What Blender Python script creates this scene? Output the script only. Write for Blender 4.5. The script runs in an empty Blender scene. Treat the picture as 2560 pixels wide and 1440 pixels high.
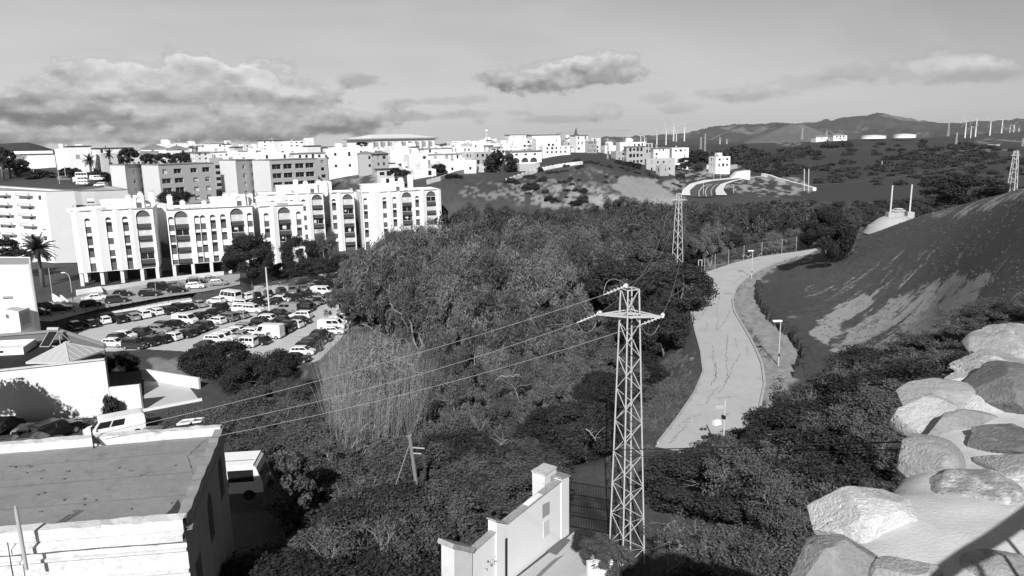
import bpy, bmesh, math, random
import numpy as np
from mathutils import Vector, Matrix
from mathutils.geometry import tessellate_polygon
random.seed(7); RNG = np.random.default_rng(7)
C = bpy.context.scene.collection
# ------------------------------------------------------------------ camera, sky, sun, exposure
F = 1850.0; PITCH = math.atan(370 / F); ROLL = 0.02
cam_d = bpy.data.cameras.new("camera"); cam = bpy.data.objects.new("camera", cam_d); C.objects.link(cam)
cam_d.sensor_width = 36; cam_d.lens = 36 * F / 2560; cam_d.clip_start = 0.1; cam_d.clip_end = 30000
cam.matrix_world = Matrix.Rotation(math.pi / 2 - PITCH, 4, 'X') @ Matrix.Rotation(-ROLL, 4, 'Z')
bpy.context.scene.camera = cam
sc = bpy.context.scene
sc.view_settings.view_transform = 'Standard'; sc.view_settings.look = 'None'
sc.view_settings.exposure = 0.28; sc.view_settings.gamma = 1.0
SUN_EL = math.radians(34); SUN_AZ = math.radians(185)      # compass bearing of the sun, camera looks along +Y
sun_d = bpy.data.lights.new("sun", 'SUN'); sun_d.energy = 4.6; sun_d.angle = math.radians(0.5)
sun = bpy.data.objects.new("sun", sun_d); C.objects.link(sun)
SV = Vector((math.sin(SUN_AZ) * math.cos(SUN_EL), math.cos(SUN_AZ) * math.cos(SUN_EL), math.sin(SUN_EL)))
sun.rotation_euler = SV.to_track_quat('Z', 'Y').to_euler(); sun.location = (0, -20, 60)

def ray(px, py):
    u = px - 1280; v = 720 - py; c, s = math.cos(ROLL), math.sin(ROLL)
    u, v = u * c + v * s, -u * s + v * c
    Y = F * math.cos(PITCH) + v * math.sin(PITCH); Z = -F * math.sin(PITCH) + v * math.cos(PITCH)
    return Vector((u / Y, 1, Z / Y))
def aty(px, py, y): return ray(px, py) * y
def atz(px, py, z): r = ray(px, py); return r * (z / r.z)
def proj(x, y, z):
    f = y * math.cos(PITCH) - z * math.sin(PITCH); v = y * math.sin(PITCH) + z * math.cos(PITCH)
    u = x / f * F; v = v / f * F; c, s = math.cos(ROLL), math.sin(ROLL)
    return 1280 + u * c - v * s, 720 - (u * s + v * c)

world = bpy.data.worlds.new("World"); sc.world = world; world.use_nodes = True
nt = world.node_tree; nt.nodes.clear()
class N:
    """tiny node-expression helper"""
    def __init__(s, nt): s.nt = nt
    def m(s, op, a, b=None, c=None, clamp=False):
        n = s.nt.nodes.new('ShaderNodeMath'); n.operation = op; n.use_clamp = clamp
        for i, x in enumerate((a, b, c)):
            if x is None: continue
            if isinstance(x, (int, float)): n.inputs[i].default_value = x
            else: s.nt.links.new(x, n.inputs[i])
        return n.outputs[0]
    def noise(s, vec, scale, detail=5, rough=.55, dist=0):
        n = s.nt.nodes.new('ShaderNodeTexNoise'); n.inputs['Scale'].default_value = scale
        n.inputs['Detail'].default_value = detail; n.inputs['Roughness'].default_value = rough
        n.inputs['Distortion'].default_value = dist
        s.nt.links.new(vec, n.inputs['Vector']); return n.outputs['Fac']
    def comb(s, x, y, z):
        n = s.nt.nodes.new('ShaderNodeCombineXYZ')
        for i, v in enumerate((x, y, z)):
            if isinstance(v, (int, float)): n.inputs[i].default_value = v
            else: s.nt.links.new(v, n.inputs[i])
        return n.outputs[0]
n = N(nt)
sky = nt.nodes.new('ShaderNodeTexSky'); sky.sky_type = 'NISHITA'; sky.sun_disc = False
sky.sun_elevation = SUN_EL; sky.sun_rotation = SUN_AZ; sky.air_density = 1.0; sky.dust_density = 1.5
bw = nt.nodes.new('ShaderNodeRGBToBW'); nt.links.new(sky.outputs[0], bw.inputs[0])
tc = nt.nodes.new('ShaderNodeTexCoord'); sp = nt.nodes.new('ShaderNodeSeparateXYZ'); nt.links.new(tc.outputs['Generated'], sp.inputs[0])
az = n.m('ARCTAN2', sp.outputs[0], sp.outputs[1]); el = n.m('ARCSINE', sp.outputs[2])
def sky_ae(px, py):
    r = ray(px, py).normalized(); return math.atan2(r.x, r.y), math.asin(r.z)
wob = n.noise(n.comb(az, n.m('MULTIPLY', el, 1.6), 0.3), 16, 5, .55)
wob2 = n.noise(n.comb(az, n.m('MULTIPLY', el, 2.0), 3.3), 46, 5, .62)
fine = n.m('ADD', n.m('MULTIPLY', n.m('SUBTRACT', wob, .5), 2.2), n.m('MULTIPLY', n.m('SUBTRACT', wob2, .5), 1.3))
wob3 = n.noise(n.comb(az, n.m('MULTIPLY', n.m('SUBTRACT', el, .012), 1.6), .3), 16, 5, .55)
rimn = n.m('MULTIPLY', n.m('SUBTRACT', wob3, wob), 3.0)   # sunlit upper sides of the billows
# (px, py, half width px, half height px, darkness of the base 0..1, density)
CL = [(250, 205, 120, 46, .4, 1), (340, 175, 90, 34, .25, .9), (450, 180, 90, 52, .3, 1), (640, 200, 90, 44, .25, .95), (700, 235, 90, 30, .5, .8), (740, 245, 130, 45, .55, .8), (430, 232, 330, 42, .55, .8),
      (100, 300, 380, 28, .9, 1), (120, 285, 200, 30, .7, .8), (520, 300, 420, 40, .6, .85), (420, 330, 620, 24, .85, 1), (200, 345, 500, 22, .95, 1.1), (10, 275, 70, 28, .8, .8),
      (110, 236, 50, 16, .6, .4), (900, 203, 75, 20, .8, .42),
      (1430, 183, 210, 42, .5, 1.0), (1540, 172, 90, 36, .4, .8), (1310, 190, 130, 26, .7, .8),
      (2340, 165, 150, 34, .25, .7), (2450, 175, 120, 26, .4, .5), (2150, 180, 130, 18, .7, .25), (1880, 235, 95, 20, .4, .5),
      (1515, 278, 55, 22, .35, .7), (1640, 245, 80, 16, .5, .35), (1700, 268, 60, 15, .5, .35), (1780, 232, 60, 14, .5, .3),
      (1050, 292, 260, 18, .75, .4), (1380, 300, 160, 12, .7, .3), (1140, 252, 120, 12, .6, .25), (980, 262, 60, 14, .7, .3), (2010, 205, 90, 22, .8, .18)]
dens = 0.0; shade = 0.0
for (px, py, wx, wy, dk, st) in CL:
    a0, e0 = sky_ae(px, py); wa = wx / F; we = wy / F
    da = n.m('DIVIDE', n.m('SUBTRACT', az, a0), wa)
    de = n.m('DIVIDE', n.m('SUBTRACT', el, e0), we)
    r2 = n.m('ADD', n.m('MULTIPLY', da, da), n.m('MULTIPLY', de, de))
    f = n.m('SUBTRACT', 1.05, n.m('SQRT', r2))
    f = n.m('ADD', f, n.m('MULTIPLY', fine, .95))
    f = n.m('MULTIPLY', f, 2.3 if wx < 250 and st > .75 else 1.4, clamp=True); f = n.m('MULTIPLY', n.m('MULTIPLY', f, f), n.m('SUBTRACT', 3, n.m('MULTIPLY', f, 2)))
    f = n.m('MULTIPLY', f, st, clamp=True)
    # brightness: bright top, grey base
    b = n.m('ADD', n.m('ADD', n.m('MULTIPLY', de, .5), .50), rimn, clamp=True)
    b = n.m('MULTIPLY', n.m('SUBTRACT', 1, n.m('MULTIPLY', n.m('SUBTRACT', 1, b), min(1, dk * 1.25))), 1.0 - .34 * dk)
    shade = n.m('ADD', n.m('MULTIPLY', shade, n.m('SUBTRACT', 1, f)), n.m('MULTIPLY', b, f))
    dens = n.m('ADD', n.m('MULTIPLY', dens, n.m('SUBTRACT', 1, f)), f)
thin = n.noise(n.comb(n.m('MULTIPLY', az, 1.0), n.m('MULTIPLY', el, 3.5), 7.1), 2.2, 6, .6, .4)
SKYK = 0.067
base = n.m('MULTIPLY', bw.outputs[0], SKYK)
lift = n.m('MULTIPLY', n.m('SUBTRACT', thin, .48), .22)
# compress the bright belt near the horizon a little, add the high thin veil
base = n.m('ADD', n.m('MULTIPLY', base, .30), n.m('ADD', .315, lift))
base = n.m('SUBTRACT', base, n.m('MULTIPLY', n.m('ADD', az, .1), .10))
base = n.m('SUBTRACT', base, n.m('MULTIPLY', n.m('MINIMUM', n.m('MAXIMUM', el, 0.0), .2), 1.0))
cl = n.m('ADD', n.m('MULTIPLY', n.m('POWER', shade, 1.6), .62), .15)
col = n.m('ADD', n.m('MULTIPLY', base, n.m('SUBTRACT', 1, dens)), n.m('MULTIPLY', cl, 1.0))
bg = nt.nodes.new('ShaderNodeBackground'); out = nt.nodes.new('ShaderNodeOutputWorld')
nt.links.new(col, bg.inputs[0]); bg.inputs[1].default_value = 1.0
nt.links.new(bg.outputs[0], out.inputs[0])
# the sky high above the frame is deep blue, dark on this black-and-white plate
hi = n.m('SUBTRACT', 1, n.m('MULTIPLY', n.m('SUBTRACT', el, .18), 1.6), clamp=True)
col = n.m('MULTIPLY', col, n.m('MAXIMUM', hi, .30))
nt.links.new(n.m('MULTIPLY', col, 10.0), bg.inputs[0]); bg.inputs[1].default_value = 0.1
# ------------------------------------------------------------------ materials (the photograph is black and white: all greys)
MATS = {}
def mat(name, v, var=.12, scale=1.0, rough=.85, bump=0.0, bscale=None, v2=None, thr=None, attr=None, metal=0, spec=.3, obj=False, objvar=0, stretch=None, trans=0, alpha=None, soft=14, streaks=False):
    """grey procedural material: value v, broad + fine noise, optional second tone v2 in noise patches above thr"""
    if name in MATS: return MATS[name]
    m = bpy.data.materials.new(name); m.use_nodes = True; t = m.node_tree; h = N(t)
    p = t.nodes['Principled BSDF']; tcn = t.nodes.new('ShaderNodeTexCoord')
    src = tcn.outputs['Object']
    if not obj:
        g = t.nodes.new('ShaderNodeNewGeometry'); src = g.outputs['Position']
    if stretch:
        mp = t.nodes.new('ShaderNodeMapping'); mp.inputs['Scale'].default_value = stretch; t.links.new(src, mp.inputs[0]); src = mp.outputs[0]
    n1 = h.noise(src, scale, 6, .6); n2 = h.noise(src, scale * 7.3, 4, .6)
    val = v
    if attr:
        a = t.nodes.new('ShaderNodeAttribute'); a.attribute_name = attr; val = a.outputs['Fac']
    k = h.m('ADD', h.m('MULTIPLY', h.m('SUBTRACT', n1, .5), 2.4 * var), h.m('MULTIPLY', h.m('SUBTRACT', n2, .5), 1.6 * var))
    val = h.m('MULTIPLY', h.m('ADD', 1.0, k), val)
    if v2 is not None:
        n3 = h.noise(src, scale * 2.1, 8, .68, .3)
        w = h.m('MULTIPLY', h.m('SUBTRACT', n3, thr), soft, clamp=True)
        mx = t.nodes.new('ShaderNodeMix'); mx.data_type = 'FLOAT'
        t.links.new(w, mx.inputs[0]); t.links.new(val, mx.inputs[2])
        v2n = h.m('MULTIPLY', h.m('ADD', 1.0, k), v2); t.links.new(v2n, mx.inputs[3]); val = mx.outputs[0]
    if streaks:   # bare soil showing in runs down the slope where the 'soil' attribute is high
        a2 = t.nodes.new('ShaderNodeAttribute'); a2.attribute_name = 'soil'
        m1 = t.nodes.new('ShaderNodeMapping'); m1.inputs['Rotation'].default_value = (0, 0, math.radians(-30)); t.links.new(src, m1.inputs[0])
        m2 = t.nodes.new('ShaderNodeMapping'); m2.inputs['Scale'].default_value = (.22, 1.5, .5); t.links.new(m1.outputs[0], m2.inputs[0])
        sA = h.noise(m2.outputs[0], .55, 7, .68, .4); sB = h.noise(src, 1.7, 5, .7)
        s_ = h.m('ADD', h.m('MULTIPLY', sA, .72), h.m('MULTIPLY', sB, .28)); w2 = h.m('MULTIPLY', h.m('ADD', s_, h.m('SUBTRACT', h.m('MULTIPLY', a2.outputs['Fac'], .36), .70)), 16, clamp=True)
        mx2 = t.nodes.new('ShaderNodeMix'); mx2.data_type = 'FLOAT'; t.links.new(w2, mx2.inputs[0]); t.links.new(val, mx2.inputs[2]); t.links.new(h.m('MULTIPLY', h.m('ADD', .75, h.m('MULTIPLY', sB, .5)), .27), mx2.inputs[3]); val = mx2.outputs[0]
    if objvar:
        oi = t.nodes.new('ShaderNodeObjectInfo')
        val = h.m('MULTIPLY', val, h.m('ADD', 1 - objvar, h.m('MULTIPLY', oi.outputs['Random'], 2 * objvar)))
    cc = t.nodes.new('ShaderNodeCombineColor')
    for i in range(3): t.links.new(val, cc.inputs[i])
    t.links.new(cc.outputs[0], p.inputs['Base Color'])
    p.inputs['Roughness'].default_value = rough; p.inputs['Metallic'].default_value = metal
    p.inputs['Specular IOR Level'].default_value = spec
    if bump:
        b = t.nodes.new('ShaderNodeBump'); b.inputs['Strength'].default_value = min(1, bump); b.inputs['Distance'].default_value = .05 * max(1, bump)
        nb = h.noise(src, bscale or scale * 5, 6, .65); t.links.new(nb, b.inputs['Height']); t.links.new(b.outputs[0], p.inputs['Normal'])
    if trans:
        tr = t.nodes.new('ShaderNodeBsdfTranslucent'); t.links.new(cc.outputs[0], tr.inputs[0])
        mxs = t.nodes.new('ShaderNodeMixShader'); mxs.inputs[0].default_value = trans
        o = t.nodes['Material Output']; t.links.new(p.outputs[0], mxs.inputs[1]); t.links.new(tr.outputs[0], mxs.inputs[2]); t.links.new(mxs.outputs[0], o.inputs[0])
    MATS[name] = m; return m
WHITE = mat('white_render', .80, .04, .6, v2=.68, thr=.66); WHITE2 = mat('off_white_render', .66, .06, .6)
GREYW = mat('grey_render', .46, .05, .5); GREYD = mat('dark_grey_render', .26, .06, .6); PALE = mat('pale_render', .52, .05, .5)
GREYM = mat('mid_grey_render', .33, .05, .5)
DARK = mat('dark_trim', .06, .1); SPAN = mat('dark_spandrel', .095, .08, 1.5); TYMP = mat('arch_infill', .095, .05, 2)
GLASS = mat('window_glass', .02, .3, 1.5, rough=.12, spec=.6); SHUT = mat('roller_shutter', .70, .04, 3); FRAME = mat('window_frame', .6, .05)
TILE = mat('roof_tile', .2, .2, 3, bump=.6); ROOFW = mat('flat_roof', .36, .15, .6); METAL = mat('galvanised_steel', .43, .15, 4, rough=.5, spec=.5)
POLE = mat('pole_grey', .5, .1, 2, rough=.6); WOODP = mat('weathered_pole', .22, .3, 3); WIRE = mat('wire', .27, .05); WIRED = mat('dark_wire', .04, .05)
CONC = mat('concrete', .40, .12, .8, bump=.3); CONCL = mat('light_concrete', .58, .1, .6, bump=.3)
BLACK = mat('black_metal', .015, .1, rough=.5)

# ------------------------------------------------------------------ mesh helpers
ORG = {}
def tag(o, label=None, cat=None, group=None, kind=None):
    if label: o['label'] = label
    if cat: o['category'] = cat
    if group: o['group'] = group
    if kind: o['kind'] = kind
    return o
def thing(name, label, cat, loc=(0, 0, 0), group=None, rz=0):
    o = bpy.data.objects.new(name, None); C.objects.link(o); o.location = loc; o.rotation_euler = (0, 0, rz)
    o.empty_display_size = .1
    tag(o, label, cat, group); ORG[o.name] = Vector(loc); return o
class MB:
    def __init__(s): s.v = []; s.f = []
    def face(s, pts):
        b = len(s.v); s.v += [tuple(p) for p in pts]; s.f.append(tuple(range(b, b + len(pts)))); return s
    def box(s, c, d, rz=0, taper=1.0):
        b = len(s.v); cs, sn = math.cos(rz), math.sin(rz)
        for k, z in ((0, -.5), (1, .5)):
            t = 1 if k == 0 else taper
            for x, y in ((-.5, -.5), (.5, -.5), (.5, .5), (-.5, .5)):
                X = x * d[0] * t; Y = y * d[1] * t
                s.v.append((c[0] + X * cs - Y * sn, c[1] + X * sn + Y * cs, c[2] + z * d[2]))
        for f in ((3, 2, 1, 0), (4, 5, 6, 7), (0, 1, 5, 4), (1, 2, 6, 5), (2, 3, 7, 6), (3, 0, 4, 7)): s.f.append(tuple(b + i for i in f))
        return s
    def beam(s, p, q, w, h=None, up=(0, 0, 1)):
        p = Vector(p); q = Vector(q); d = (q - p); L = d.length
        if L < 1e-6: return s
        d /= L; a = d.cross(Vector(up))
        if a.length < 1e-3: a = d.cross(Vector((1, 0, 0)))
        a.normalize(); u = a.cross(d); h = h or w; b = len(s.v)
        for e in (p, q):
            for i, j in ((-1, -1), (1, -1), (1, 1), (-1, 1)): s.v.append(tuple(e + a * (w / 2 * i) + u * (h / 2 * j)))
        for f in ((3, 2, 1, 0), (4, 5, 6, 7), (0, 1, 5, 4), (1, 2, 6, 5), (2, 3, 7, 6), (3, 0, 4, 7)): s.f.append(tuple(b + i for i in f))
        return s
    def tube(s, pts, r, n=6, r2=None, caps=True):
        pts = [Vector(p) for p in pts]; r2 = r if r2 is None else r2; b0 = len(s.v); L = len(pts)
        for i, p in enumerate(pts):
            d = (pts[min(i + 1, L - 1)] - pts[max(i - 1, 0)]);
            if d.length < 1e-9: d = Vector((0, 0, 1))
            d.normalize(); a = d.cross(Vector((0, 0, 1)))
            if a.length < 1e-3: a = Vector((1, 0, 0))
            a.normalize(); u = a.cross(d); rr = r + (r2 - r) * i / max(1, L - 1)
            for k in range(n):
                t = 2 * math.pi * k / n; s.v.append(tuple(p + a * (math.cos(t) * rr) + u * (math.sin(t) * rr)))
        for i in range(L - 1):
            for k in range(n):
                a = b0 + i * n + k; c = b0 + i * n + (k + 1) % n; s.f.append((a, c, c + n, a + n))
        if caps:
            s.f.append(tuple(b0 + k for k in range(n))[::-1]); s.f.append(tuple(b0 + (L - 1) * n + k for k in range(n)))
        return s
    def prism(s, poly, z0, z1, top=True):
        """poly: CCW plan points"""
        n = len(poly); b = len(s.v)
        for z in (z0, z1):
            for p in poly: s.v.append((p[0], p[1], z))
        for i in range(n): j = (i + 1) % n; s.f.append((b + i, b + j, b + n + j, b + n + i))
        s.f.append(tuple(b + i for i in range(n))[::-1])
        if top: s.f.append(tuple(b + n + i for i in range(n)))
        return s
    def lathe(s, c, prof, n=24):
        b = len(s.v); L = len(prof)
        for r, z in prof:
            for k in range(n):
                t = 2 * math.pi * k / n; s.v.append((c[0] + r * math.cos(t), c[1] + r * math.sin(t), c[2] + z))
        for i in range(L - 1):
            for k in range(n):
                a = b + i * n + k; d = b + i * n + (k + 1) % n; s.f.append((a, d, d + n, a + n))
        s.f.append(tuple(b + k for k in range(n))[::-1]); s.f.append(tuple(b + (L - 1) * n + k for k in range(n)))
        return s
    def panel(s, p0, p1, z0, z1, holes=(), depth=.18, arch_n=10):
        """vertical wall sheet p0->p1 (outside on the right-hand side) with real openings; holes: (s0,s1,za,zb,arched)"""
        p0 = Vector((p0[0], p0[1])); p1 = Vector((p1[0], p1[1])); d = (p1 - p0); L = d.length
        if L < 1e-6: return s
        d /= L; nrm = Vector((d.y, -d.x))
        def P(a, z, o=0): q = p0 + d * a - nrm * o; return (q.x, q.y, z)
        loops = [[(0, z0), (L, z0), (L, z1), (0, z1)]]
        for (a, b, za, zb, ar) in holes:
            if ar:
                r = (b - a) / 2; zc = zb - r
                lp = [(a, za), (b, za)] + [((a + b) / 2 + r * math.cos(t), zc + r * math.sin(t)) for t in [math.pi * k / arch_n for k in range(arch_n + 1)]]
            else: lp = [(a, za), (b, za), (b, zb), (a, zb)]
            loops.append(lp[::-1])
        flat = [q for lp in loops for q in lp]
        tris = tessellate_polygon([[Vector((q[0], q[1], 0)) for q in lp] for lp in loops])
        b0 = len(s.v); s.v += [P(q[0], q[1]) for q in flat]
        for t in tris:
            (x1, y1), (x2, y2), (x3, y3) = (flat[i] for i in t)
            ar2 = (x2 - x1) * (y3 - y1) - (x3 - x1) * (y2 - y1)
            s.f.append(tuple(b0 + i for i in (t if ar2 > 0 else t[::-1])))
        for lp in loops[1:]:
            m = len(lp); b1 = len(s.v); s.v += [P(q[0], q[1]) for q in lp] + [P(q[0], q[1], depth) for q in lp]
            for i in range(m): j = (i + 1) % m; s.f.append((b1 + i, b1 + m + i, b1 + m + j, b1 + j))
        return s
    def build(s, name, m, parent=None, smooth=False):
        me = bpy.data.meshes.new(name)
        o = ORG.get(parent.name, Vector((0, 0, 0))) if parent else Vector((0, 0, 0))
        v = [(a - o.x, b - o.y, c - o.z) for a, b, c in s.v] if o.length else s.v
        me.from_pydata(v, [], s.f); me.materials.append(m)
        if smooth:
            me.polygons.foreach_set('use_smooth', [True] * len(me.polygons))
        ob = bpy.data.objects.new(name, me); C.objects.link(ob)
        if parent: ob.parent = parent
        return ob
def np_mesh(name, verts, quads, m, parent=None, smooth=False):
    me = bpy.data.meshes.new(name); nv = len(verts); nq = len(quads); k = quads.shape[1]
    me.vertices.add(nv); me.vertices.foreach_set('co', np.ascontiguousarray(verts, dtype=np.float32).ravel())
    me.loops.add(nq * k); me.loops.foreach_set('vertex_index', np.ascontiguousarray(quads, dtype=np.int32).ravel())
    me.polygons.add(nq); me.polygons.foreach_set('loop_start', np.arange(0, nq * k, k, dtype=np.int32))
    if smooth: me.polygons.foreach_set('use_smooth', np.ones(nq, dtype=bool))
    me.update(calc_edges=True); me.materials.append(m)
    ob = bpy.data.objects.new(name, me); C.objects.link(ob)
    if parent: ob.parent = parent
    return ob
def dup(root, loc, rz=0, scale=1.0, label=None, group=None, name=None):
    r = root.copy(); C.objects.link(r); r.location = loc; r.rotation_euler = (0, 0, rz)
    r.scale = (scale,) * 3 if isinstance(scale, (int, float)) else scale
    if label: r['label'] = label
    if group: r['group'] = group
    for ch in list(root.children):
        c = ch.copy(); C.objects.link(c); c.parent = r
        for g in ch.children:
            d = g.copy(); C.objects.link(d); d.parent = c
    return r

# ------------------------------------------------------------------ terrain height field
def _h(ix, iy, seed): 
    n_ = (ix.astype(np.int64) * 374761393 + iy.astype(np.int64) * 668265263 + seed * 144665) & 0x7fffffff
    n_ = (n_ ^ (n_ >> 13)) * 1274126177 & 0x7fffffff
    return ((n_ ^ (n_ >> 16)) & 0xffff) / 65535.0
def vnoise(x, y, seed=0):
    x = np.asarray(x, float); y = np.asarray(y, float)
    ix = np.floor(x); iy = np.floor(y); fx = x - ix; fy = y - iy; fx = fx * fx * (3 - 2 * fx); fy = fy * fy * (3 - 2 * fy)
    a = _h(ix, iy, seed); b = _h(ix + 1, iy, seed); c = _h(ix, iy + 1, seed); d = _h(ix + 1, iy + 1, seed)
    return (a * (1 - fx) + b * fx) * (1 - fy) + (c * (1 - fx) + d * fx) * fy - .5
def fbm(x, y, seed=0, o=4):
    s = 0; a = 1; f = 1
    for i in range(o): s = s + a * vnoise(x * f, y * f, seed + i); a *= .5; f *= 2.03
    return s
def XYZ(px, py, y): r = ray(px, py) * y; return (r.x, r.y, r.z)
CP = [(0, 2, -23), (-20, 3, -22), (20, 3, -22), (-60, 5, -22), (60, 5, -10), (5, 15, -22), (5.5, 34, -21), (0, 30, -21), (3, 37, -21.2), (-8, 28, -21), (-12, 40, -21.8), (-25, 45, -22.5),
      (-30, 43, -22.5), (-40, 50, -24), (-12, 52, -23.6), (-15, 28, -20), (-30, 25, -20), (-22, 62, -25), (-40, 62, -25), (-52, 62, -25), (-30, 85, -28.5), (-60, 85, -27), (-60, 100, -29),
      (-12, 70, -27), (-5, 55, -25), (2, 48, -22.5), (0, 70, -29), (10, 90, -30), (-12, 92, -31), (0, 130, -33), (20, 150, -31), (0, 180, -32), (-20, 110, -32), (9, 62, -24), (11, 52, -22.2), (12, 75, -25.5),
      (-100, 170, -31), (-50, 200, -31), (-20, 220, -31.5), (-70, 250, -31), (10, 215, -31), (-130, 180, -31), (-140, 140, -32),
      # the track and the near right-hand hill
      (17.9, 69.7, -21.5), (24.4, 69.2, -21.5), (27.5, 111, -21.5), (33.3, 104, -21.5), (52.7, 135, -21.5), (10.3, 49.6, -21.5), (15, 45, -20.8), (20, 55, -21.5), (29, 80, -20.5),
      (15, 28, -18.5), (20, 30, -16.5), (28, 40, -15.5), (18, 40, -20), (23, 50, -20), (12, 22, -19), (30, 30, -13), (45, 40, -9), (23, 112, -24.5), (60, 150, -24), (70, 170, -27)]
for q in [(2000, 885, 72), (1925, 740, 98), (1960, 690, 108), (2050, 650, 112), (2300, 860, 58), (2550, 800, 50), (2150, 700, 95), (2400, 650, 78), (2550, 620, 66), (2240, 562, 112), (2400, 520, 100), (2560, 482, 84),
          (2330, 770, 75), (2140, 820, 80), (2650, 440, 75), (2120, 600, 120), (2010, 640, 120),
          (2240, 590, 160), (2450, 560, 150), (2600, 540, 140), (2750, 520, 120), (2100, 640, 170), (1950, 640, 180),
          (1750, 640, 170), (1800, 600, 220), (1500, 640, 190), (1600, 580, 230), (1950, 560, 260), (2200, 540, 260), (2450, 520, 240),
          # middle hill
          (1150, 500, 245), (1250, 510, 250), (1400, 515, 250), (1550, 505, 265), (1650, 500, 300), (1350, 455, 290), (1500, 430, 310), (1450, 397, 340), (1600, 425, 345), (1250, 440, 300), (1100, 455, 270),
          (1150, 440, 300), (1250, 425, 330), (1680, 440, 350), (1750, 488, 330), (1720, 425, 420), (1800, 440, 400), (1900, 450, 400), (2000, 480, 330), (1870, 490, 300), (1830, 410, 480),
          # town hill
          (50, 478, 250), (180, 470, 250), (330, 475, 270), (200, 425, 320), (60, 428, 320), (-100, 430, 300), (450, 430, 330), (600, 430, 330), (700, 460, 290), (850, 470, 265), (900, 445, 295), (1000, 462, 270), (560, 500, 245), (420, 520, 225), (250, 520, 215), (60, 560, 225), (700, 500, 245), (900, 500, 245),
          (60, 398, 450), (500, 385, 480), (900, 380, 520), (1200, 378, 560), (1400, 372, 560), (1550, 385, 600),
          (0, 400, 700), (600, 390, 800), (1200, 385, 800), (1500, 375, 900),
          (1900, 402, 700), (1750, 395, 800), (2100, 352, 1150), (2300, 350, 1150), (2500, 354, 1250), (2100, 415, 600), (2300, 395, 650), (2500, 405, 600), (2400, 365, 900), (2250, 440, 400), (2450, 430, 420), (2050, 450, 420),
          (2300, 345, 1900), (2500, 348, 2000), (2000, 358, 1900), (1700, 362, 1900), (1300, 372, 1900), (600, 388, 1900), (0, 398, 1900)]:
    CP.append(XYZ(*q))
CP = np.array([tuple(c) for c in CP], float)
def _uv(x, y):
    r = np.sqrt(x * x + y * y) + 1e-6; return np.arctan2(x, np.maximum(y, .01)) * 3.2, np.log(r)
cu, cv = _uv(CP[:, 0], CP[:, 1]); nn = len(CP)
def _k(d2): return np.where(d2 > 1e-12, d2 * np.log(d2 + 1e-12), 0)
A = np.zeros((nn + 3, nn + 3)); A[:nn, :nn] = _k((cu[:, None] - cu) ** 2 + (cv[:, None] - cv) ** 2) + np.eye(nn) * .01
A[:nn, nn] = 1; A[:nn, nn + 1] = cu; A[:nn, nn + 2] = cv; A[nn:, :nn] = A[:nn, nn:].T
W = np.linalg.solve(A, np.concatenate([CP[:, 2], np.zeros(3)]))
def P2(l, z): return [(lambda q: (q.x, q.y))(atz(a, b, z)) for a, b in l]
LOT_PX = [(262, 884), (100, 846), (165, 826), (300, 792), (420, 765), (520, 742), (600, 722), (700, 700), (800, 686), (925, 672), (915, 730), (885, 800), (850, 850), (800, 900), (740, 925), (660, 920), (560, 905), (440, 893), (340, 893)]
LOT = P2(LOT_PX, -33)
TRK_L = [(1600, 1180), (1645, 1108), (1690, 1050), (1735, 985), (1758, 930), (1752, 880), (1738, 830), (1727, 780), (1722, 730), (1732, 705), (1765, 682), (1830, 660), (1900, 642), (1998, 629), (2040, 622)]
TRK_R = [(1790, 1180), (1850, 1085), (1900, 1020), (1912, 960), (1905, 910), (1888, 870), (1860, 820), (1836, 780), (1831, 750), (1842, 720), (1862, 700), (1895, 678), (1945, 655), (2000, 638), (2050, 630)]
TRK = P2(TRK_L + TRK_R[::-1], -21.5)
VERGE_R = [(1850, 1120), (1930, 1030), (1975, 960), (2010, 905), (2000, 870), (1965, 835), (1920, 800), (1893, 760), (1890, 720), (1905, 695), (1940, 668), (1985, 648)]
TRKW = P2(TRK_L + VERGE_R[::-1], -21.5)
UPR_PX = [(60, 800), (80, 770), (240, 730), (400, 702), (520, 690), (600, 685), (600, 712), (520, 728), (400, 745), (240, 775), (130, 805)]
UPR = P2(UPR_PX, -31.2)
PATHP = P2([(84, 815), (290, 783), (482, 754), (476, 735), (290, 762), (82, 795)], -32.4)
YARD = P2([(-160, 1110), (0, 1110), (300, 1100), (480, 1075), (500, 1040), (520, 1000), (540, 975), (470, 940), (350, 930), (200, 940), (-160, 960)], -25.0)
GATE = [(-3, 28), (1.5, 30), (8, 36), (9, 46), (3, 44), (-2, 36)]
APT = [(-150, 158), (-96, 160), (-60, 172), (-38, 192), (-42, 200), (-75, 204), (-112, 212), (-150, 214)]; APT2 = [(-75, 205), (-40, 208), (-10, 214), (-10, 238), (-75, 238)]
def inpoly(x, y, poly):
    ins = np.zeros(x.shape, bool); n_ = len(poly)
    for i in range(n_):
        x1, y1 = poly[i]; x2, y2 = poly[(i + 1) % n_]
        c = ((y1 > y) != (y2 > y)) & (x < (x2 - x1) * (y - y1) / ((y2 - y1) if y2 != y1 else 1e-9) + x1); ins ^= c
    return ins
def pdist(x, y, poly, closed=True):
    d = np.full(x.shape, 1e9); n_ = len(poly)
    for i in range(n_ if closed else n_ - 1):
        x1, y1 = poly[i]; x2, y2 = poly[(i + 1) % n_]; dx = x2 - x1; dy = y2 - y1; L = dx * dx + dy * dy + 1e-9
        t = np.clip(((x - x1) * dx + (y - y1) * dy) / L, 0, 1); d = np.minimum(d, np.hypot(x - x1 - t * dx, y - y1 - t * dy))
    return np.where(inpoly(x, y, poly), 0, d) if closed else d
FLAT = [(APT, -31.2, 8), (APT2, -32.0, 8), (LOT, -33.0, 7), (UPR, -31.2, 3.0), (TRKW, -21.5, 4.5), (YARD, -25.0, 7), (PATHP, -32.45, 1.2), (GATE, -21.0, 4)]
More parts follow.
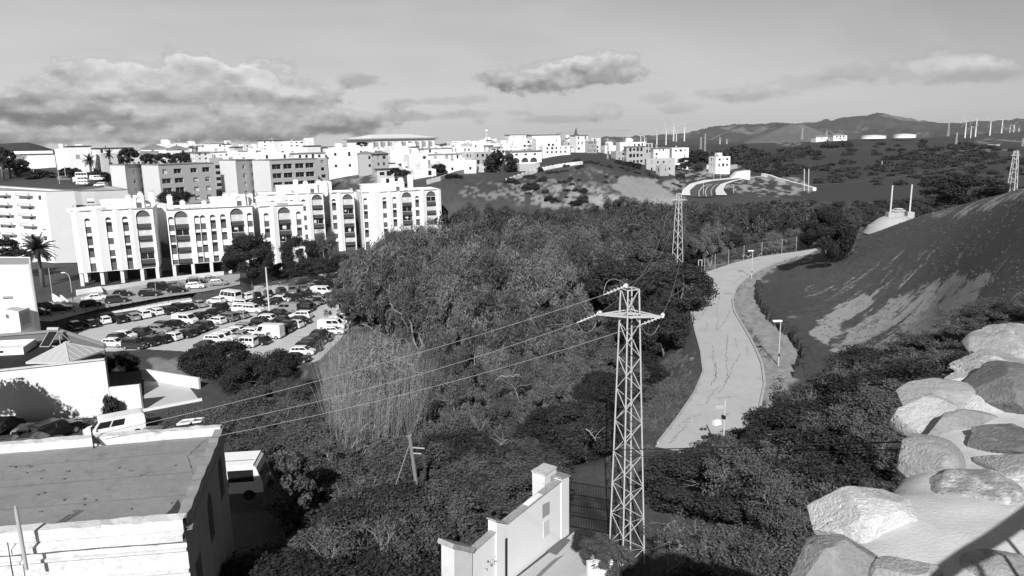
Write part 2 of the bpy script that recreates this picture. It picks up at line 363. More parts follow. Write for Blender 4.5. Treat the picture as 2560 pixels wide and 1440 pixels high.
def ground(x, y):
    x = np.atleast_1d(np.asarray(x, float)); y = np.atleast_1d(np.asarray(y, float)); sh = x.shape; x = x.ravel(); y = y.ravel()
    u, v = _uv(x, y); z = np.empty(len(x))
    for i in range(0, len(x), 20000):
        uu = u[i:i + 20000]; vv = v[i:i + 20000]
        K = _k((uu[:, None] - cu) ** 2 + (vv[:, None] - cv) ** 2); z[i:i + 20000] = K @ W[:nn] + W[nn] + W[nn + 1] * uu + W[nn + 2] * vv
    r = np.hypot(x, y); z = np.clip(z, -45, 12)
    far = np.clip((r - 1900) / 1500, 0, 1); z = z * (1 - far) + (-42) * far
    back = np.clip(-y / 30, 0, 1); z = z * (1 - back) - 22 * back
    z = z + fbm(x / 14, y / 14, 3) * .5 * np.clip((r - 20) / 60, 0, 1) + fbm(x / 90, y / 90, 9, 3) * 3.0 * np.clip((r - 260) / 300, 0, 1)
    for poly, zz, mg in FLAT:
        m = (np.abs(x - poly[0][0]) < 150) & (np.abs(y - poly[0][1]) < 150)
        if m.any():
            d = pdist(x[m], y[m], poly); t = np.clip(d / mg, 0, 1); t = t * t * (3 - 2 * t); z[m] = zz * (1 - t) + z[m] * t
    return z.reshape(sh)
def gz(x, y): return float(ground([x], [y])[0])
def hit(px, py, lo=12, hi_=2500):
    r = ray(px, py); t = np.exp(np.linspace(math.log(lo), math.log(hi_), 700)); g = ground(r.x * t, t)
    below = np.where(r.z * t < g)[0]
    if len(below) == 0: return Vector((r.x * 400, 400, r.z * 400))
    i = below[0]; tt = t[i]
    if i > 0:
        a = r.z * t[i - 1] - g[i - 1]; b = r.z * t[i] - g[i]; tt = t[i - 1] + (t[i] - t[i - 1]) * a / (a - b + 1e-12)
    return Vector((r.x * tt, tt, gz(r.x * tt, tt)))
# ------------------------------------------------------------------ ground sheet
def polar(az0, az1, na, r0, r1, nr):
    a = np.linspace(math.radians(az0), math.radians(az1), na); r = np.exp(np.linspace(math.log(r0), math.log(r1), nr))
    Aa, Rr = np.meshgrid(a, r); return Rr * np.sin(Aa), Rr * np.cos(Aa)
def grid_faces(nr, na):
    i = np.arange((nr - 1) * (na - 1)); r = i // (na - 1); c = i % (na - 1); a = r * na + c
    return np.stack([a, a + 1, a + na + 1, a + na], 1)
X, Y = polar(-60, 60, 760, 9, 12000, 560); Z = ground(X, Y)
# bare soil, scree and cut slopes: tone of the ground itself, outlines carried from the photograph onto the hillside
f_ = Y * math.cos(PITCH) - Z * math.sin(PITCH); v_ = (Y * math.sin(PITCH) + Z * math.cos(PITCH)) / f_ * F; u_ = X / f_ * F
PX = 1280 + u_ * math.cos(ROLL) - v_ * math.sin(ROLL); PY = 720 - (u_ * math.sin(ROLL) + v_ * math.cos(ROLL))
R_ = np.hypot(X, Y)
nz = fbm(PX / 26, PY / 13, 21); nzf = fbm(PX / 7, PY / 4, 31)
jx = PX + nz * 22 + nzf * 7; jy = PY + nz * 9 + nzf * 5
tone = 0.066 + 0.018 * fbm(X / 25, Y / 25, 40) + .014 * nzf
tone = np.where(R_ > 330, .048 + .012 * fbm(X / 120, Y / 120, 50), tone)
def paint(poly, val, rmin, rmax, mottle=0.0, thr=0.0, st=(12, 6), ang=0.0, base=None, edge=6):
    global tone
    m = (R_ > rmin) & (R_ < rmax)
    if ang is not None:
        c, s = math.cos(ang), math.sin(ang); q1 = (PX * c + PY * s) / st[0]; q2 = (-PX * s + PY * c) / st[1]
    nn_ = fbm(q1, q2, int(abs(poly[0][0])) % 97, 5)
    w = np.zeros_like(tone); d = pdist(jx[m], jy[m], poly); w[m] = np.clip(1 - d / edge, 0, 1)
    if thr is not None: w = w * np.clip((nn_ + .35 * nzf - thr) * 11, 0, 1)
    v = val * (1 + mottle * nn_)
    tone = tone * (1 - w) + v * w
soil = np.zeros_like(tone)
def soilpaint(poly, val, edge=22):
    global soil
    m = (R_ > 38) & (R_ < 150); d = pdist(PX[m] + nz[m] * 16, PY[m] + nz[m] * 8, poly); soil[m] = np.maximum(soil[m], val * np.clip(1 - d / edge, 0, 1))
soilpaint([(2170, 905), (2230, 850), (2300, 800), (2390, 740), (2470, 690), (2440, 730), (2400, 780), (2330, 850), (2260, 900)], 1.0)
soilpaint([(2080, 870), (2160, 800), (2290, 720), (2420, 690), (2420, 760), (2300, 880), (2180, 930)], .78)
soilpaint([(2030, 830), (2090, 775), (2160, 740), (2175, 760), (2120, 800), (2060, 850)], .95)
soilpaint([(1960, 790), (2100, 700), (2320, 640), (2560, 560), (2560, 760), (2300, 740), (2080, 820)], .34)
soilpaint([(1970, 800), (2010, 730), (2200, 650), (2380, 620), (2250, 720), (2080, 790)], .42)
soilpaint([(2330, 540), (2560, 470), (2600, 470), (2560, 490), (2400, 540)], .6)
# verge right of the track, left verge
paint([(q[0], q[1]) for q in TRK_R[1:]] + VERGE_R[::-1], .27, 40, 150, .35, None, (10, 6), 0, edge=4)
paint([(1855, 800), (1905, 850), (1925, 900), (1900, 870), (1870, 820)], .09, 60, 100, .5, .0, (10, 6), .9)
paint([(1600, 980), (1700, 880), (1745, 870), (1740, 960), (1660, 1060), (1600, 1080)], .17, 40, 75, .5, .33, (14, 4), 0)
paint([(1700, 655), (1760, 640), (1990, 600), (2000, 628), (1830, 655), (1760, 680), (1722, 715), (1700, 700)], .16, 90, 180, .5, .05, (14, 5), -.2)
# middle hill: pale rocky lower slope, cut slope, verge
paint([(1280, 450), (1380, 455), (1500, 470), (1560, 500), (1480, 530), (1380, 520), (1290, 500), (1260, 480)], .24, 230, 360, .7, .0, (16, 5), .3, edge=12)
paint([(1150, 480), (1200, 460), (1290, 465), (1300, 490), (1160, 492)], .20, 230, 360, .6, .1, (12, 5), 0, edge=10)
paint([(1440, 415), (1520, 435), (1520, 470), (1430, 450)], .15, 230, 380, .6, .2, (12, 4), .3, edge=10)
paint([(1522, 462), (1540, 446), (1590, 440), (1625, 448), (1650, 466), (1680, 485), (1690, 497), (1590, 497), (1560, 488)], .29, 250, 420, .2, None, (30, 7), .5, edge=3)
paint([(1470, 497), (1500, 488), (1600, 496), (1700, 490), (1700, 510), (1600, 512), (1480, 512)], .34, 250, 420, .3, -.3, (20, 3), 0)
paint([(1690, 440), (1720, 425), (1790, 420), (1850, 400), (1860, 430), (1760, 450), (1700, 470)], .24, 280, 520, .6, .0, (14, 5), -.2)
paint([(1640, 455), (1690, 450), (1700, 480), (1650, 470)], .26, 280, 520, .5, -.1)
paint([(1830, 445), (1920, 438), (2000, 450), (2030, 474), (1960, 490), (1850, 480), (1815, 470)], .25, 260, 460, .7, -.05, (12, 4), .2)
paint([(640, 440), (700, 436), (900, 440), (930, 460), (850, 470), (720, 462)], .14, 230, 330, .6, .15, (14, 4), 0)
paint([(880, 452), (930, 440), (970, 448), (930, 468)], .26, 230, 330, .5, -.2, (14, 4), 0)
# background slopes right
for (a, b, c_, d_) in ((1990, 385, 60, 8), (1975, 358, 50, 6), (2380, 395, 70, 10), (2460, 375, 60, 5), (2500, 352, 80, 4), (1820, 425, 60, 12)):
    paint([(a - c_, b), (a, b - d_), (a + c_, b), (a, b + d_)], .16, 380, 1900, .6, .1, (16, 3), -.1)
# car park surroundings: waste ground below the right-hand row, bank
paint([(700, 930), (860, 820), (930, 770), (960, 850), (900, 900), (800, 960)], .14, 80, 190, .6, .05, (14, 6), -.6)
paint([(380, 900), (520, 900), (560, 935), (470, 960), (420, 935), (385, 925)], .25, 60, 125, .3, None, (16, 6), 0)
paint([(-100, 820), (80, 830), (170, 850), (100, 880), (-100, 930)], .30, 80, 150, .3, None, (16, 6), 0)
paint([(430, 1120), (330, 1060), (230, 1090), (0, 1110), (0, 1060), (330, 1040), (520, 1010)], .10, 35, 60, .6, .2, (14, 6), 0)
tone = np.clip(tone, .02, .6)
MG = mat('ground_cover', .1, .38, 1.3, attr='tone', bump=1.0, bscale=3.5, streaks=True)
gnd = np_mesh('ground', np.stack([X.ravel(), Y.ravel(), Z.ravel()], 1), grid_faces(*X.shape), MG, smooth=True)
at = gnd.data.attributes.new('tone', 'FLOAT', 'POINT'); at.data.foreach_set('value', tone.ravel().astype(np.float32)); tag(gnd, kind='structure')
at = gnd.data.attributes.new('soil', 'FLOAT', 'POINT'); at.data.foreach_set('value', soil.ravel().astype(np.float32))
# the same sheet behind and beside the camera, coarse
X2, Y2 = polar(60, 300, 90, 9, 12000, 60); Z2 = np.where(np.hypot(X2, Y2) < 40, -22.0, -24)
g2 = np_mesh('outer_ground', np.stack([X2.ravel(), Y2.ravel(), Z2.ravel() - .0], 1), grid_faces(*X2.shape), MG, smooth=True); tag(g2, kind='structure')
at = g2.data.attributes.new('tone', 'FLOAT', 'POINT'); at.data.foreach_set('value', np.full(X2.size, .05, np.float32))
# flat sheets
def sheet(name, poly, z, m):
    b = MB(); tris = tessellate_polygon([[Vector((p[0], p[1], 0)) for p in poly]])
    b.v = [(p[0], p[1], z) for p in poly]; 
    for t in tris:
        (x1, y1), (x2, y2), (x3, y3) = (poly[i] for i in t); a = (x2 - x1) * (y3 - y1) - (x3 - x1) * (y2 - y1)
        b.f.append(tuple(t if a > 0 else t[::-1]))
    return tag(b.build(name, m), kind='structure')
M_LOT = mat('car_park_surface', .49, .12, .22, v2=.35, thr=.60, bump=.3); M_ASPH = mat('pale_asphalt', .44, .13, .28, bump=.25, v2=.31, thr=.60)
M_STREET = mat('street_asphalt', .33, .1, .5, bump=.2)
sheet('car_park', LOT, -32.93, M_LOT); sheet('street', UPR, -31.13, M_STREET); sheet('track', TRK, -21.43, M_ASPH)
# cracks in the track: thin dark sealed lines lying on it
def crack(pts, z, w, seed):
    r = random.Random(seed); b = MB(); P = P2(pts, z); path = []
    for i in range(len(P) - 1):
        x1, y1 = P[i]; x2, y2 = P[i + 1]
        for k in range(14):
            t = k / 14; path.append((x1 + (x2 - x1) * t + r.uniform(-.13, .13), y1 + (y2 - y1) * t + r.uniform(-.1, .1)))
    for i in range(len(path) - 1):
        (x1, y1), (x2, y2) = path[i], path[i + 1]; dx, dy = x2 - x1, y2 - y1; L = math.hypot(dx, dy) + 1e-6; ww = w * r.uniform(.3, 1.2)
        nx, ny = -dy / L * ww, dx / L * ww; b.face([(x1 - nx, y1 - ny, z), (x1 + nx, y1 + ny, z), (x2 + nx, y2 + ny, z), (x2 - nx, y2 - ny, z)])
    return b
cb = MB()
for i, pts in enumerate([[(1819, 835), (1815, 880), (1820, 940), (1812, 960)], [(1780, 860), (1784, 900), (1790, 950)], [(1850, 885), (1830, 920), (1812, 960), (1795, 985)], [(1790, 905), (1788, 945), (1775, 965)],
                         [(1800, 740), (1790, 770), (1795, 800), (1790, 825)], [(1825, 775), (1815, 800), (1790, 830)], [(1760, 740), (1765, 770), (1755, 790)], [(1745, 825), (1765, 825), (1768, 810), (1762, 800)],
                         [(1858, 690), (1842, 702), (1830, 712)], [(1720, 1060), (1690, 1090), (1675, 1110)], [(1865, 865), (1870, 890)], [(1740, 735), (1738, 755)], [(1800, 965), (1775, 990), (1765, 1010)], [(1838, 845), (1842, 870)]]):
    c = crack(pts, -21.425, .03, i); o = len(cb.v); cb.v += c.v; cb.f += [tuple(a + o for a in f) for f in c.f]
tag(cb.build('track_crack', mat('crack', .17, .3, 2)), kind='structure')
# kerb line of the track (right side) and left edging
def kerb(name, px, z, w, h, m, zp=None):
    P = P2(px, z if zp is None else zp); b = MB()
    for i in range(len(P) - 1): b.beam((*P[i], z + h / 2 - .05), (*P[i + 1], z + h / 2 - .05), w, h + .1)
    return tag(b.build(name, m), kind='structure')
kerb('kerb', TRK_R[1:], -21.43, .22, .14, CONC); kerb('kerb', TRK_L[1:-2], -21.43, .16, .10, CONC)
# ditch cut along the foot of the right-hand hill: ragged dark earth bank
b = MB(); P = P2([(1893, 715), (1890, 745), (1905, 775), (1935, 810), (1975, 842), (2005, 880), (2010, 905), (1985, 945)], -21.4); r = random.Random(3)
for i in range(len(P) - 1):
    for k in range(8):
        t = k / 8; x = P[i][0] + (P[i + 1][0] - P[i][0]) * t; y = P[i][1] + (P[i + 1][1] - P[i][1]) * t
        b.box((x + .35 + r.uniform(-.2, .2), y + r.uniform(-.2, .2), -21.15), (r.uniform(.5, 1.1), r.uniform(.7, 1.3), r.uniform(.6, 1.5)), r.uniform(0, 3), .6)
tag(b.build('earth_bank', mat('dark_earth', .045, .3, 3, bump=1)), kind='structure')

# ------------------------------------------------------------------ mountains
def ridge(name, prof, d, depth, val, seed, rough=.9, v2=None, thr=.6, foot=-60, sc_=.004, nrm=260):
    pxs = np.array([p[0] for p in prof]); 
    azs = []; els = []
    for px, py in prof: r = ray(px, py); azs.append(math.atan2(r.x, r.y)); els.append(r.z / math.hypot(r.x, 1))
    a = np.linspace(azs[0], azs[-1], 620); e = np.interp(a, azs, els)
    t = np.linspace(-1, 1.0, 70); Am, T = np.meshgrid(a, t); Em = np.interp(Am, azs, els)
    Rr = d + T * depth; sh = np.where(T < 0, (1 + T) ** 1.25, np.clip(1 - T * .9, 0, 1))
    x = Rr * np.sin(Am); y = Rr * np.cos(Am); top = Em * d
    g = np.abs(fbm(x / nrm, y / (nrm * 1.6), seed, 5)); gul = (g - .35) * depth * .11 * rough * np.sin(np.clip(T + 1, 0, 1) * math.pi) + fbm(x / 90, y / 90, seed + 5, 4) * depth * .012
    z = foot + (top - foot) * sh + gul
    m = mat('rock_and_scrub_' + name + str(seed), val, .25, sc_, v2=v2, thr=thr, bump=0)
    o = np_mesh(name, np.stack([x.ravel(), y.ravel(), z.ravel()], 1), grid_faces(*x.shape), m, smooth=True); return tag(o, kind='structure')
ridge('mountain', [(1380, 352), (1500, 347), (1600, 342), (1680, 336), (1730, 330), (1770, 322), (1800, 317), (1850, 312), (1950, 309), (2005, 308), (2050, 304), (2090, 298), (2120, 293), (2150, 290), (2175, 286), (2190, 283), (2210, 285), (2240, 290), (2280, 297), (2300, 302), (2340, 306), (2400, 306), (2440, 305), (2480, 303), (2520, 300), (2560, 296), (2750, 285)], 6500, 2200, .070, 11, 1.1, v2=.17, thr=.54, sc_=.0016, nrm=900)
ridge('hill', [(1840, 372), (1870, 350), (1905, 338), (1950, 322), (1975, 314), (2010, 312), (2040, 322), (2080, 338), (2110, 348), (2160, 366)], 4300, 900, .13, 5, 1.0, v2=.2, thr=.58, sc_=.004, nrm=500)
ridge('hill', [(1330, 380), (1500, 362), (1600, 352), (1660, 348), (1720, 346), (1760, 346), (1830, 356), (1900, 370)], 3300, 700, .055, 6, .8, v2=.16, thr=.64, sc_=.004, nrm=300)
ridge('hill', [(2200, 352), (2290, 346), (2380, 338), (2430, 334), (2480, 332), (2540, 330), (2620, 326), (2760, 322)], 3000, 600, .055, 8, .8, v2=.17, thr=.66, sc_=.004, nrm=300)
ridge('hill', [(-240, 366), (-80, 364), (0, 359), (25, 357), (70, 357), (100, 365), (135, 375), (160, 385)], 2400, 500, .05, 9, .8, v2=.14, thr=.66, sc_=.004, nrm=200)
ridge('hill', [(1050, 372), (1095, 361), (1130, 357), (1165, 351), (1180, 349), (1205, 352), (1240, 360), (1300, 374)], 2600, 500, .06, 10, .6, v2=.14, thr=.66, sc_=.004, nrm=200)
# ------------------------------------------------------------------ buildings
def plan(px, d, py=400): r = ray(px, py); return Vector((r.x * d, d))
def zat(px, py, d): return ray(px, py).z * d
def window(parent, p0, p1, s, za, w, h, depth=.18, kind='plain', far=False, shut=None, rnd=random):
    """window set into a hole of the wall p0->p1, starting s metres along"""
    p0 = Vector((p0[0], p0[1])); p1 = Vector((p1[0], p1[1])); d = (p1 - p0).normalized(); nrm = Vector((d.y, -d.x))
    def P(a, z, o): q = p0 + d * a - nrm * o; return (q.x, q.y, z)
    def rect(b, a0, a1, z0, z1, o): b.face([P(a0, z0, o), P(a1, z0, o), P(a1, z1, o), P(a0, z1, o)])
    sh = rnd.choice([0, 0, .35, .5, .7, 1]) if shut is None else shut
    if far:
        b = MB(); rect(b, s, s + w, za, za + h * (1 - sh * .5), depth - .02); return b.build('window', GLASS, parent)
    b = MB(); t = .07; o = depth - .06
    for (a0, a1, z0, z1) in ((s, s + t, za, za + h), (s + w - t, s + w, za, za + h), (s + t, s + w - t, za, za + t), (s + t, s + w - t, za + h - t, za + h), (s + w / 2 - t / 2, s + w / 2 + t / 2, za + t, za + h - t)): rect(b, a0, a1, z0, z1, o)
    if sh > 0: rect(b, s, s + w, za + h * (1 - sh), za + h, o - .03)
    f = b.build('window', FRAME, parent)
    if sh < 1:
        g = MB(); rect(g, s, s + w, za, za + h, depth - .01); g.build('pane', GLASS, f).location = (0, 0, 0)
        ch = f.children[-1] if f.children else None
    return f
# panes are grandchildren: keep their mesh in the same space as the window (windows have no transform of their own)
def _build_sub(b, name, m, par, root):
    o = b.build(name, m, root); o.parent = par; return o
class BG(MB): pass
def window2(root, p0, p1, s, za, w, h, depth=.18, shut=None, far=False, rnd=random, fm=None):
    p0 = Vector((p0[0], p0[1])); p1 = Vector((p1[0], p1[1])); d = (p1 - p0).normalized(); nrm = Vector((d.y, -d.x))
    def P(a, z, o): q = p0 + d * a - nrm * o; return (q.x, q.y, z)
    def rect(b, a0, a1, z0, z1, o): b.face([P(a0, z0, o), P(a1, z0, o), P(a1, z1, o), P(a0, z1, o)])
    sh = rnd.choice([0, 0, .35, .5, .7, 1]) if shut is None else shut
    if far:
        b = MB(); rect(b, s, s + w, za, za + h, depth - .02); return b.build('window', GLASS if sh < .9 else GREYM, root)
    b = MB(); t = .07; o = depth - .06
    for (a0, a1, z0, z1) in ((s, s + t, za, za + h), (s + w - t, s + w, za, za + h), (s + t, s + w - t, za, za + t), (s + t, s + w - t, za + h - t, za + h), (s + w / 2 - t / 2, s + w / 2 + t / 2, za + t, za + h - t)): rect(b, a0, a1, z0, z1, o)
    if sh > 0: rect(b, s, s + w, za + h * (1 - sh), za + h, o - .03)
    f = b.build('window', fm or FRAME, root)
    if sh < 1:
        g = MB(); rect(g, s, s + w, za, za + h, depth - .01); _build_sub(g, 'pane', GLASS, f, root)
    return f
def shell(root, poly, z0, z1, m, wins={}, roofm=None, parapet=.5, name='wall', depth=.18):
    """closed building on a CCW plan; wins[edge] = list of (s, za, w, h, arched)"""
    b = MB(); n_ = len(poly)
    for i in range(n_):
        b.panel(poly[i], poly[(i + 1) % n_], z0, z1, [(s, s + w, za, za + h, ar) for (s, za, w, h, ar) in wins.get(i, [])], depth)
    # parapet: inner faces and coping
    cx = sum(p[0] for p in poly) / n_; cy = sum(p[1] for p in poly) / n_
    def ins(p, k): v = Vector((p[0] - cx, p[1] - cy)); L = v.length; v *= (L - k) / L; return (cx + v.x, cy + v.y)
    inn = [ins(p, .35) for p in poly]
    for i in range(n_):
        j = (i + 1) % n_
        b.face([(*poly[i], z1), (*poly[j], z1), (*inn[j], z1), (*inn[i], z1)]); b.face([(*inn[i], z1), (*inn[j], z1), (*inn[j], z1 - parapet), (*inn[i], z1 - parapet)])
    w = b.build(name, m, root)
    r = MB(); r.face([(*p, z1 - parapet) for p in inn]); r.build('roof', roofm or ROOFW, root)
    return w
def elen(a, b): return math.hypot(a[0] - b[0], a[1] - b[1])

# ---- generic town house -------------------------------------------------
def house(pts, pyt, pyb, m, label, floors=2, step=2.6, fill=.75, trim=None, depth=9, hut=False, roof=None, ww=1.0, hh=1.15, side=True, seed=0, cat='house', group='white houses of the hillside town', far=True, extra=6.0, fl_h=None, wmax=40):
    r = random.Random(seed * 31 + int(pts[0][0])); k = 1 if len(pts) == 3 else 0
    P = [plan(a, d, pyt) for a, d in pts]; zt = zat(pts[k][0], pyt, pts[k][1]); zb = zat(pts[k][0], pyb, pts[k][1])
    if len(P) == 3: poly = [P[0], P[1], P[2], P[0] + P[2] - P[1]]
    else:
        d = (P[1] - P[0]).normalized(); back = Vector((-d.y, d.x)) * depth; poly = [P[0], P[1], P[1] + back, P[0] + back]
    poly = [(p.x, p.y) for p in poly]
    root = thing('town_house' if cat == 'house' else cat.replace(' ', '_'), label, cat, (P[0].x, P[0].y, zb), group)
    H = zt - zb; fh = H / floors; wins = {}
    edges = [0, 1] if len(P) == 3 else ([0, 1] if side else [0])
    cnt = 0; spec = []
    for e in edges:
        L = elen(poly[e], poly[(e + 1) % 4]); nc = int((L - .8) / step); wl = []
        if nc < 1: continue
        s0 = (L - nc * step) / 2 + (step - ww) / 2
        for f in range(floors):
            for c in range(nc):
                if r.random() < fill and cnt < wmax:
                    w_ = ww * r.choice([1, 1, 1.5]); w_ = min(w_, step - .5); h_ = min(hh * r.choice([1, 1, 1.5]), fh - .9)
                    if h_ < .5: continue
                    za = zb + f * fh + (fh - h_) * .5; s = s0 + c * step
                    wl.append((s, za, w_, h_, False)); cnt += 1; spec.append((e, s, za, w_, h_))
        wins[e] = wl
    shell(root, poly, zb - extra, zt, m, wins, parapet=.4)
    for e, s, za, w_, h_ in spec: window2(root, poly[e], poly[(e + 1) % 4], s, za, w_, h_, far=far, rnd=r)
    cx = sum(p[0] for p in poly) / 4; cy = sum(p[1] for p in poly) / 4
    if trim:
        b = MB()
        for e in (0, 1, 2, 3):
            a = Vector(poly[e]); c = Vector(poly[(e + 1) % 4]); d = (c - a).normalized(); nr = Vector((d.y, -d.x)) * .18
            b.beam((*(a + nr - d * .3), zt + .05), (*(c + nr + d * .3), zt + .05), .45, .32)
        b.build('cornice', trim, root)
    if hut:
        w = elen(poly[0], poly[1]); d = Vector(poly[1]) - Vector(poly[0]); rz = math.atan2(d.y, d.x); t = r.uniform(.25, .7)
        q = Vector(poly[0]).lerp(Vector(poly[1]), t); q = q.lerp(Vector((cx, cy)), .8)
        MB().box((q.x, q.y, zt + .8), (min(3.4, w * .35), 3, 2.4), rz).build('roof_hut', m, root)
        if r.random() < .6: MB().box((q.x + 2.2, q.y, zt + .7), (.5, .5, 1.6), rz).build('chimney', m, root)
    for k in range(r.choice([0, 1, 2])):
        q = Vector(poly[0]).lerp(Vector(poly[1]), r.uniform(.15, .85)).lerp(Vector((cx, cy)), r.uniform(.2, .8)); h_ = r.uniform(1.6, 3); b = MB(); b.beam((q.x, q.y, zt - .3), (q.x, q.y, zt + h_), .12)
        for z_ in (.98, .86): b.beam((q.x - .6, q.y, zt + h_ * z_), (q.x + .6, q.y, zt + h_ * z_), .08)
        b.build('antenna', GREYM, root)
    if r.random() < .35 and not roof: q = Vector(poly[1]).lerp(Vector((cx, cy)), r.uniform(.4, .9)); MB().tube([(q.x, q.y, zt - .3), (q.x, q.y, zt + 1.1)], .6, 10).build('water_tank', GREYM, root)
    if roof == 'hip':
        b = MB(); o = []
        for p in poly: v = Vector((p[0] - cx, p[1] - cy)); v *= 1 + .7 / v.length; o.append((cx + v.x, cy + v.y))
        L0 = elen(poly[0], poly[1]); L1 = elen(poly[1], poly[2]); rh = min(L0, L1) * .22; mx = Vector(((o[0][0] + o[3][0]) / 2, (o[0][1] + o[3][1]) / 2)); my = Vector(((o[1][0] + o[2][0]) / 2, (o[1][1] + o[2][1]) / 2))
        if L0 > L1: a = mx.lerp(my, .5 * L1 / L0); c = my.lerp(mx, .5 * L1 / L0)
        else: a = mx.lerp(my, .45); c = mx.lerp(my, .55)
        z = zt + .12; A_ = (a.x, a.y, z + rh); B_ = (c.x, c.y, z + rh); q = [(*p, z) for p in o]
        b.face([q[0], q[1], B_, A_]); b.face([q[1], q[2], B_]); b.face([q[2], q[3], A_, B_]); b.face([q[3], q[0], A_]); b.face(q[::-1])
        b.build('tiled_roof', TILE, root)
    return root, poly, zb, zt

# ---- apartment blocks with arched window columns -----------------------------
def arch_block(label, A, B, strips, zt=-14.0, zb=-31.0, pil=False, depth=13, huts=(), floors=5, group='white apartment blocks with arched window columns'):
    pr = 520 if A[1] < 200 else 480; PA = plan(*A, pr); PB = plan(*B, pr); d = (PB - PA); L = d.length; d.normalize(); nrm = Vector((d.y, -d.x)); back = -nrm * depth
    root = thing('apartment_block', label, 'apartment block', (PA.x, PA.y, zb), group)
    def at(px):
        r = ray(px, pr); dr = Vector((r.x, 1.0)); den = d.x * dr.y - d.y * dr.x
        return (dr.x * PA.y - dr.y * PA.x) / den
    SS = []
    for px, big in strips:
        w = 3.3 if big else 1.5; s = at(px); SS.append((s - w / 2, s + w / 2, big))
    z0 = zb + 2.9 if pil else zb - 3
    wall = MB(); sp = MB(); stripsegs = []
    def pt(s, o=0): q = PA + d * s + nrm * o; return (q.x, q.y)
    cuts = [0.0]
    for a, b_, big in SS: cuts += [a, b_]
    cuts.append(L)
    for i in range(0, len(cuts), 2):
        a, b_ = cuts[i], cuts[i + 1]
        if b_ - a > 1.2:
            k = a + (b_ - a) * .45; o = min(.95, .28 * (b_ - a)); wall.prism([pt(a), pt(k, o), pt(b_), pt(b_, -.6), pt(a, -.6)], z0, zt)
        elif b_ - a > .05: wall.panel(pt(a), pt(b_), z0, zt)
    for a, b_, big in SS:
        top = zt - (.45 if big else 1.7)
        wall.panel(pt(a, .02), pt(b_, .02), z0, zt, [(.12, b_ - a - .12, z0 + .05, top, True)], .5, 14)
    # rest of the body
    q = [pt(0, -.3), pt(L, -.3), pt(L, -depth), pt(0, -depth)]
    wall.panel(q[1], q[2], z0, zt); wall.panel(q[2], q[3], z0, zt); wall.panel(q[3], q[0], z0, zt)
    wall.face([(*q[0], zt - .5), (*q[1], zt - .5), (*q[2], zt - .5), (*q[3], zt - .5)]); wall.face([(*q[3], z0), (*q[2], z0), (*q[1], z0), (*q[0], z0)])
    for i in (1, 2, 3): # thin parapet
        a = Vector(q[i]); c = Vector(q[(i + 1) % 4]); wall.beam((*a, zt - .1), (*c, zt - .1), .2, .3)
    wall.build('wall', WHITE, root)
    c = MB(); c.beam((*pt(0, .15), zt + .03), (*pt(L, .15), zt + .03), .5, .14); c.build('coping', GREYW, root)
    r = random.Random(int(A[0])); fh = 2.82
    for a, b_, big in SS:
        w = b_ - a; o = -.46; top = zt - (.45 if big else 1.7); rr = (w - .24) / 2; sprz = top - rr
        m1 = MB(); m1.panel(pt(a + .1, o), pt(b_ - .1, o), z0, top + .1)
        st = m1.build('window_column', SPAN, root)
        t = MB(); n_ = 12; cs = (a + b_) / 2
        t.face([(*pt(cs + rr * math.cos(math.pi * k / n_), o + .06), sprz + rr * math.sin(math.pi * k / n_)) for k in range(n_ + 1)])
        _build_sub(t, 'arch_infill', TYMP, st, root)
        z = sprz - .05
        for f in range(floors):
            zt_ = z - f * fh
            if zt_ - 1.4 < z0: break
            h = 1.35 if not big else 1.55
            fr = MB(); gl = MB()
            def rc(bm_, s0, s1, a0, a1, oo): bm_.face([(*pt(s0, oo), a0), (*pt(s1, oo), a0), (*pt(s1, oo), a1), (*pt(s0, oo), a1)])
            if not big:
                sh = r.choice([.4, .5, .7, 1, .35, 1])
                rc(fr, a + .14, b_ - .14, zt_ - h * sh, zt_, o + .10)
                wdw = _build_sub(fr, 'window', SHUT, st, root)
                rc(gl, a + .14, b_ - .14, zt_ - h, zt_, o + .05); _build_sub(gl, 'pane', GLASS, st, root)
            else:
                gm = r.random()
                rc(gl, a + .16, b_ - .16, zt_ - h, zt_, o + .05); _build_sub(gl, 'pane', GLASS if gm < .3 else PALE, st, root)
                for s_ in (a + .14, (a + b_) / 2 - .04, b_ - .24): rc(fr, s_, s_ + .09, zt_ - h, zt_, o + .10)
                rc(fr, a + .14, b_ - .14, zt_ - .14, zt_, o + .12); rc(fr, a + .14, b_ - .14, zt_ - h - .05, zt_ - h + .05, o + .12)
                if r.random() < .5:
                    s_ = a + .3 + r.random() * 1.2; rc(fr, s_, s_ + r.uniform(.4, 1), zt_ - h * r.uniform(.5, .9), zt_ - .1, o + .09)
                _build_sub(fr, 'window', FRAME, st, root)
                bl = MB(); bl.beam((*pt(a + .14, .0), zt_ - h - 1.1), (*pt(b_ - .14, .0), zt_ - h - 1.1), .55, .12)
                bl.beam((*pt(a + .14, .25), zt_ - h - .05), (*pt(b_ - .14, .25), zt_ - h - .05), .05, .05)
                for k in range(13): s_ = a + .1 + (w - .2) * k / 12; bl.beam((*pt(s_, .25), zt_ - h - 1.05), (*pt(s_, .25), zt_ - h - .05), .028)
                _build_sub(bl, 'balcony', BLACK, st, root)
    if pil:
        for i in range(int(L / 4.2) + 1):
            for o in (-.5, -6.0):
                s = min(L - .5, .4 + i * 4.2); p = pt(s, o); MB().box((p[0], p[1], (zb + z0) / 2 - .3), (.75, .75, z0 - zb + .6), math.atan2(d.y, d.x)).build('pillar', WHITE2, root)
        b = MB(); b.panel(pt(1, -8), pt(L - 1, -8), zb - 2, z0); b.build('ground_floor_wall', mat('shaded_entrance', .06, .2, 1), root)
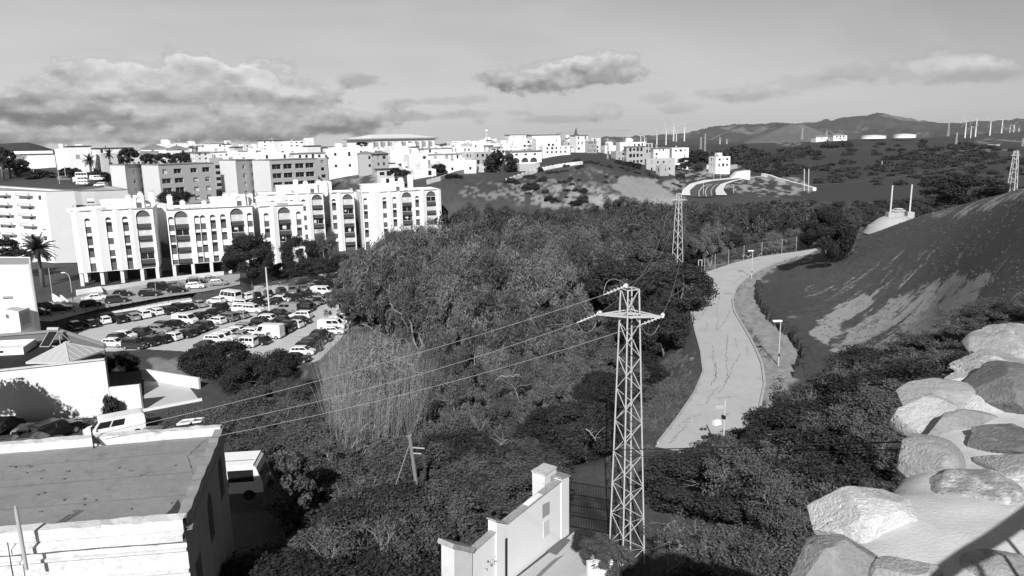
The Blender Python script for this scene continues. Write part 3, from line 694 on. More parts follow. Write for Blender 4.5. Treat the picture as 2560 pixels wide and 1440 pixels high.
    for (px, wid, hgt, dd, kind) in huts:
        s = at(px); p = pt(s, -dd)
        if kind == 'hut':
            b = MB().box((*p, zt + hgt / 2 - .5), (wid, 4, hgt), math.atan2(d.y, d.x)); b.box((*p, zt + hgt - .35), (wid + .5, 4.4, .25), math.atan2(d.y, d.x)); b.build('roof_hut', WHITE, root)
        elif kind == 'arch':
            b = MB(); P0 = pt(s - wid / 2, -dd + 2); P1 = pt(s + wid / 2, -dd + 2); b.panel(P0, P1, zt - .5, zt + hgt, [(wid / 2 - .6, wid / 2 + .6, zt - .3, zt + hgt - .5, True)], .3)
            b.box((*p, zt + hgt / 2 - .5), (wid, 3.3, hgt + .3), math.atan2(d.y, d.x)); b.build('roof_hut', WHITE, root)
            MB().box((*pt(s, -dd + 1.68), zt + .3), (1.1, .05, 1.7), math.atan2(d.y, d.x)).build('roof_door', TYMP, root)
        elif kind == 'chim':
            b = MB().box((*p, zt + hgt / 2 - .5), (wid, .9, hgt), math.atan2(d.y, d.x)); b.build('chimney', WHITE, root)
            MB().box((*p, zt + hgt - .3), (wid * .7, .6, .3), math.atan2(d.y, d.x)).build('chimney_pot', GREYW, root)
        elif kind == 'par':
            b = MB(); b.beam((*pt(s - wid / 2, -dd), zt + hgt / 2 - .3), (*pt(s + wid / 2, -dd), zt + hgt / 2 - .3), .15, hgt); b.build('terrace_screen', WHITE2, root)
        elif kind == 'rail':
            b = MB()
            for k in range(12): q_ = pt(s - wid / 2 + wid * k / 11, -dd); b.beam((*q_, zt), (*q_, zt + hgt), .06)
            b.beam((*pt(s - wid / 2, -dd), zt + hgt), (*pt(s + wid / 2, -dd), zt + hgt), .07); b.build('roof_railing', BLACK, root)
        elif kind == 'dish':
            b = MB(); b.lathe((p[0], p[1], zt + 1.0), [(0.05, -.12), (.35, -.02), (.45, .08)], 10); b.beam((*p, zt - .3), (*p, zt + 1.0), .06); b.build('satellite_dish', GREYW, root)
    return root, pt, L, z0, zt
def stair_core(root, pxa, da, pxb, db, zt, zb, m=WHITE):
    pa = plan(pxa, da, 500); pb = plan(pxb, db, 500); d = (pb - pa).normalized(); bk = Vector((-d.y, d.x)) * 6
    MB().prism([(pa.x, pa.y), (pb.x, pb.y), (pb.x + bk.x, pb.y + bk.y), (pa.x + bk.x, pa.y + bk.y)], zb - 1, zt).build('stair_tower', m, root)
    # dark sloping stair roof in the recess
    q = pa.lerp(pb, .5); f = -Vector((-d.y, d.x)) * 3.2; z = zb + 5.2
    b = MB(); b.face([(pa.x, pa.y, z + 3.2), (pa.x + f.x, pa.y + f.y, z + 2.9), (pb.x + f.x, pb.y + f.y, z), (pb.x, pb.y, z + .2)]); b.face([(pa.x + f.x, pa.y + f.y, z + 2.85), (pa.x + f.x, pa.y + f.y, z - 1.6), (pb.x + f.x, pb.y + f.y, z - 1.6), (pb.x + f.x, pb.y + f.y, z - .05)])
    b.build('stair_roof', SPAN, root)

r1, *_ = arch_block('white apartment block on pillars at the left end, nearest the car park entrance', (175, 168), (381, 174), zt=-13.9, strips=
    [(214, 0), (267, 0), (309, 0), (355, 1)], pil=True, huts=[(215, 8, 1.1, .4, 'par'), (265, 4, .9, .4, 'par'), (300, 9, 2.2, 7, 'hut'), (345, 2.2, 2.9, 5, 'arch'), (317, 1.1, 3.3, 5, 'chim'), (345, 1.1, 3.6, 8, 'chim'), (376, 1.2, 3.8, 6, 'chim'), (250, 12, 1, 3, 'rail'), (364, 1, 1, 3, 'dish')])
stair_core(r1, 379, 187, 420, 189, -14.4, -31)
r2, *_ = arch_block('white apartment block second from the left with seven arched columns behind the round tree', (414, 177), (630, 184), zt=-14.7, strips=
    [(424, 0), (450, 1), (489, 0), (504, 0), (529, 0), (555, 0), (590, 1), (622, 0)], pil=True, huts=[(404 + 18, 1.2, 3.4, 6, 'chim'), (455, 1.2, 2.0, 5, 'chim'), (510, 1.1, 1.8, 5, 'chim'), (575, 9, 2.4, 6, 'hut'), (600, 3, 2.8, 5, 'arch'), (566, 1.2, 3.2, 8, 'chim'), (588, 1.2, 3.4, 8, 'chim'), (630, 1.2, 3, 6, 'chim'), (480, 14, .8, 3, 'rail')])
stair_core(r2, 628, 198, 652, 199, -15.4, -31)
r3, *_ = arch_block('narrow white apartment block in the middle with one wide arched column', (647, 186), (758, 190), zt=-15.1, strips=[(664, 0), (709, 1), (745, 0)],
    huts=[(690, 6, 1.0, .5, 'par'), (735, 8, .9, .5, 'par'), (655, 2.2, 2.2, 6, 'hut'), (670, 8, .9, 2, 'rail'), (720, 1, 1, 3, 'dish')])
r4, *_ = arch_block('white apartment block standing behind the middle block, with an arched glazed column', (640, 216), (807, 222), zt=-14.3, strips=[(679, 0), (727, 0), (757, 0), (791, 1)], zb=-32,
    huts=[(745, 12, 2.6, 6, 'hut'), (783, 3, 2.6, 5, 'arch'), (743, 1.4, 4.2, 6, 'chim'), (768, 1.4, 3.6, 6, 'chim'), (802, 1.4, 3.8, 5, 'chim'), (700, 16, .9, 2, 'rail'), (730, 1, 1, 3, 'dish')])
stair_core(r4, 806, 234, 828, 235, -14.4, -32)
r5, *_ = arch_block('white apartment block between the two pine trees and the long right end block', (826, 222), (884, 224), zt=-14.5, strips=[(833, 0), (868, 1)], zb=-32, huts=[(815, 1.6, 3.8, 5, 'chim'), (826, 1.6, 3.6, 6, 'chim'), (855, 8, 1.0, 3, 'rail'), (880, 1, 1.3, 2, 'chim')])
stair_core(r5, 883, 237, 906, 238, -15.5, -32)
r6, *_ = arch_block('long white apartment block at the right end of the row, half hidden by the wood', (904, 224), (1102, 232), zt=-14.6, strips=[(912, 0), (960, 0), (985, 0), (1016, 1), (1042, 0), (1077, 1)], zb=-32,
    huts=[(955, 11, 2.4, 6, 'hut'), (1000, 4, 2.8, 5, 'arch'), (968, 1.5, 4.2, 6, 'chim'), (990, 1.5, 4.2, 6, 'chim'), (1012, 1.5, 4, 6, 'chim'), (1033, 1.6, 5, 4, 'chim'), (925, 12, .9, 2, 'rail')])

# ---- block with balconies at the far left -------------------------------------
def wins_grid(poly, e, fr, zs, w, h):
    L = elen(poly[e], poly[(e + 1) % len(poly)]); return [(max(.1, min(L - w - .1, f * L - w / 2)), z, w, h, False) for f in fr for z in zs]
def gblock(name, label, pts, pyt, zb, m, wins, cat='apartment block', group=None, trim=None, mats=None, shut=None):
    P = [plan(a, d, pyt) for a, d in pts]; zt = zat(pts[1][0], pyt, pts[1][1]); poly = [(p.x, p.y) for p in P]
    root = thing(name, label, cat, (*poly[0], zb), group)
    W_ = {}
    for e, (fr, zoff, w, h) in wins.items(): W_[e] = wins_grid(poly, e, fr, [zt - z for z in zoff], w, h)
    shell(root, poly, zb, zt, m, W_, parapet=.5)
    for e, L_ in W_.items():
        for (s, za, w, h, ar) in L_: window2(root, poly[e], poly[(e + 1) % len(poly)], s, za, w, h, shut=shut)
    if trim:
        b = MB()
        for e in range(len(poly)):
            a = Vector(poly[e]); c = Vector(poly[(e + 1) % len(poly)]); b.beam((*a, zt + .04), (*c, zt + .04), .5, .1)
        b.build('coping', trim, root)
    return root, poly, zt
root, poly, zt = gblock('balcony_block', 'white block with rows of boxed balconies at the far left behind the palm', [(-90, 222), (112, 203), (186, 203.5), (0, 240)], 478, -31, WHITE,
    {0: ([.1, .3, .42, .52, .80, .93], [2.5, 5.3, 8.1, 10.9, 13.7], 1.5, 1.3)}, trim=GREYD)
a = Vector(poly[1]); c = Vector(poly[2]); d = (c - a).normalized(); nr = Vector((d.y, -d.x)) * .03; MB().panel(a + nr, c + nr, -31, zt - .12).build('gable_wall', mat('pale_gable_render', .50, .05, .5), root)  # thin slab over the end wall: dimmer grazing sun put into its tone
for e, f0, f1 in ((0, .03, .20), (0, .44, .60), (0, .70, .86)):
    a = Vector(poly[0]); c = Vector(poly[1]); d = (c - a).normalized(); nr = Vector((d.y, -d.x)); L = (c - a).length
    for k in range(6):
        z = zt - .1 - 2.8 * k; b = MB(); p = a + d * (f0 * L) + nr * .5; q = a + d * (f1 * L) + nr * .5
        b.beam((*p, z - 1.3), (*q, z - 1.3), 1.3, .16); b.beam((*(p + nr * .55), z - .85), (*(q + nr * .55), z - .85), .12, .75)
        bb = b.build('balcony', GREYD, root)
        w_ = MB(); w_.beam((*(p + nr * .63 + d * .5), z - .85), (*(q + nr * .63 - d * .5), z - .85), .06, .5); _build_sub(w_, 'balcony_panel', SHUT, bb, root)
gblock('end_wall_block', 'blank grey gable block with a stair recess left of the arched apartments', [(176, 222), (202, 216), (236, 215), (318, 218), (260, 245)], 477, -31, GREYW, {1: ([.6], [3.6, 6.5, 9.4, 12.2], 2.6, 1.6)}, group=None, trim=GREYD)

# ---- two tan blocks ------------------------------------------------------------
TAN = mat('tan_render', .40, .04, .5); TAN_LIT = mat('pale_tan_render', .62, .04, .5)  # paler tan copy: sunlight on the left-facing walls put into the colour
def tan_block(label, left, right, pyt, zb, W0, W1):
    """left/right: plan point lists of the two staggered wings"""
    P = [plan(*q) for q in left]; root = thing('tan_block', label, 'apartment block', (P[0].x, P[0].y, zb), 'staggered tan apartment blocks')
    r_t = random.Random(len(label))
    for pts, wn in ((left, W0), (right, W1)):
        P = [plan(*q, pyt) for q in pts]; poly = [(p.x, p.y) for p in P] + [(P[0].x + P[2].x - P[1].x, P[0].y + P[2].y - P[1].y)]
        zt = zat(pts[1][0], pyt, pts[1][1]); W_ = {e: [(max(.1, min(elen(poly[e], poly[e + 1]) - w - .1, f * elen(poly[e], poly[e + 1]) - w / 2)), zt - z, w, h, False) for (f, z, w, h) in L_] for e, L_ in wn.items()}
        sh = {}
        b = MB(); b.panel(poly[1], poly[2], zb, zt, [(s, s + w, za, za + h, False) for (s, za, w, h, ar) in W_.get(1, [])], .5); b.build('wall', TAN, root)
        b = MB(); b.panel(poly[0], poly[1], zb, zt, [(s, s + w, za, za + h, False) for (s, za, w, h, ar) in W_.get(0, [])], .2); b.panel(poly[2], poly[3], zb, zt); b.panel(poly[3], poly[0], zb, zt); b.build('gable_wall', TAN_LIT, root)
        b = MB(); b.face([(*p, zt - .3) for p in poly]); b.build('roof', ROOFW, root)
        b = MB(); 
        for e in range(4): b.beam((*poly[e], zt), (*poly[(e + 1) % 4], zt), .4, .16)
        b.build('coping', GREYD, root)
        for e, L_ in W_.items():
            for (s, za, w, h, ar) in L_:
                window2(root, poly[e], poly[e + 1], s, za, w, h, depth=.5 if e == 1 else .2, shut=(0 if w > 2.2 else r_t.choice([.5, .8, 1, 1])))
    return root
fl = [2.9, 5.8, 8.7, 11.6]
g = lambda fr, w=1.5, h=1.5, zs=fl: [(f, z, w, h) for f in fr for z in zs]
tan_block('tan apartment block with a round white dish, above the blank grey gable', [(274, 238), (311, 231), (357, 239)], [(353, 236), (395, 228), (534, 243)], 412, -31,
    {1: g([.45, .85], 1.1, 1.2)}, {0: g([.5], .35, .9), 1: g([.1], 1.4, 1.5, [2.9]) + g([.33], 2.6, 1.5, [2.9]) + g([.12, .34], 3.0, 1.6, [5.8, 8.7]) + g([.64, .86], 1.7, 1.4, fl[1:]) + g([.62], 2.3, 1.5, [2.9]) + g([.85], 2.7, 1.6, [2.9])})
tan_block('tan apartment block with long dark loggias, right of the dish block', [(548, 251), (588, 244), (636, 252)], [(630, 249), (673, 241), (792, 254)], 400, -31,
    {1: g([.4, .85], 1.3, 1.4)}, {0: g([.5], .35, .9), 1: g([.14, .37], 3.4, 1.7, [3.1, 6.0, 8.9, 11.8]) + g([.62, .84], 3.4, 1.7, [3.1, 6.0, 8.9, 11.8])})

# ---- the town on the hill ------------------------------------------------------
W_ = WHITE; hs = [
 ([(-40, 440), (60, 430), (132, 436)], 378, 398, W_, 'long low white building on the skyline at the far left, under the dark hill', dict(floors=1, fill=.8)),
 ([(-60, 335), (36, 330)], 389, 425, W_, 'white house cut by the left edge of the photo, behind the dark palms', dict(floors=2, fill=.4, trim=DARK)),
 ([(60, 338), (80, 330), (136, 334)], 386, 425, W_, 'blank white house with a dark roof line right of the dark palms', dict(floors=2, fill=.05, trim=DARK)),
 ([(136, 320), (166, 322)], 372, 415, W_, 'narrow white block beside the tallest white block on the left', dict(floors=3, fill=.2, hut=True)),
 ([(163, 312), (172, 306), (226, 311)], 366, 420, W_, 'tall blank white block with a dark cornice above the parked camper vans', dict(floors=3, fill=.12, trim=DARK)),
 ([(228, 330), (240, 322), (332, 332)], 371, 414, W_, 'wide white block with a dark cornice left of the tiled villa', dict(floors=3, fill=.35, trim=DARK)),
 ([(248, 312), (252, 308), (292, 312)], 384, 420, PALE, 'small grey fronted house behind the palm and the round tree', dict(floors=2, fill=.8)),
 ([(292, 318), (350, 312)], 379, 420, GREYW, 'grey house between the round tree and the tiled villa', dict(floors=2, fill=.6)),
 ([(350, 330), (362, 318), (420, 322)], 373, 412, W_, 'white villa with tiled hip roof and arcade, left wing', dict(floors=3, fill=.9, roof='hip', step=3)),
 ([(415, 318), (425, 312), (471, 317)], 374, 412, W_, 'white arcaded villa with tiled hip roof, right wing', dict(floors=3, fill=.9, roof='hip', step=3)),
 ([(392, 345), (400, 340), (440, 345)], 360, 380, W_, 'small white block rising behind the tiled villa', dict(floors=2, fill=.3, hut=True)),
 ([(468, 300), (486, 292), (526, 298)], 381, 424, W_, 'white apartment house with grey roof terrace above the first tan block', dict(floors=4, fill=.8, trim=GREYD)),
 ([(446, 420), (456, 412), (520, 420)], 362, 380, W_, 'distant white block row on the skyline above the tiled villa', dict(floors=2, fill=.5, hut=True)),
 ([(510, 425), (524, 418), (600, 424)], 359, 380, W_, 'distant white block with dark side windows on the skyline', dict(floors=2, fill=.7, trim=GREYD)),
 ([(590, 430), (600, 424), (650, 430)], 362, 382, PALE, 'distant pale block in shade left of the big white skyline block', dict(floors=2, fill=.7)),
 ([(520, 350), (540, 342), (652, 350)], 380, 400, W_, 'long low white terrace between the two tan blocks', dict(floors=1, fill=.6, trim=GREYD)),
 ([(523, 272), (528, 268), (556, 271)], 395, 470, GREYW, 'narrow grey house with open loggias squeezed between the tan blocks', dict(floors=5, fill=.9, ww=1.8)),
 ([(540, 300), (560, 293), (640, 300)], 390, 420, W_, 'white flat-roofed house directly behind the second tan block', dict(floors=2, fill=.4, hut=True)),
 ([(635, 405), (645, 400), (668, 405)], 363, 384, W_, 'white stub building left of the big white skyline block', dict(floors=2, fill=.5)),
 ([(645, 400), (684, 392), (712, 397)], 351, 384, W_, 'big white skyline block with dark roof edge', dict(floors=4, fill=.3, trim=DARK)),
 ([(711, 398), (717, 394), (764, 399)], 353, 384, W_, 'white skyline block with small square windows', dict(floors=4, fill=.5)),
 ([(758, 392), (762, 388), (784, 391)], 345, 372, W_, 'tall white lift tower on the skyline', dict(floors=4, fill=.0)),
 ([(757, 350), (768, 345), (801, 350)], 365, 392, W_, 'white house with a dark slab roof below the lift tower', dict(floors=2, fill=.4, trim=DARK)),
 ([(725, 300), (735, 293), (812, 300)], 384, 430, W_, 'white house with striped awnings right behind the loggia block', dict(floors=3, fill=.7, trim=GREYD)),
 ([(788, 272), (792, 268), (818, 272)], 396, 450, PALE, 'pale house with garage door beside the loggia block', dict(floors=3, fill=.8, ww=1.6)),
 ([(806, 310), (812, 303), (897, 308)], 372, 430, W_, 'plain white house with two rows of three small windows', dict(floors=2, fill=1, step=5.6)),
 ([(820, 420), (830, 412), (880, 418)], 368, 385, W_, 'low white house on the skyline left of the long hall', dict(floors=1, fill=.5, hut=True)),
 ([(893, 300), (896, 296), (935, 300)], 385, 425, GREYW, 'grey gabled house in the gap of the white houses', dict(floors=2, fill=.5, roof='hip')),
 ([(928, 296), (934, 290), (970, 295)], 386, 435, GREYW, 'grey house with a dark tiled roof and four attic windows', dict(floors=3, fill=.9, trim=DARK, roof='hip')),
 ([(938, 272), (942, 268), (985, 271)], 424, 445, PALE, 'low house with dark pergola under the grey gabled house', dict(floors=1, fill=1, trim=DARK, ww=1.8)),
 ([(960, 340), (975, 332), (1042, 338)], 372, 432, W_, 'tall white house stack under the long hall', dict(floors=4, fill=.25, hut=True)),
 ([(1010, 310), (1022, 303), (1070, 309)], 386, 440, W_, 'white house with roof terrace left of the small house with three windows', dict(floors=3, fill=.45, hut=True)),
 ([(1027, 284), (1033, 279), (1090, 285)], 425, 462, W_, 'small white house with three windows at the foot of the town', dict(floors=2, fill=.8, step=4)),
 ([(1042, 345), (1060, 338), (1130, 344)], 372, 410, W_, 'white house with open dark loggia under the hall end', dict(floors=3, fill=.5, trim=GREYD)),
 ([(1060, 325), (1070, 318), (1160, 325)], 387, 432, W_, 'broad white house with grey roof slab over its balcony', dict(floors=3, fill=.4, trim=GREYD)),
 ([(1090, 310), (1100, 303), (1190, 309)], 403, 430, W_, 'white house with long blank garden wall above the green slope', dict(floors=2, fill=.2)),
 ([(1150, 325), (1185, 316), (1238, 324)], 381, 430, GREYW, 'grey rendered house among the white ones, above the round tree', dict(floors=3, fill=.7)),
 ([(1117, 470), (1130, 462), (1205, 470)], 353, 385, W_, 'white skyline house row right of the long hall', dict(floors=3, fill=.5)),
 ([(1105, 400), (1120, 393), (1180, 400)], 368, 400, W_, 'white house with dark roof window below the skyline row', dict(floors=2, fill=.5, hut=True)),
 ([(1172, 430), (1180, 422), (1250, 430)], 360, 395, W_, 'plain white block in the middle of the hilltop town', dict(floors=3, fill=.3, hut=True)),
 ([(1200, 480), (1210, 470), (1242, 476)], 347, 370, W_, 'white roof tower house with a ball-topped mast', dict(floors=2, fill=.3)),
 ([(1240, 455), (1252, 446), (1330, 455)], 351, 392, W_, 'stepped white houses at the top of the hill, left part', dict(floors=4, fill=.4, hut=True)),
 ([(1262, 490), (1275, 480), (1325, 488)], 337, 360, W_, 'white hilltop house with railings and lantern turrets', dict(floors=2, fill=.6, trim=GREYD)),
 ([(1318, 480), (1330, 470), (1400, 478)], 338, 370, W_, 'white hilltop house with dark roof line right of the lantern turrets', dict(floors=3, fill=.5, trim=DARK)),
 ([(1330, 410), (1340, 402), (1402, 410)], 347, 390, W_, 'white house stack left of the tall lattice mast', dict(floors=4, fill=.4)),
 ([(1235, 380), (1245, 372), (1300, 380)], 372, 400, W_, 'white house directly behind the arcaded villa', dict(floors=2, fill=.4, hut=True)),
 ([(1348, 370), (1356, 363), (1425, 371)], 366, 386, W_, 'low white house row right of the arcaded villa', dict(floors=2, fill=.9)),
 ([(1398, 440), (1408, 432), (1436, 438)], 355, 385, GREYW, 'grey rendered block behind the lattice mast', dict(floors=3, fill=.4)),
 ([(1424, 400), (1440, 392), (1470, 398)], 338, 392, W_, 'tall white house at the right end of the hilltop with a terrace', dict(floors=4, fill=.6, trim=GREYD)),
 ([(1462, 396), (1468, 390), (1492, 398)], 352, 392, PALE, 'pale house with many small balconies at the right end of the hilltop', dict(floors=4, fill=1, step=2, ww=1.1)),
 ([(1470, 430), (1478, 424), (1502, 430)], 345, 382, W_, 'white house with arched balconies behind the right end of the hilltop', dict(floors=4, fill=.8)),
 ([(1503, 420), (1512, 412), (1546, 418)], 364, 388, W_, 'white house alone right of the hilltop gap', dict(floors=2, fill=.5, hut=True)),
 ([(1528, 378), (1540, 371), (1566, 376)], 379, 405, GREYW, 'brick-grey house at the left of the second group', dict(floors=2, fill=.8)),
 ([(1540, 400), (1550, 393), (1614, 402)], 356, 385, W_, 'white upper house of the second group', dict(floors=2, fill=.5, hut=True)),
 ([(1560, 375), (1566, 368), (1614, 376)], 367, 412, GREYW, 'grey house with cantilevered balconies in the second group', dict(floors=3, fill=1, ww=1.7, trim=GREYD)),
 ([(1600, 410), (1612, 403), (1632, 408)], 358, 385, PALE, 'unfinished pale house with dark openings behind the balcony house', dict(floors=2, fill=1, ww=1.6)),
 ([(1626, 392), (1634, 385), (1674, 392)], 371, 400, W_, 'white stepped house with roof terrace in the second group', dict(floors=3, fill=.3, trim=GREYD)),
 ([(1612, 362), (1616, 356), (1688, 364)], 398, 433, GREYW, 'grey and white lower house with a row of white windows above the cut slope', dict(floors=2, fill=1, step=3.6)),
 ([(1672, 420), (1680, 412), (1722, 414)], 370, 397, W_, 'white house with a strip of dark windows at the right of the second group', dict(floors=2, fill=.5)),
 ([(1772, 418), (1790, 410), (1826, 414)], 392, 420, W_, 'white detached house with terrace above the new road', dict(floors=2, fill=.9, hut=True)),
 ([(2028, 1180), (2040, 1165), (2070, 1180)], 343, 350, W_, 'low white bungalow on the far ridge', dict(floors=1, fill=.4, ww=3, step=8, hh=2, roof='hip', depth=20, group='')),
 ([(2072, 1170), (2084, 1155), (2118, 1160)], 339, 350, W_, 'white villa with hipped roof on the far ridge left of the tanks', dict(floors=2, fill=1, ww=3, step=6, hh=2, roof='hip', group='')),
 ([(2455, 950), (2470, 940), (2500, 950)], 362, 372, CONC, 'ruined stone farm building on the far right slope', dict(floors=1, fill=.2, ww=2, step=8, group='')),
 ([(1640, 350), (1650, 346), (1672, 352)], 414, 436, PALE, 'pale basement wall of the lower house above the cut slope', dict(floors=1, fill=.3)),
 ([(640, 345), (652, 338), (740, 345)], 383, 402, W_, 'white terrace roof behind the awning house', dict(floors=1, fill=.5, hut=True)),
 ([(880, 370), (892, 362), (962, 370)], 374, 400, W_, 'white house row directly below the long hall, left part', dict(floors=2, fill=.5)),
 ([(960, 400), (972, 392), (1040, 398)], 366, 390, W_, 'white house row directly below the long hall, right part', dict(floors=2, fill=.5, hut=True)),
]
for i, (pts, a, b_, m, lab, kw) in enumerate(hs):
    kw = dict(kw); g_ = kw.pop('group', 'white houses of the hillside town'); house(pts, a, b_, m, lab, seed=i, group=g_ or None, far=True, **kw)

rf = random.Random(77)
for i in range(84):   # the small houses packed between the larger ones
    zone = [(830, 1240, 372, 428, 400, 300), (1235, 1430, 352, 384, 470, 370), (440, 660, 364, 392, 420, 340), (140, 460, 374, 396, 400, 345), (1100, 1250, 358, 380, 470, 420)][rf.choice([0, 0, 0, 0, 1, 1, 2, 2, 3, 4])]
    t = rf.random(); px = rf.uniform(zone[0], zone[1]); d = zone[4] + (zone[5] - zone[4]) * t; py = zone[2] + (zone[3] - zone[2]) * t; w = rf.uniform(22, 44) * 330 / d; hh_ = rf.uniform(13, 22) * 330 / d
    house([(px - w / 2, d + rf.uniform(2, 5)), (px - w / 2 + w * rf.uniform(.15, .45), d), (px + w / 2, d + rf.uniform(1, 5))], py - hh_ / 2, py + hh_ / 2, rf.choice([WHITE, WHITE, WHITE, WHITE2, PALE]), 'small white house packed among the others of the hillside town', floors=2, fill=.65, hut=rf.random() < .4, trim=rf.choice([None, None, GREYD, DARK]), seed=200 + i, group='small packed houses of the hillside town', extra=9)
# long hall with hipped roof
P = [plan(870, 452), plan(935, 430), plan(1090, 452)]; zt = zat(935, 347, 430); zb = zat(935, 378, 430)
poly = [(p.x, p.y) for p in P] + [(P[0].x + P[2].x - P[1].x, P[0].y + P[2].y - P[1].y)]
root = thing('hall', 'long hall with shallow roof and dark pilasters on the skyline', 'hall', (*poly[0], zb)); L = elen(poly[1], poly[2])
ws = [(1.0 + k * (L - 1) / 9, zt - 5.2, 2.4, 3.2, False) for k in range(9)]
shell(root, poly, zb - 8, zt, WHITE, {1: ws}); 
for w in ws: window2(root, poly[1], poly[2], w[0], w[1], w[2], w[3], far=True, shut=1)
a = Vector(poly[1]); c = Vector(poly[2]); d = (c - a).normalized(); nr = Vector((d.y, -d.x))
for k in range(10): q = a + d * (k * (L - .6) / 9 + .3) + nr * .35; MB().box((q.x, q.y, (zb + zt) / 2 - 1), (.7, .7, zt - zb + 1)).build('pilaster', GREYD, root)
b = MB(); cx = sum(p[0] for p in poly) / 4; cy = sum(p[1] for p in poly) / 4; o = []
for p in poly: v = Vector((p[0] - cx, p[1] - cy)); v *= 1 + 2 / v.length; o.append((cx + v.x, cy + v.y, zt + .1))
m0 = Vector(o[0]).lerp(Vector(o[1]), .5); m1 = Vector(o[3]).lerp(Vector(o[2]), .5); A_ = m0.lerp(m1, .2) + Vector((0, 0, 2.4)); B_ = m0.lerp(m1, .8) + Vector((0, 0, 2.4))
b.face([o[0], o[1], A_]); b.face([o[1], o[2], B_, A_]); b.face([o[2], o[3], B_]); b.face([o[3], o[0], A_, B_]); b.face(o[::-1]); b.build('roof', WHITE2, root)
b = MB()
for e in range(4): b.beam(Vector(o[e]) - Vector((0, 0, .2)), Vector(o[(e + 1) % 4]) - Vector((0, 0, .2)), .2, .7)
b.build('fascia', GREYD, root)
# villa with arcade
P = [plan(1263, 346), plan(1278, 338), plan(1354, 342)]; zt = zat(1278, 379, 338); zb = zat(1278, 407, 338); poly = [(p.x, p.y) for p in P] + [(P[0].x + P[2].x - P[1].x, P[0].y + P[2].y - P[1].y)]
root = thing('arcaded_villa', 'white villa with three arches below and a brown roof edge, beside the round tree', 'villa', (*poly[0], zb)); L = elen(poly[1], poly[2])
H_ = [(L * f - 1.7, zb, 3.4, 2.1, True) for f in (.16, .45, .74)]; H2 = [(L * f - .6, zb + 3.1, 1.2, .9, False) for f in (.18, .48, .78)]
shell(root, poly, zb - 5, zt, WHITE, {1: H_ + H2}, depth=.6)
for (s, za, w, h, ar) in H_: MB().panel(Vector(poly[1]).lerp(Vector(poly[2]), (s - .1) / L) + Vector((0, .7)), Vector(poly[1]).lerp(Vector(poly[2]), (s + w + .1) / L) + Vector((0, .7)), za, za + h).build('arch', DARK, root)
for (s, za, w, h, ar) in H2: window2(root, poly[1], poly[2], s, za, w, h, depth=.5, far=True, shut=0)
b = MB()
for e in range(4): b.beam((*poly[e], zt + .1), (*poly[(e + 1) % 4], zt + .1), 1.2, .5)
b.build('roof_edge', TILE, root); MB().box((poly[1][0] + L * .5, poly[1][1] + 3, zt + .8), (5, 2, .2)).build('solar_panel', GLASS, root)
# storage tanks
for (px0, px1, d, pyt, pyb, lab) in ((2150, 2208, 1150, 340, 347, 'white storage tank on the far ridge, left of the pair'), (2231, 2282, 1120, 337, 345, 'white storage tank on the far ridge, right of the pair')):
    a = plan(px0, d); c = plan(px1, d); R = (c - a).length / 2; z0 = zat((px0 + px1) / 2, pyb, d); z1 = zat((px0 + px1) / 2, pyt, d); m0 = (a + c) / 2
    root = thing('storage_tank', lab, 'tank', (m0.x, m0.y, z0), 'storage tanks on the far ridge')
    MB().lathe((m0.x, m0.y, z0), [(R, 0), (R, z1 - z0 - .4), (R + .4, z1 - z0 - .4), (R + .4, z1 - z0), (R, z1 - z0)], 48).build('tank_wall', WHITE, root)
    MB().lathe((m0.x, m0.y, z1), [(R - .2, .05), (R * .5, 1.2), (.3, 1.7)], 48).build('tank_roof', WHITE2, root)
# ------------------------------------------------------------------ vegetation
def leafmat(name, v, var=.35, ov=.22, scale=.9, trans=.12):
    return mat(name, v, var, scale, rough=.75, spec=.25, obj=True, objvar=ov, trans=trans)
EUC = leafmat('eucalyptus_leaves', .135, .55, .45); EUCM = leafmat('eucalyptus_leaves_middle', .12, .55, .45); EUCD = leafmat('eucalyptus_leaves_distant', .075, .5, .4)
DKL = leafmat('dark_evergreen_leaves', .036, .35); SHR = leafmat('shrub_leaves', .045, .4, .3); OLV = leafmat('grey_green_leaves', .088, .45)
PAL = leafmat('palm_leaves', .035, .3); REED = leafmat('dry_cane', .23, .6, .1, .8); BARK = mat('bark', .13, .3, 3, obj=True, bump=.5); BARKL = mat('pale_bark', .21, .3, 3, obj=True); TWIG = mat('grey_twigs', .24, .3, 2, obj=True, objvar=.25)
IVY = leafmat('ivy_leaves', .085, .5, 0, 2.0)
def leaves(cent, n, spread, size, asp, seed, drop=0.0, out=.5, squash=1.0):
    """n leaf quads scattered about the clump centres (cent: k x 3, spread: k)"""
    R = np.random.default_rng(seed); k = len(cent); idx = R.integers(0, k, n); d = R.normal(size=(n, 3)); d /= np.linalg.norm(d, axis=1)[:, None]
    rad = R.random(n) ** .55; off = d * (spread[idx] * rad)[:, None]; off[:, 2] *= squash
    c = cent[idx] + off
    nrm = d * out + R.normal(size=(n, 3)) * .6; nrm /= np.linalg.norm(nrm, axis=1)[:, None]
    t = R.normal(size=(n, 3)); t[:, 2] -= drop; t -= nrm * (t * nrm).sum(1)[:, None]; t /= np.linalg.norm(t, axis=1)[:, None] + 1e-9
    b = np.cross(nrm, t); s = size * (R.random(n) * .8 + .6); a = t * s[:, None]; w = b * (s * asp)[:, None]
    v = np.stack([c - a, c + w * .9, c + a, c - w * .9], 1).reshape(-1, 3)   # diamond leaf sprays
    q = np.arange(n * 4).reshape(n, 4); return v, q
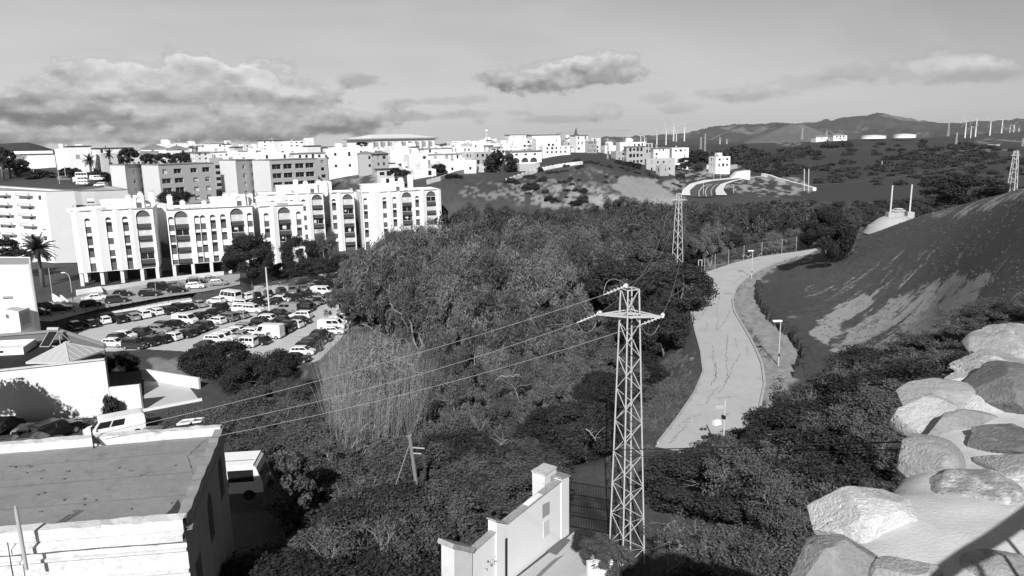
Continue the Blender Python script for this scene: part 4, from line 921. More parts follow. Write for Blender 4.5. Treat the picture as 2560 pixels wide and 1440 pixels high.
def limb_path(p, q, seed, sag=.12, n=6):
    r = random.Random(seed); p = Vector(p); q = Vector(q); L = (q - p).length; out = []
    for i in range(n): t = i / (n - 1); out.append(p.lerp(q, t) + Vector((r.uniform(-1, 1), r.uniform(-1, 1), r.uniform(-1, 1))) * L * sag * .4 * math.sin(math.pi * t) + Vector((0, 0, L * .08 * math.sin(math.pi * t))))
    return out
def tree_proto(name, kind, seed, H, R, nleaf, leaf, parked=(0, -200, -60)):
    """a tree standing at its own origin: trunk with limbs, crown of small leaf sprays in clumps"""
    r = random.Random(seed); g = np.random.default_rng(seed)
    root = thing(name, 'x', 'tree', parked); ORG[root.name] = Vector((0, 0, 0)); tm = MB(); cs = []; sp = []
    if kind == 'euc':
        ns = r.choice([2, 3]); fork = H * .22
        for s in range(ns):
            a = s * 2 * math.pi / ns + r.random(); top = Vector((math.cos(a) * R * .35, math.sin(a) * R * .35, H * r.uniform(.72, .9)))
            pth = limb_path((0, 0, -.6), top, seed * 7 + s, .2, 9); tm.tube(pth, .02 * H, 7, .005 * H)
            for c_ in (pth[8], pth[7], pth[6]): cs.append(Vector(c_) + Vector((0, 0, .25))); sp.append(R * .24)
            for k in range(11):
                t = r.uniform(.3, 1); bp = pth[int(t * 8)]; aa = r.uniform(0, 6.28); rr = R * r.uniform(.3, .95) * (1.12 - .6 * abs(t - .55)); e = Vector((bp.x * .5 + math.cos(aa) * rr, bp.y * .5 + math.sin(aa) * rr, bp.z + r.uniform(-.06, .16) * H)); e.z = min(e.z, H * .97)
                tm.tube(limb_path(bp, bp.lerp(e, .8), seed * 91 + s * 13 + k, .15, 5), .005 * H, 4, .0015 * H)
                for m_ in range(2):
                    t2 = r.uniform(.5, 1.08); c = bp.lerp(e, t2) + Vector((r.uniform(-.5, .5), r.uniform(-.5, .5), r.uniform(-.9, .2))) * R * .2; cs.append(c); sp.append(R * r.uniform(.08, .17))
        v, q = leaves(np.array(cs), nleaf, np.array(sp), leaf, .24, seed, drop=2.2, out=.6, squash=1.9); lm = EUC if nleaf > 20000 else EUCM if nleaf > 8000 else EUCD; bm_ = BARKL
    elif kind in ('dark', 'oliv'):
        top = Vector((r.uniform(-.1, .1) * R, 0, H * .6)); pth = limb_path((0, 0, -.6), top, seed, .15, 6); tm.tube(pth, .028 * H, 7, .012 * H)
        cz = H * .56; rz_ = H * .46
        for k in range(46 if kind == 'dark' else 38):
            d = Vector((r.gauss(0, 1), r.gauss(0, 1), r.gauss(.25, .9))).normalized(); f = r.uniform(.72, 1.0); e = Vector((d.x * R * f, d.y * R * f, cz + d.z * rz_ * f))
            if e.z < H * .10: e.z = H * .10
            if k % 3 == 0: tm.tube(limb_path(pth[r.randint(1, 5)], e * .94, seed * 17 + k, .15, 4), .008 * H, 4, .002 * H)
            cs.append(e); sp.append(R * r.uniform(.20, .34))
        v, q = leaves(np.array(cs), nleaf, np.array(sp), leaf, .55, seed, out=.9, squash=.85); lm = DKL if kind == 'dark' else OLV; bm_ = BARK
    elif kind == 'shrub':
        for k in range(16):
            d = Vector((r.gauss(0, 1), r.gauss(0, 1), abs(r.gauss(0, .9)))).normalized(); f = r.uniform(.3, .85); e = Vector((d.x * R * f, d.y * R * f, d.z * H * f * .85 + .1)); tm.tube([(0, 0, -.3), tuple(e)], .03, 4, .01); cs.append(e); sp.append(min(R, H) * r.uniform(.3, .5))
        v, q = leaves(np.array(cs), nleaf, np.array(sp), leaf, .6, seed, out=.8, squash=.8); lm = SHR; bm_ = BARK
    elif kind == 'twig':
        tv = MB()
        for k in range(13):
            a = r.uniform(0, 6.28); e = Vector((math.cos(a) * R * r.uniform(.3, .9), math.sin(a) * R * r.uniform(.3, .9), H * r.uniform(.5, .95))); pth = limb_path((r.uniform(-.3, .3), r.uniform(-.3, .3), -.5), e, seed * 3 + k, .25, 6); tm.tube(pth, .055, 5, .018)
            for j in range(16):
                bp = pth[r.randint(2, 5)]; dd = Vector((r.gauss(0, 1), r.gauss(0, 1), r.gauss(.7, .8))).normalized() * R * r.uniform(.2, .42); p2 = bp + dd; tm.tube(limb_path(bp, p2, j + k * 50 + seed, .2, 4), .016, 3, .007, caps=False)
                if r.random() < .75: cs.append(p2 + Vector((r.uniform(-.2, .2), r.uniform(-.2, .2), r.uniform(-.2, .2)))); sp.append(R * r.uniform(.10, .2))
                for w in range(5):
                    d3 = Vector((r.gauss(0, 1), r.gauss(0, 1), r.gauss(.5, .8))).normalized() * R * r.uniform(.08, .2); s_ = bp.lerp(p2, r.uniform(.4, 1)); tm.tube([s_, s_ + d3], .009, 3, .004, caps=False)
        v, q = leaves(np.array(cs), nleaf, np.array(sp), leaf, .5, seed, out=.6); lm = OLV; bm_ = TWIG
    tm.build('trunk', bm_, root, smooth=True)
    o = np_mesh('crown', v, q, lm, root)
    return root
PROTO_USED = set(); BULK = {}
def bulk(name, p, loc, sx, sz):
    cr = [c for c in p.children if c.name.startswith('crown')][0].data; n_ = len(cr.vertices); a = np.empty(n_ * 3, np.float32); cr.vertices.foreach_get('co', a); a = a.reshape(-1, 3); t = random.uniform(0, 6.28); c, s = math.cos(t), math.sin(t)
    BULK.setdefault(name, []).append(np.stack([(a[:, 0] * c - a[:, 1] * s) * sx + loc[0], (a[:, 0] * s + a[:, 1] * c) * sx + loc[1], a[:, 2] * sz + loc[2]], 1))
def flush_bulk(name, m, label, cat):
    v = np.concatenate(BULK[name]); tag(np_mesh(name, v, np.arange(len(v)).reshape(-1, 4), m), label, cat, kind='stuff')
EUCF = leafmat('far_wood_leaves', .072, .45, 0, .06); SHRF = leafmat('far_scrub_leaves', .045, .4, 0, .03)
def plant(p, loc, sx, sz, label, group, name=None, cat=None):
    if p.name in PROTO_USED: o = dup(p, loc, random.uniform(0, 6.28), (sx, sx, sz), label, group)
    else:
        PROTO_USED.add(p.name); o = p;  o.location = loc; o.rotation_euler = (0, 0, random.uniform(0, 6.28)); o.scale = (sx, sx, sz); o['label'] = label
        if group: o['group'] = group
    if cat: o['category'] = cat
    if group is None and 'group' in o: del o['group']
    return o
# kinds at near, middle and far range (unit heights are in metres, scaled on planting)
EN = [tree_proto('eucalyptus_tree', 'euc', 11 + i, 10, 4.0, 26000, .15) for i in range(3)]
EM = [tree_proto('eucalyptus_tree', 'euc', 21 + i, 11, 4.0, 12000, .21) for i in range(4)]
EF = [tree_proto('eucalyptus_tree', 'euc', 31 + i, 12, 4.4, 5000, .36) for i in range(3)]
DN = [tree_proto('evergreen_tree', 'dark', 41 + i, 6, 3.2, 26000, .105) for i in range(2)]
DM = [tree_proto('evergreen_tree', 'dark', 51 + i, 8, 4.6, 14000, .20) for i in range(2)]
DF = [tree_proto('evergreen_tree', 'dark', 61 + i, 7, 4.0, 3000, .42) for i in range(2)]
DS = [tree_proto('evergreen_tree', 'dark', 99, 8, 3.9, 44000, .125)]
ON = [tree_proto('olive_bush', 'oliv', 71 + i, 4.5, 2.6, 24000, .085) for i in range(3)]
TW = [tree_proto('twiggy_bush', 'twig', 81 + i, 4.2, 2.6, 9000, .075) for i in range(3)]
SH = [tree_proto('shrub', 'shrub', 91 + i, 1.8, 1.7, 1500, .22) for i in range(3)]
SF = [tree_proto('shrub', 'shrub', 95 + i, 3.0, 3.2, 700, .5) for i in range(2)]
def scatter(poly, spacing, seed, jit=.42):
    r = random.Random(seed); xs = [p[0] for p in poly]; ys = [p[1] for p in poly]; pts = []; y = min(ys); row = 0
    while y < max(ys):
        x = min(xs) + (row % 2) * spacing / 2
        while x < max(xs): pts.append((x + r.uniform(-jit, jit) * spacing, y + r.uniform(-jit, jit) * spacing)); x += spacing
        y += spacing * .87; row += 1
    a = np.array(pts); m = inpoly(a[:, 0], a[:, 1], poly); a = a[m]
    return a
def ray_xy(px, py, z): q = atz(px, py, z); return (q.x, q.y)
LIM = {'wood': [(700, 1100), (860, 690), (885, 625), (960, 590), (1010, 540), (1060, 508), (1110, 497), (1250, 503), (1330, 520), (1480, 512), (1530, 480), (1580, 490), (1650, 500), (1750, 500), (1850, 505), (2000, 490), (2100, 500), (2300, 490), (2560, 460)],
 'gate': [(480, 1330), (540, 1310), (600, 1262), (660, 1290), (700, 1190), (760, 1130), (850, 1100), (1000, 1060), (1100, 1010), (1200, 1010), (1340, 1060), (1345, 1150), (1420, 1180)],
 'slope': [(1440, 1330), (1500, 1250), (1560, 1180), (1640, 1150), (1700, 1135), (1760, 1105), (1840, 1090), (1900, 1050), (1950, 985), (2010, 940), (2100, 885), (2200, 855), (2300, 800), (2420, 760), (2560, 730), (2700, 720)]}
def capz(x, y, z, H, key):
    px, py = proj(x, y, z + H * 1.08); L_ = LIM[key]; xs_ = [p[0] for p in L_]; ys_ = [p[1] for p in L_]; lim = np.interp(px, xs_, ys_)
    if key == 'wood' and y < 137 and 1640 < px < 1745: lim = max(lim, 660.0)
    if key == 'slope': lim = max(lim, float(np.interp(px - 2.2 / y * 1850, xs_, ys_)))
    return H if py >= lim else (zat(px, lim, y) - z) / 1.08
# --- the big wood in the valley: canopy outline
rW = random.Random(5)
def wood(poly, spacing, seed, kinds, top, label, group, hmin=5, spread=1.0, far=None, stuff=None):
    a = scatter(poly, spacing, seed); g = ground(a[:, 0], a[:, 1])
    for (x, y), z in zip(a, g):
        zt = top(x, y) + rW.uniform(-2.8, 1.3); H = capz(x, y, z, max(hmin, zt - z), 'wood')
        if H < 2: continue
        p = rW.choice(kinds); bh = {'e': 10.5, 'd': 7.4, 'o': 4.4, 't': 4.1}[p.name[0]]
        if p in EF: bh = 11.8
        if p in EM: bh = 10.8
        s = H / bh; sx = min(s, 1.5) * spread * rW.uniform(.85, 1.15); sx = max(sx, .8 * spread)
        lab, grp = label, group
        if stuff: bulk(stuff, p, (x, y, z), sx, s); continue
        if p.name.startswith('evergreen'): lab, grp = label.replace('grey-green feathery', 'dark round-headed'), group.replace('feathery', 'dark')
        plant(p, (x, y, z), sx, s, lab, grp)
W_FAR = [(-18, 178), (0, 176), (30, 165), (58, 172), (75, 190), (95, 205), (60, 232), (20, 236), (-12, 226), (-16, 205)]
W_MID = [(-37, 172), (-33.5, 150), (-29.5, 128), (-20, 118), (-13, 100), (-8, 80), (2, 74), (10, 78), (14, 96), (20, 116), (26, 128), (40, 146), (58, 165), (30, 165), (0, 176), (-18, 178), (-34, 178)]
W_NEAR = [(-9, 78), (-7, 64), (-6, 57), (2, 53), (6.5, 56), (9, 63), (9.5, 72), (2, 74)]
def top_far(x, y): return -17.0
def top_mid(x, y):
    t = max(0, min(1, (y - 75) / 100)); return -19.2 + 2.7 * t - (3.5 if x > 16 and y < 120 else 0) - (1.0 if x < -27 else 0) + 2.2 * vnoise([x / 13], [y / 13], 5)[0]
wood(W_FAR, 7.6, 1, EF + EF + [DF[0]], top_far, 'grey-green feathery tree in the far wood below the middle hill', 'feathery trees of the far wood', spread=1.3)
wood(W_MID, 6.2, 2, EM + EM + [DM[0]], top_mid, 'grey-green feathery tree in the middle of the big valley wood', 'feathery trees of the middle wood', spread=1.12)
wood(W_NEAR, 4.6, 3, EN, lambda x, y: -19.0, 'grey-green feathery tree at the near edge of the wood', 'feathery trees at the near edge of the wood')
# right-hand valley wood behind the track and the near hill
W_RV = [(38, 160), (60, 178), (85, 195), (120, 205), (165, 190), (190, 230), (200, 290), (150, 300), (100, 300), (60, 265), (80, 225), (58, 172)]
wood(W_RV, 8.2, 4, EF + [DF[1]], lambda x, y: float(zat(1900, 512, y) if y > 215 else zat(2000, 528, y)) - 1.2, 'grey-green feathery tree of the valley wood right of the new road', 'feathery trees of the right valley', hmin=4, stuff='valley_wood')
flush_bulk('valley_wood', EUCF, 'dense grey-green wood filling the valley right of the new road', 'wood')
W_RV2 = [(32, 128), (52, 146), (72, 160), (100, 172), (85, 185), (60, 172), (40, 155)]
wood(W_RV2, 6.0, 5, EM[:2] + [DM[1]], lambda x, y: float(zat(1900, 570, y)) - .5, 'grey-green feathery tree behind the chain-link fence of the track', 'feathery trees behind the track fence', hmin=3.5)
# dark bushes
def spot(p, px, pyb, d, H, R, label, group=None, cat=None, z=None):
    """px = crown centre, pyb = pixel of the foot at distance d"""
    q = ray(px, pyb) * d; zz = gz(q.x, q.y) if z is None else z; b = {'D': 1}; base = PH[p.name.split('.')[0] + str(p.get('pk', ''))] if False else None
    h0, r0 = PDIM[id(p)]; return plant(p, (q.x, q.y, zz), R / r0, H / h0, label, group, cat=cat)
PDIM = {}
for L_, hh, rr in ((EN, 9.6, 4.0), (EM, 10.6, 4.0), (EF, 11.6, 4.4), (DN, 6.3, 3.7), (DM, 8.4, 5.2), (DF, 7.4, 4.8), (DS, 8.4, 4.4), (ON, 4.7, 3.0), (TW, 4.3, 2.8), (SH, 1.9, 1.9), (SF, 3.2, 3.6)):
    for p in L_: PDIM[id(p)] = (hh, rr)
spot(DS[0], 632, 735, 166, 11.8, 6.6, 'large dark round tree behind the minibus, in front of the arched apartments', z=-31.5)
spot(DN[1], 752, 690, 178, 9, 4.8, 'dark pine, left of the two in front of the narrow apartment block', z=-31)
spot(EM[1], 822, 690, 180, 11, 3.8, 'pine with a pale forked trunk, right of the two in front of the apartments', z=-31.5)
spot(DM[0], 790, 690, 174, 5, 4.5, 'low dark bush between the pale-trunked pine and the last row of cars', z=-31.5)
spot(DM[1], 720, 705, 172, 4.5, 4.5, 'low dark bush right of the large round tree, above the back row of cars', z=-31.5)
spot(DM[0], 860, 680, 178, 5, 4.0, 'dark bush on the bank at the right end of the back row of cars', z=-31.5)
spot(DN[0], 560, 985, 82, 5.9, 4.3, 'dark spreading tree behind the tiled yard, left of its neighbour', z=-28.2)
spot(DN[1], 690, 995, 78, 5.6, 3.2, 'dark spreading tree behind the yard, nearest the dry canes', z=-27.6)
spot(DN[0], 506, 960, 85, 4.8, 2.8, 'small dark tree at the left of the trees behind the yard', z=-28.4)
spot(DN[1], 630, 1020, 75, 4.6, 3.2, 'dark bush in front of the trees behind the yard', z=-27.2)
spot(DM[0], -172, 1090, 55, 9.8, 4.2, 'dark tree just outside the left edge whose shadow falls on the long white wall', z=-25)
spot(DN[1], 305, 955, 82, 5.0, 2.2, 'dark tree in the shaded corner behind the big white wall', z=-28)
q_ = hit(2062, 668, 80, 150); plant(DS[0], (q_.x, q_.y, q_.z - .2), 4.1 / 4.4 * q_.y / 112, 9.4 / 8.4 * q_.y / 112, 'single dark round tree on the slope at the top of the track', None)
spot(TW[0], 2118, 650, 108, 3.4, 2.2, 'pale bare twiggy bush against the right side of the single round tree')
spot(DM[0], 2410, 512, 120, 5.5, 6.5, 'wide dark thicket on the skyline of the near hill, left of the right-hand pylon')
spot(DM[1], 1700, 735, 92, 6.8, 4.8, 'dark rounded tree crowding the left edge of the track at its bend', z=-22.5)
spot(DM[0], 1610, 820, 80, 6.5, 4.6, 'dark rounded tree behind the pylon crossarm', z=-24)
spot(DM[1], 1660, 800, 76, 5.4, 3.6, 'dark bush below the bend tree, overhanging the left verge', z=-23)
spot(DM[0], 1560, 700, 104, 8, 5.5, 'broad dark tree, upper left of the bend tree', z=-25)
spot(ON[0], 1600, 660, 120, 8, 6, 'pale-topped rounded tree left of the second pylon foot', z=-25)
spot(DN[0], 1465, 1090, 47.5, 5.0, 2.9, 'dense dark tree behind the white gate pillar', z=-22.5)
spot(DN[1], 1380, 1080, 50, 4.6, 3.0, 'dense dark tree left of the one behind the gate pillar', z=-23.5)
spot(DN[0], 1500, 960, 55, 4.6, 2.5, 'dark bush at the lower left of the pylon mast', z=-22.5)
spot(DM[0], 440, 510, 212, 4.8, 5.5, 'dark round tree showing over the roof of the arched apartments', z=-17)
# bushes of the foreground: left of and around the white gate wall
def mix(poly, spacing, seed, kinds, top, label, group, hmin=2.5, sp=1.0, var=.9, key=None):
    a = scatter(poly, spacing, seed); g = ground(a[:, 0], a[:, 1]); r = random.Random(seed)
    for (x, y), z in zip(a, g):
        p = r.choice(kinds); h0, r0 = PDIM[id(p)]; H = max(hmin, top(x, y) + r.uniform(-var, var * .5) - z)
        if key: H = capz(x, y, z, H, key)
        if H < 1.1: continue
        nm = {'o': 'small-leaved grey-green bush', 't': 'sparse bush with bare grey twigs', 'e': 'dark dense evergreen bush'}[p.name[0]]
        plant(p, (x, y, z), sp * r.uniform(.85, 1.2), H / h0, nm + ' ' + label, {'o': 'grey-green', 't': 'twiggy', 'e': 'evergreen'}[p.name[0]] + ' bushes ' + group)
B1 = [(-11.5, 31), (-10.6, 25), (-9.3, 22.8), (-7.4, 26.5), (-4.2, 31.5), (-1.2, 36), (1.6, 40), (2.9, 45), (0, 51), (-4, 52), (-7.5, 47), (-9.3, 40), (-9.6, 33)]
mix(B1, 2.5, 11, [ON[0], ON[1], ON[2], DN[0], TW[1]], lambda x, y: -17.2 - max(0, (y - 33)) * .12 - max(0, x + 4) * .35, 'left of the white gate wall', 'left of the gate wall', key='gate')
B2 = [(6.6, 26), (9.5, 34), (12, 41), (16.2, 47), (19.5, 51), (24, 55.5), (31, 56), (37, 54), (34, 42), (26, 30), (18, 22), (9, 20)]
mix(B2, 2.6, 12, [TW[0], TW[1], TW[2], ON[1], ON[2], DN[1]], lambda x, y: -17.3 + max(0, (x - 9)) * .20 + max(0, x - 18) * .05 - max(0, y - 42) * .16, 'on the slope below the stone wall', 'below the stone wall', hmin=2.0, key='slope')
B3 = [(34, 60), (44, 62), (52, 58), (56, 48), (38, 50)]
mix(B3, 3.0, 13, [TW[0], TW[2], DN[0]], lambda x, y: gz(x, y) + 2.4, 'beyond the far end of the stone wall', 'on the upper slope', hmin=1.5, key='slope')
B4 = [(-14.8, 44), (-12.4, 38), (-10.5, 39), (-11.5, 45), (-13.5, 51), (-17, 60), (-20, 68), (-24, 70), (-24, 60), (-20, 52)]
mix(B4, 2.7, 14, [ON[0], ON[2], TW[1]], lambda x, y: -19.0 - max(0, y - 44) * .13, 'between the parked cars and the dry canes', 'between the parked cars and the canes')
B5 = [(9.2, 58), (12, 62), (13.5, 72), (12, 80), (9, 72)]
mix(B5, 3.2, 15, [ON[0], DN[0]], lambda x, y: -20.5, 'at the near left verge of the track', 'at the left verge of the track')
spot(ON[0], 1500, 1395, 33.5, 1.7, 1.15, 'small feathery bush beside the grate at the foot of the pylon', z=-21); spot(DN[0], 1460, 1372, 34.6, 1.3, .8, 'low dark bush at the bottom of the iron gate', z=-21); spot(ON[1], 1545, 1425, 32.6, 1.5, 1.0, 'small bush between the pylon legs', z=-21)
# left bits
for i, (px, py, d, H, R, lab) in enumerate([(10, 425, 300, 9, 5, 'dark tree group at the left edge below the white skyline houses'), (50, 440, 290, 7, 5, 'dark tree behind the blank white house, beside the left edge group'), (100, 455, 280, 5, 6, 'dark hedge tree on the slope below the blank white house'), (175, 445, 290, 4.5, 5, 'dark tree left of the white caravan'), (250, 452, 285, 4, 5, 'dark tree between the caravan and the palm'),
        (323, 408, 300, 6.5, 4.5, 'round dark tree left of the tiled villa'), (376, 410, 298, 4.5, 4, 'low round tree in front of the tiled villa'), (415, 410, 296, 4.8, 4.5, 'dark garden tree in front of the tiled villa, middle'), (455, 410, 296, 5, 4.5, 'dark garden tree in front of the tiled villa, right'), (8, 640, 180, 5, 4, 'dark bush at the left edge beside the balcony block'), (40, 650, 178, 3, 3.5, 'low dark bush at the foot of the balcony block'),
        (255, 735, 150, 0, 0, '')]):
    if H: spot(DF[i % 2], px, py, d, H, R, lab, z=zat(px, py, d) - .5)
for i, (px, py, d, H, R, lab) in enumerate([(1253, 452, 318, 12.5, 8.5, 'big dark round tree left of the arcaded villa on the hill'), (1213, 433, 322, 6.5, 4.2, 'conical dark tree left of the big round tree'), (1280, 480, 285, 7.5, 4.5, 'dark tree pair below the big round tree, right'), (1272, 492, 280, 6, 3.6, 'dark tree below the big round tree, nearest the wood'), (1328, 486, 275, 6.2, 4.6, 'dark bush on the pale rocky slope, left of its middle'),
        (1322, 458, 300, 4.8, 5.2, 'dark bush beside the stepped white wall, lower'), (1350, 440, 310, 5, 2.4, 'small dark tree against the stepped white wall'), (1355, 463, 290, 3.4, 4, 'wide low bush on the middle hill'), (1395, 450, 305, 5, 3.8, 'dark bush below the top end of the stepped wall'), (1430, 478, 280, 4.4, 2.4, 'small round bush on the pale rocky slope'), (1463, 478, 280, 3.2, 2.6, 'low round bush right on the pale rocky slope'),
        (1375, 515, 258, 5.0, 3.6, 'dark bush at the wood edge below the rocky slope, left'), (1390, 516, 257, 3.4, 4.0, 'low dark bush at the wood edge below the rocky slope'), (1458, 513, 256, 4.8, 3.2, 'round dark tree at the wood edge beside the pale verge'), (1436, 520, 252, 3.6, 3.2, 'dark bush left of the round tree at the wood edge'), (1545, 415, 350, 4, 3.4, 'dark bush under the second group of houses, left'), (1570, 418, 350, 3.8, 4.4, 'dark hedge under the grey balcony house'), (1592, 420, 350, 3.4, 3.6, 'dark hedge end under the grey balcony house'),
        (1700, 452, 330, 4.6, 3.2, 'dark bush beside the upper end of the cut slope'), (1745, 405, 420, 7, 7, 'dark tree mass between the last house of the second group and the detached house'), (1720, 415, 400, 5, 6, 'dark tree right of the last house of the second group'), (1700, 425, 380, 4, 5, 'dark bush below the last house of the second group'), (1745, 430, 380, 5, 3.6, 'dark tree left of the detached white house wall'),
        (990, 440, 262, 4, 3.2, 'dark bush in front of the small house with three windows, left'), (1010, 441, 262, 3.4, 2.6, 'pale-dark bush beside the small house with three windows'), (1100, 432, 300, 5, 4.4, 'dark bushes right of the small house with three windows'), (1120, 455, 285, 3.6, 6, 'wide bush on the slope under the long garden wall'), (975, 465, 250, 3.6, 2.8, 'fan-like bush behind the roof of the long apartment block'), (905, 366, 395, 3.4, 4.5, 'bush in front of the left end of the long hall')]):
    kk = 1.0 if R > 5.5 else .78; spot([DF[0], DF[1], DM[0]][i % 3 if R > 4 else i % 2], px, py, d, H * kk, R * kk, lab, z=zat(px, py, d) - .3)
# scrub on the middle hill and the background slopes
def scrub(poly_px, n, seed, protos, smin, smax, label, group, dmin=200, dmax=2500, thr=-.1, stuff=None):
    r = random.Random(seed); k = 0; xs = [p[0] for p in poly_px]; ys = [p[1] for p in poly_px]; tries = 0; pts = []
    while k < n and tries < n * 40:
        tries += 1; px = r.uniform(min(xs), max(xs)); py = r.uniform(min(ys), max(ys))
        if not inpoly(np.array([px]), np.array([py]), poly_px)[0]: continue
        if vnoise([px / 40], [py / 11], seed)[0] < thr: continue
        h = hit(px, py, 150)
        if not (dmin < h.y < dmax): continue
        s = r.uniform(smin, smax); sc_ = s * (h.y / 400 if h.y > 400 else 1); k += 1; pz_ = r.choice(protos); hz_ = r.uniform(.7, 1.0)
        if stuff: bulk(stuff, pz_, h, sc_, sc_ * hz_)
        else: plant(pz_, h, sc_, sc_ * hz_, label, group)
scrub([(1270, 440), (1440, 400), (1560, 440), (1540, 470), (1420, 500), (1280, 490)], 34, 61, SF, .28, .6, 'small dark scrub bush dotted on the middle hill', 'scrub bushes on the middle hill', thr=-.2)
scrub([(1440, 400), (1620, 430), (1700, 465), (1640, 445), (1500, 415)], 30, 62, SF, .25, .5, 'small dark scrub bush on the shoulder above the cut slope', 'scrub bushes above the cut slope', thr=-.5)
scrub([(1850, 385), (2100, 360), (2560, 352), (2560, 420), (2350, 440), (2100, 430), (1900, 420)], 120, 63, SF, .45, .95, 'dark scrub bush scattered on the far right grassy slope', '', thr=.02, stuff='far_scrub')
scrub([(1840, 400), (2000, 372), (2140, 362), (2000, 400), (1900, 425), (2040, 425), (1950, 445), (1870, 430)], 75, 64, SF, .7, 1.3, 'dark bush of the long thicket line below the far ridge', 'thicket below the far ridge', thr=-.3)
scrub([(2180, 400), (2300, 378), (2400, 362), (2500, 375), (2540, 400), (2400, 410), (2250, 420), (2190, 420)], 90, 65, SF, .7, 1.2, 'dark bush of the rounded scrub knoll on the right', 'scrub on the right knoll', thr=-.25)
scrub([(1700, 395), (1850, 375), (1900, 400), (1840, 410), (1740, 410)], 34, 66, SF, 1.1, 2.0, 'dark bush in the belt behind the detached white house', 'bushes behind the detached house', thr=-.5)
scrub([(1900, 425), (2560, 400), (2560, 440), (2300, 470), (2050, 460), (1950, 445)], 95, 67, SF, .6, 1.1, 'dark bush at the upper margin of the right valley wood', '', thr=-.2, stuff='far_scrub')
flush_bulk('far_scrub', SHRF, 'scattered dark scrub on the far right grassy slopes', 'scrub')
# dry cane thicket
def canes():
    P = [(-20.5, 80), (-18.6, 70), (-16, 60), (-13.2, 50), (-11.6, 45.5), (-8.2, 47), (-7.6, 56), (-8.2, 68), (-11, 82), (-17, 90)]
    r = np.random.default_rng(4); n_ = 9000; V = []; 
    a = np.array([(-21 + 14 * r.random(), 45 + 46 * r.random()) for _ in range(n_ * 3)]); a = a[inpoly(a[:, 0], a[:, 1], P)][:n_]; g = ground(a[:, 0], a[:, 1]); n_ = len(a)
    b = np.stack([a[:, 0], a[:, 1], g - .2], 1); h = 3.6 + 3.6 * r.random(n_) + 1.2 * vnoise(a[:, 0] / 3, a[:, 1] / 3, 4); h = np.where(a[:, 1] < 56, h * .85, h)
    cc = np.round(a / 1.5) * 1.5 + np.stack([vnoise(np.round(a[:, 0] / 1.5) * 7.3, np.round(a[:, 1] / 1.5) * 3.1, 1), vnoise(np.round(a[:, 0] / 1.5) * 5.3, np.round(a[:, 1] / 1.5) * 9.1, 2)], 1); h = h * (.78 + .5 * (vnoise(np.round(a[:, 0] / 1.5) * 2.7, np.round(a[:, 1] / 1.5) * 4.9, 8) + .5)); a = cc + (a - cc) * .55; b[:, :2] = a; lean = (r.normal(size=(n_, 2)) * .14 + (a - cc) * .35 + np.array([.05, -.04])) * h[:, None]; t = b + np.concatenate([lean, h[:, None]], 1)
    ang = r.random(n_) * 6.28; w = np.stack([np.cos(ang), np.sin(ang), np.zeros(n_)], 1) * .014
    v1 = np.stack([b - w, b + w, t + w * .4, t - w * .4], 1).reshape(-1, 3)
    ed = np.clip(pdist(a[:, 0], a[:, 1], P + P[:1], False) / 4.0, 0, 1); kk_ = (.38 + .62 * ed) * (.85 + .3 * r.random(n_)); h = h * kk_; t = b + (t - b) * kk_[:, None]
    # leaves: long blades along the stem, drooping
    m = n_ * 20; i = r.integers(0, n_, m); f = .25 + .75 * r.random(m); c = b[i] + (t[i] - b[i]) * f[:, None]; an = r.random(m) * 6.28; L = .3 + .5 * r.random(m)
    d = np.stack([np.cos(an) * .6, np.sin(an) * .6, .9 - 1.1 * r.random(m)], 1) * L[:, None]; ww = np.stack([-np.sin(an), np.cos(an), np.zeros(m)], 1) * .042
    v2 = np.stack([c - ww, c + ww, c + d * .8 + ww * .6, c + d - np.array([0, 0, .06])], 1).reshape(-1, 3)
    v = np.concatenate([v1, v2]); q = np.arange(len(v)).reshape(-1, 4); o = np_mesh('cane_thicket', v, q, REED)
    tag(o, 'thicket of tall dry pale canes beside the wood, crossed by the power lines', 'canes', kind='stuff')
canes()
# rough grass tufts on the near slopes
def tufts(poly, n_, seed, h0, m, label, name):
    r = np.random.default_rng(seed); xs = [p[0] for p in poly]; ys = [p[1] for p in poly]
    a = np.stack([r.uniform(min(xs), max(xs), n_ * 3), r.uniform(min(ys), max(ys), n_ * 3)], 1); a = a[inpoly(a[:, 0], a[:, 1], poly)][:n_]; a = a[vnoise(a[:, 0] / 2.2, a[:, 1] / 2.2, seed) > -.12]
    bad = inpoly(a[:, 0], a[:, 1], TRK) & (n_ > 2000); a = a[~bad]; k = len(a); i = np.repeat(np.arange(k), 7); g = ground(a[:, 0], a[:, 1])
    b = np.stack([a[i, 0] + r.normal(size=k * 7) * .1, a[i, 1] + r.normal(size=k * 7) * .1, g[i] - .03], 1); h = h0 * (.5 + r.random(k * 7))
    t = b + np.stack([r.normal(size=k * 7) * .35 * h, r.normal(size=k * 7) * .35 * h, h], 1); an = r.random(k * 7) * 6.28; w = np.stack([np.cos(an), np.sin(an), np.zeros(k * 7)], 1) * .035
    v = np.stack([b - w, b + w, t + w * .2, t - w * .2], 1).reshape(-1, 3); o = np_mesh(name, v, np.arange(len(v)).reshape(-1, 4), m); tag(o, label, 'grass', kind='stuff')
GRS = leafmat('grass_blades', .11, .5, 0, .5)
tufts([(30, 66), (40, 100), (55, 118), (75, 108), (60, 60), (45, 50), (34, 52)], 4000, 5, .12, GRS, 'rough grass on the near right-hand hillside', 'hillside_grass')
tufts([(6, 46), (9, 56), (14, 74), (17.5, 74), (16, 60), (11, 47), (8, 42)], 5000, 6, .2, GRS, 'rough grass on the verge left of the track', 'verge_grass')
LE = P2(TRK_L, -21.5); RE = P2(TRK_R, -21.5)
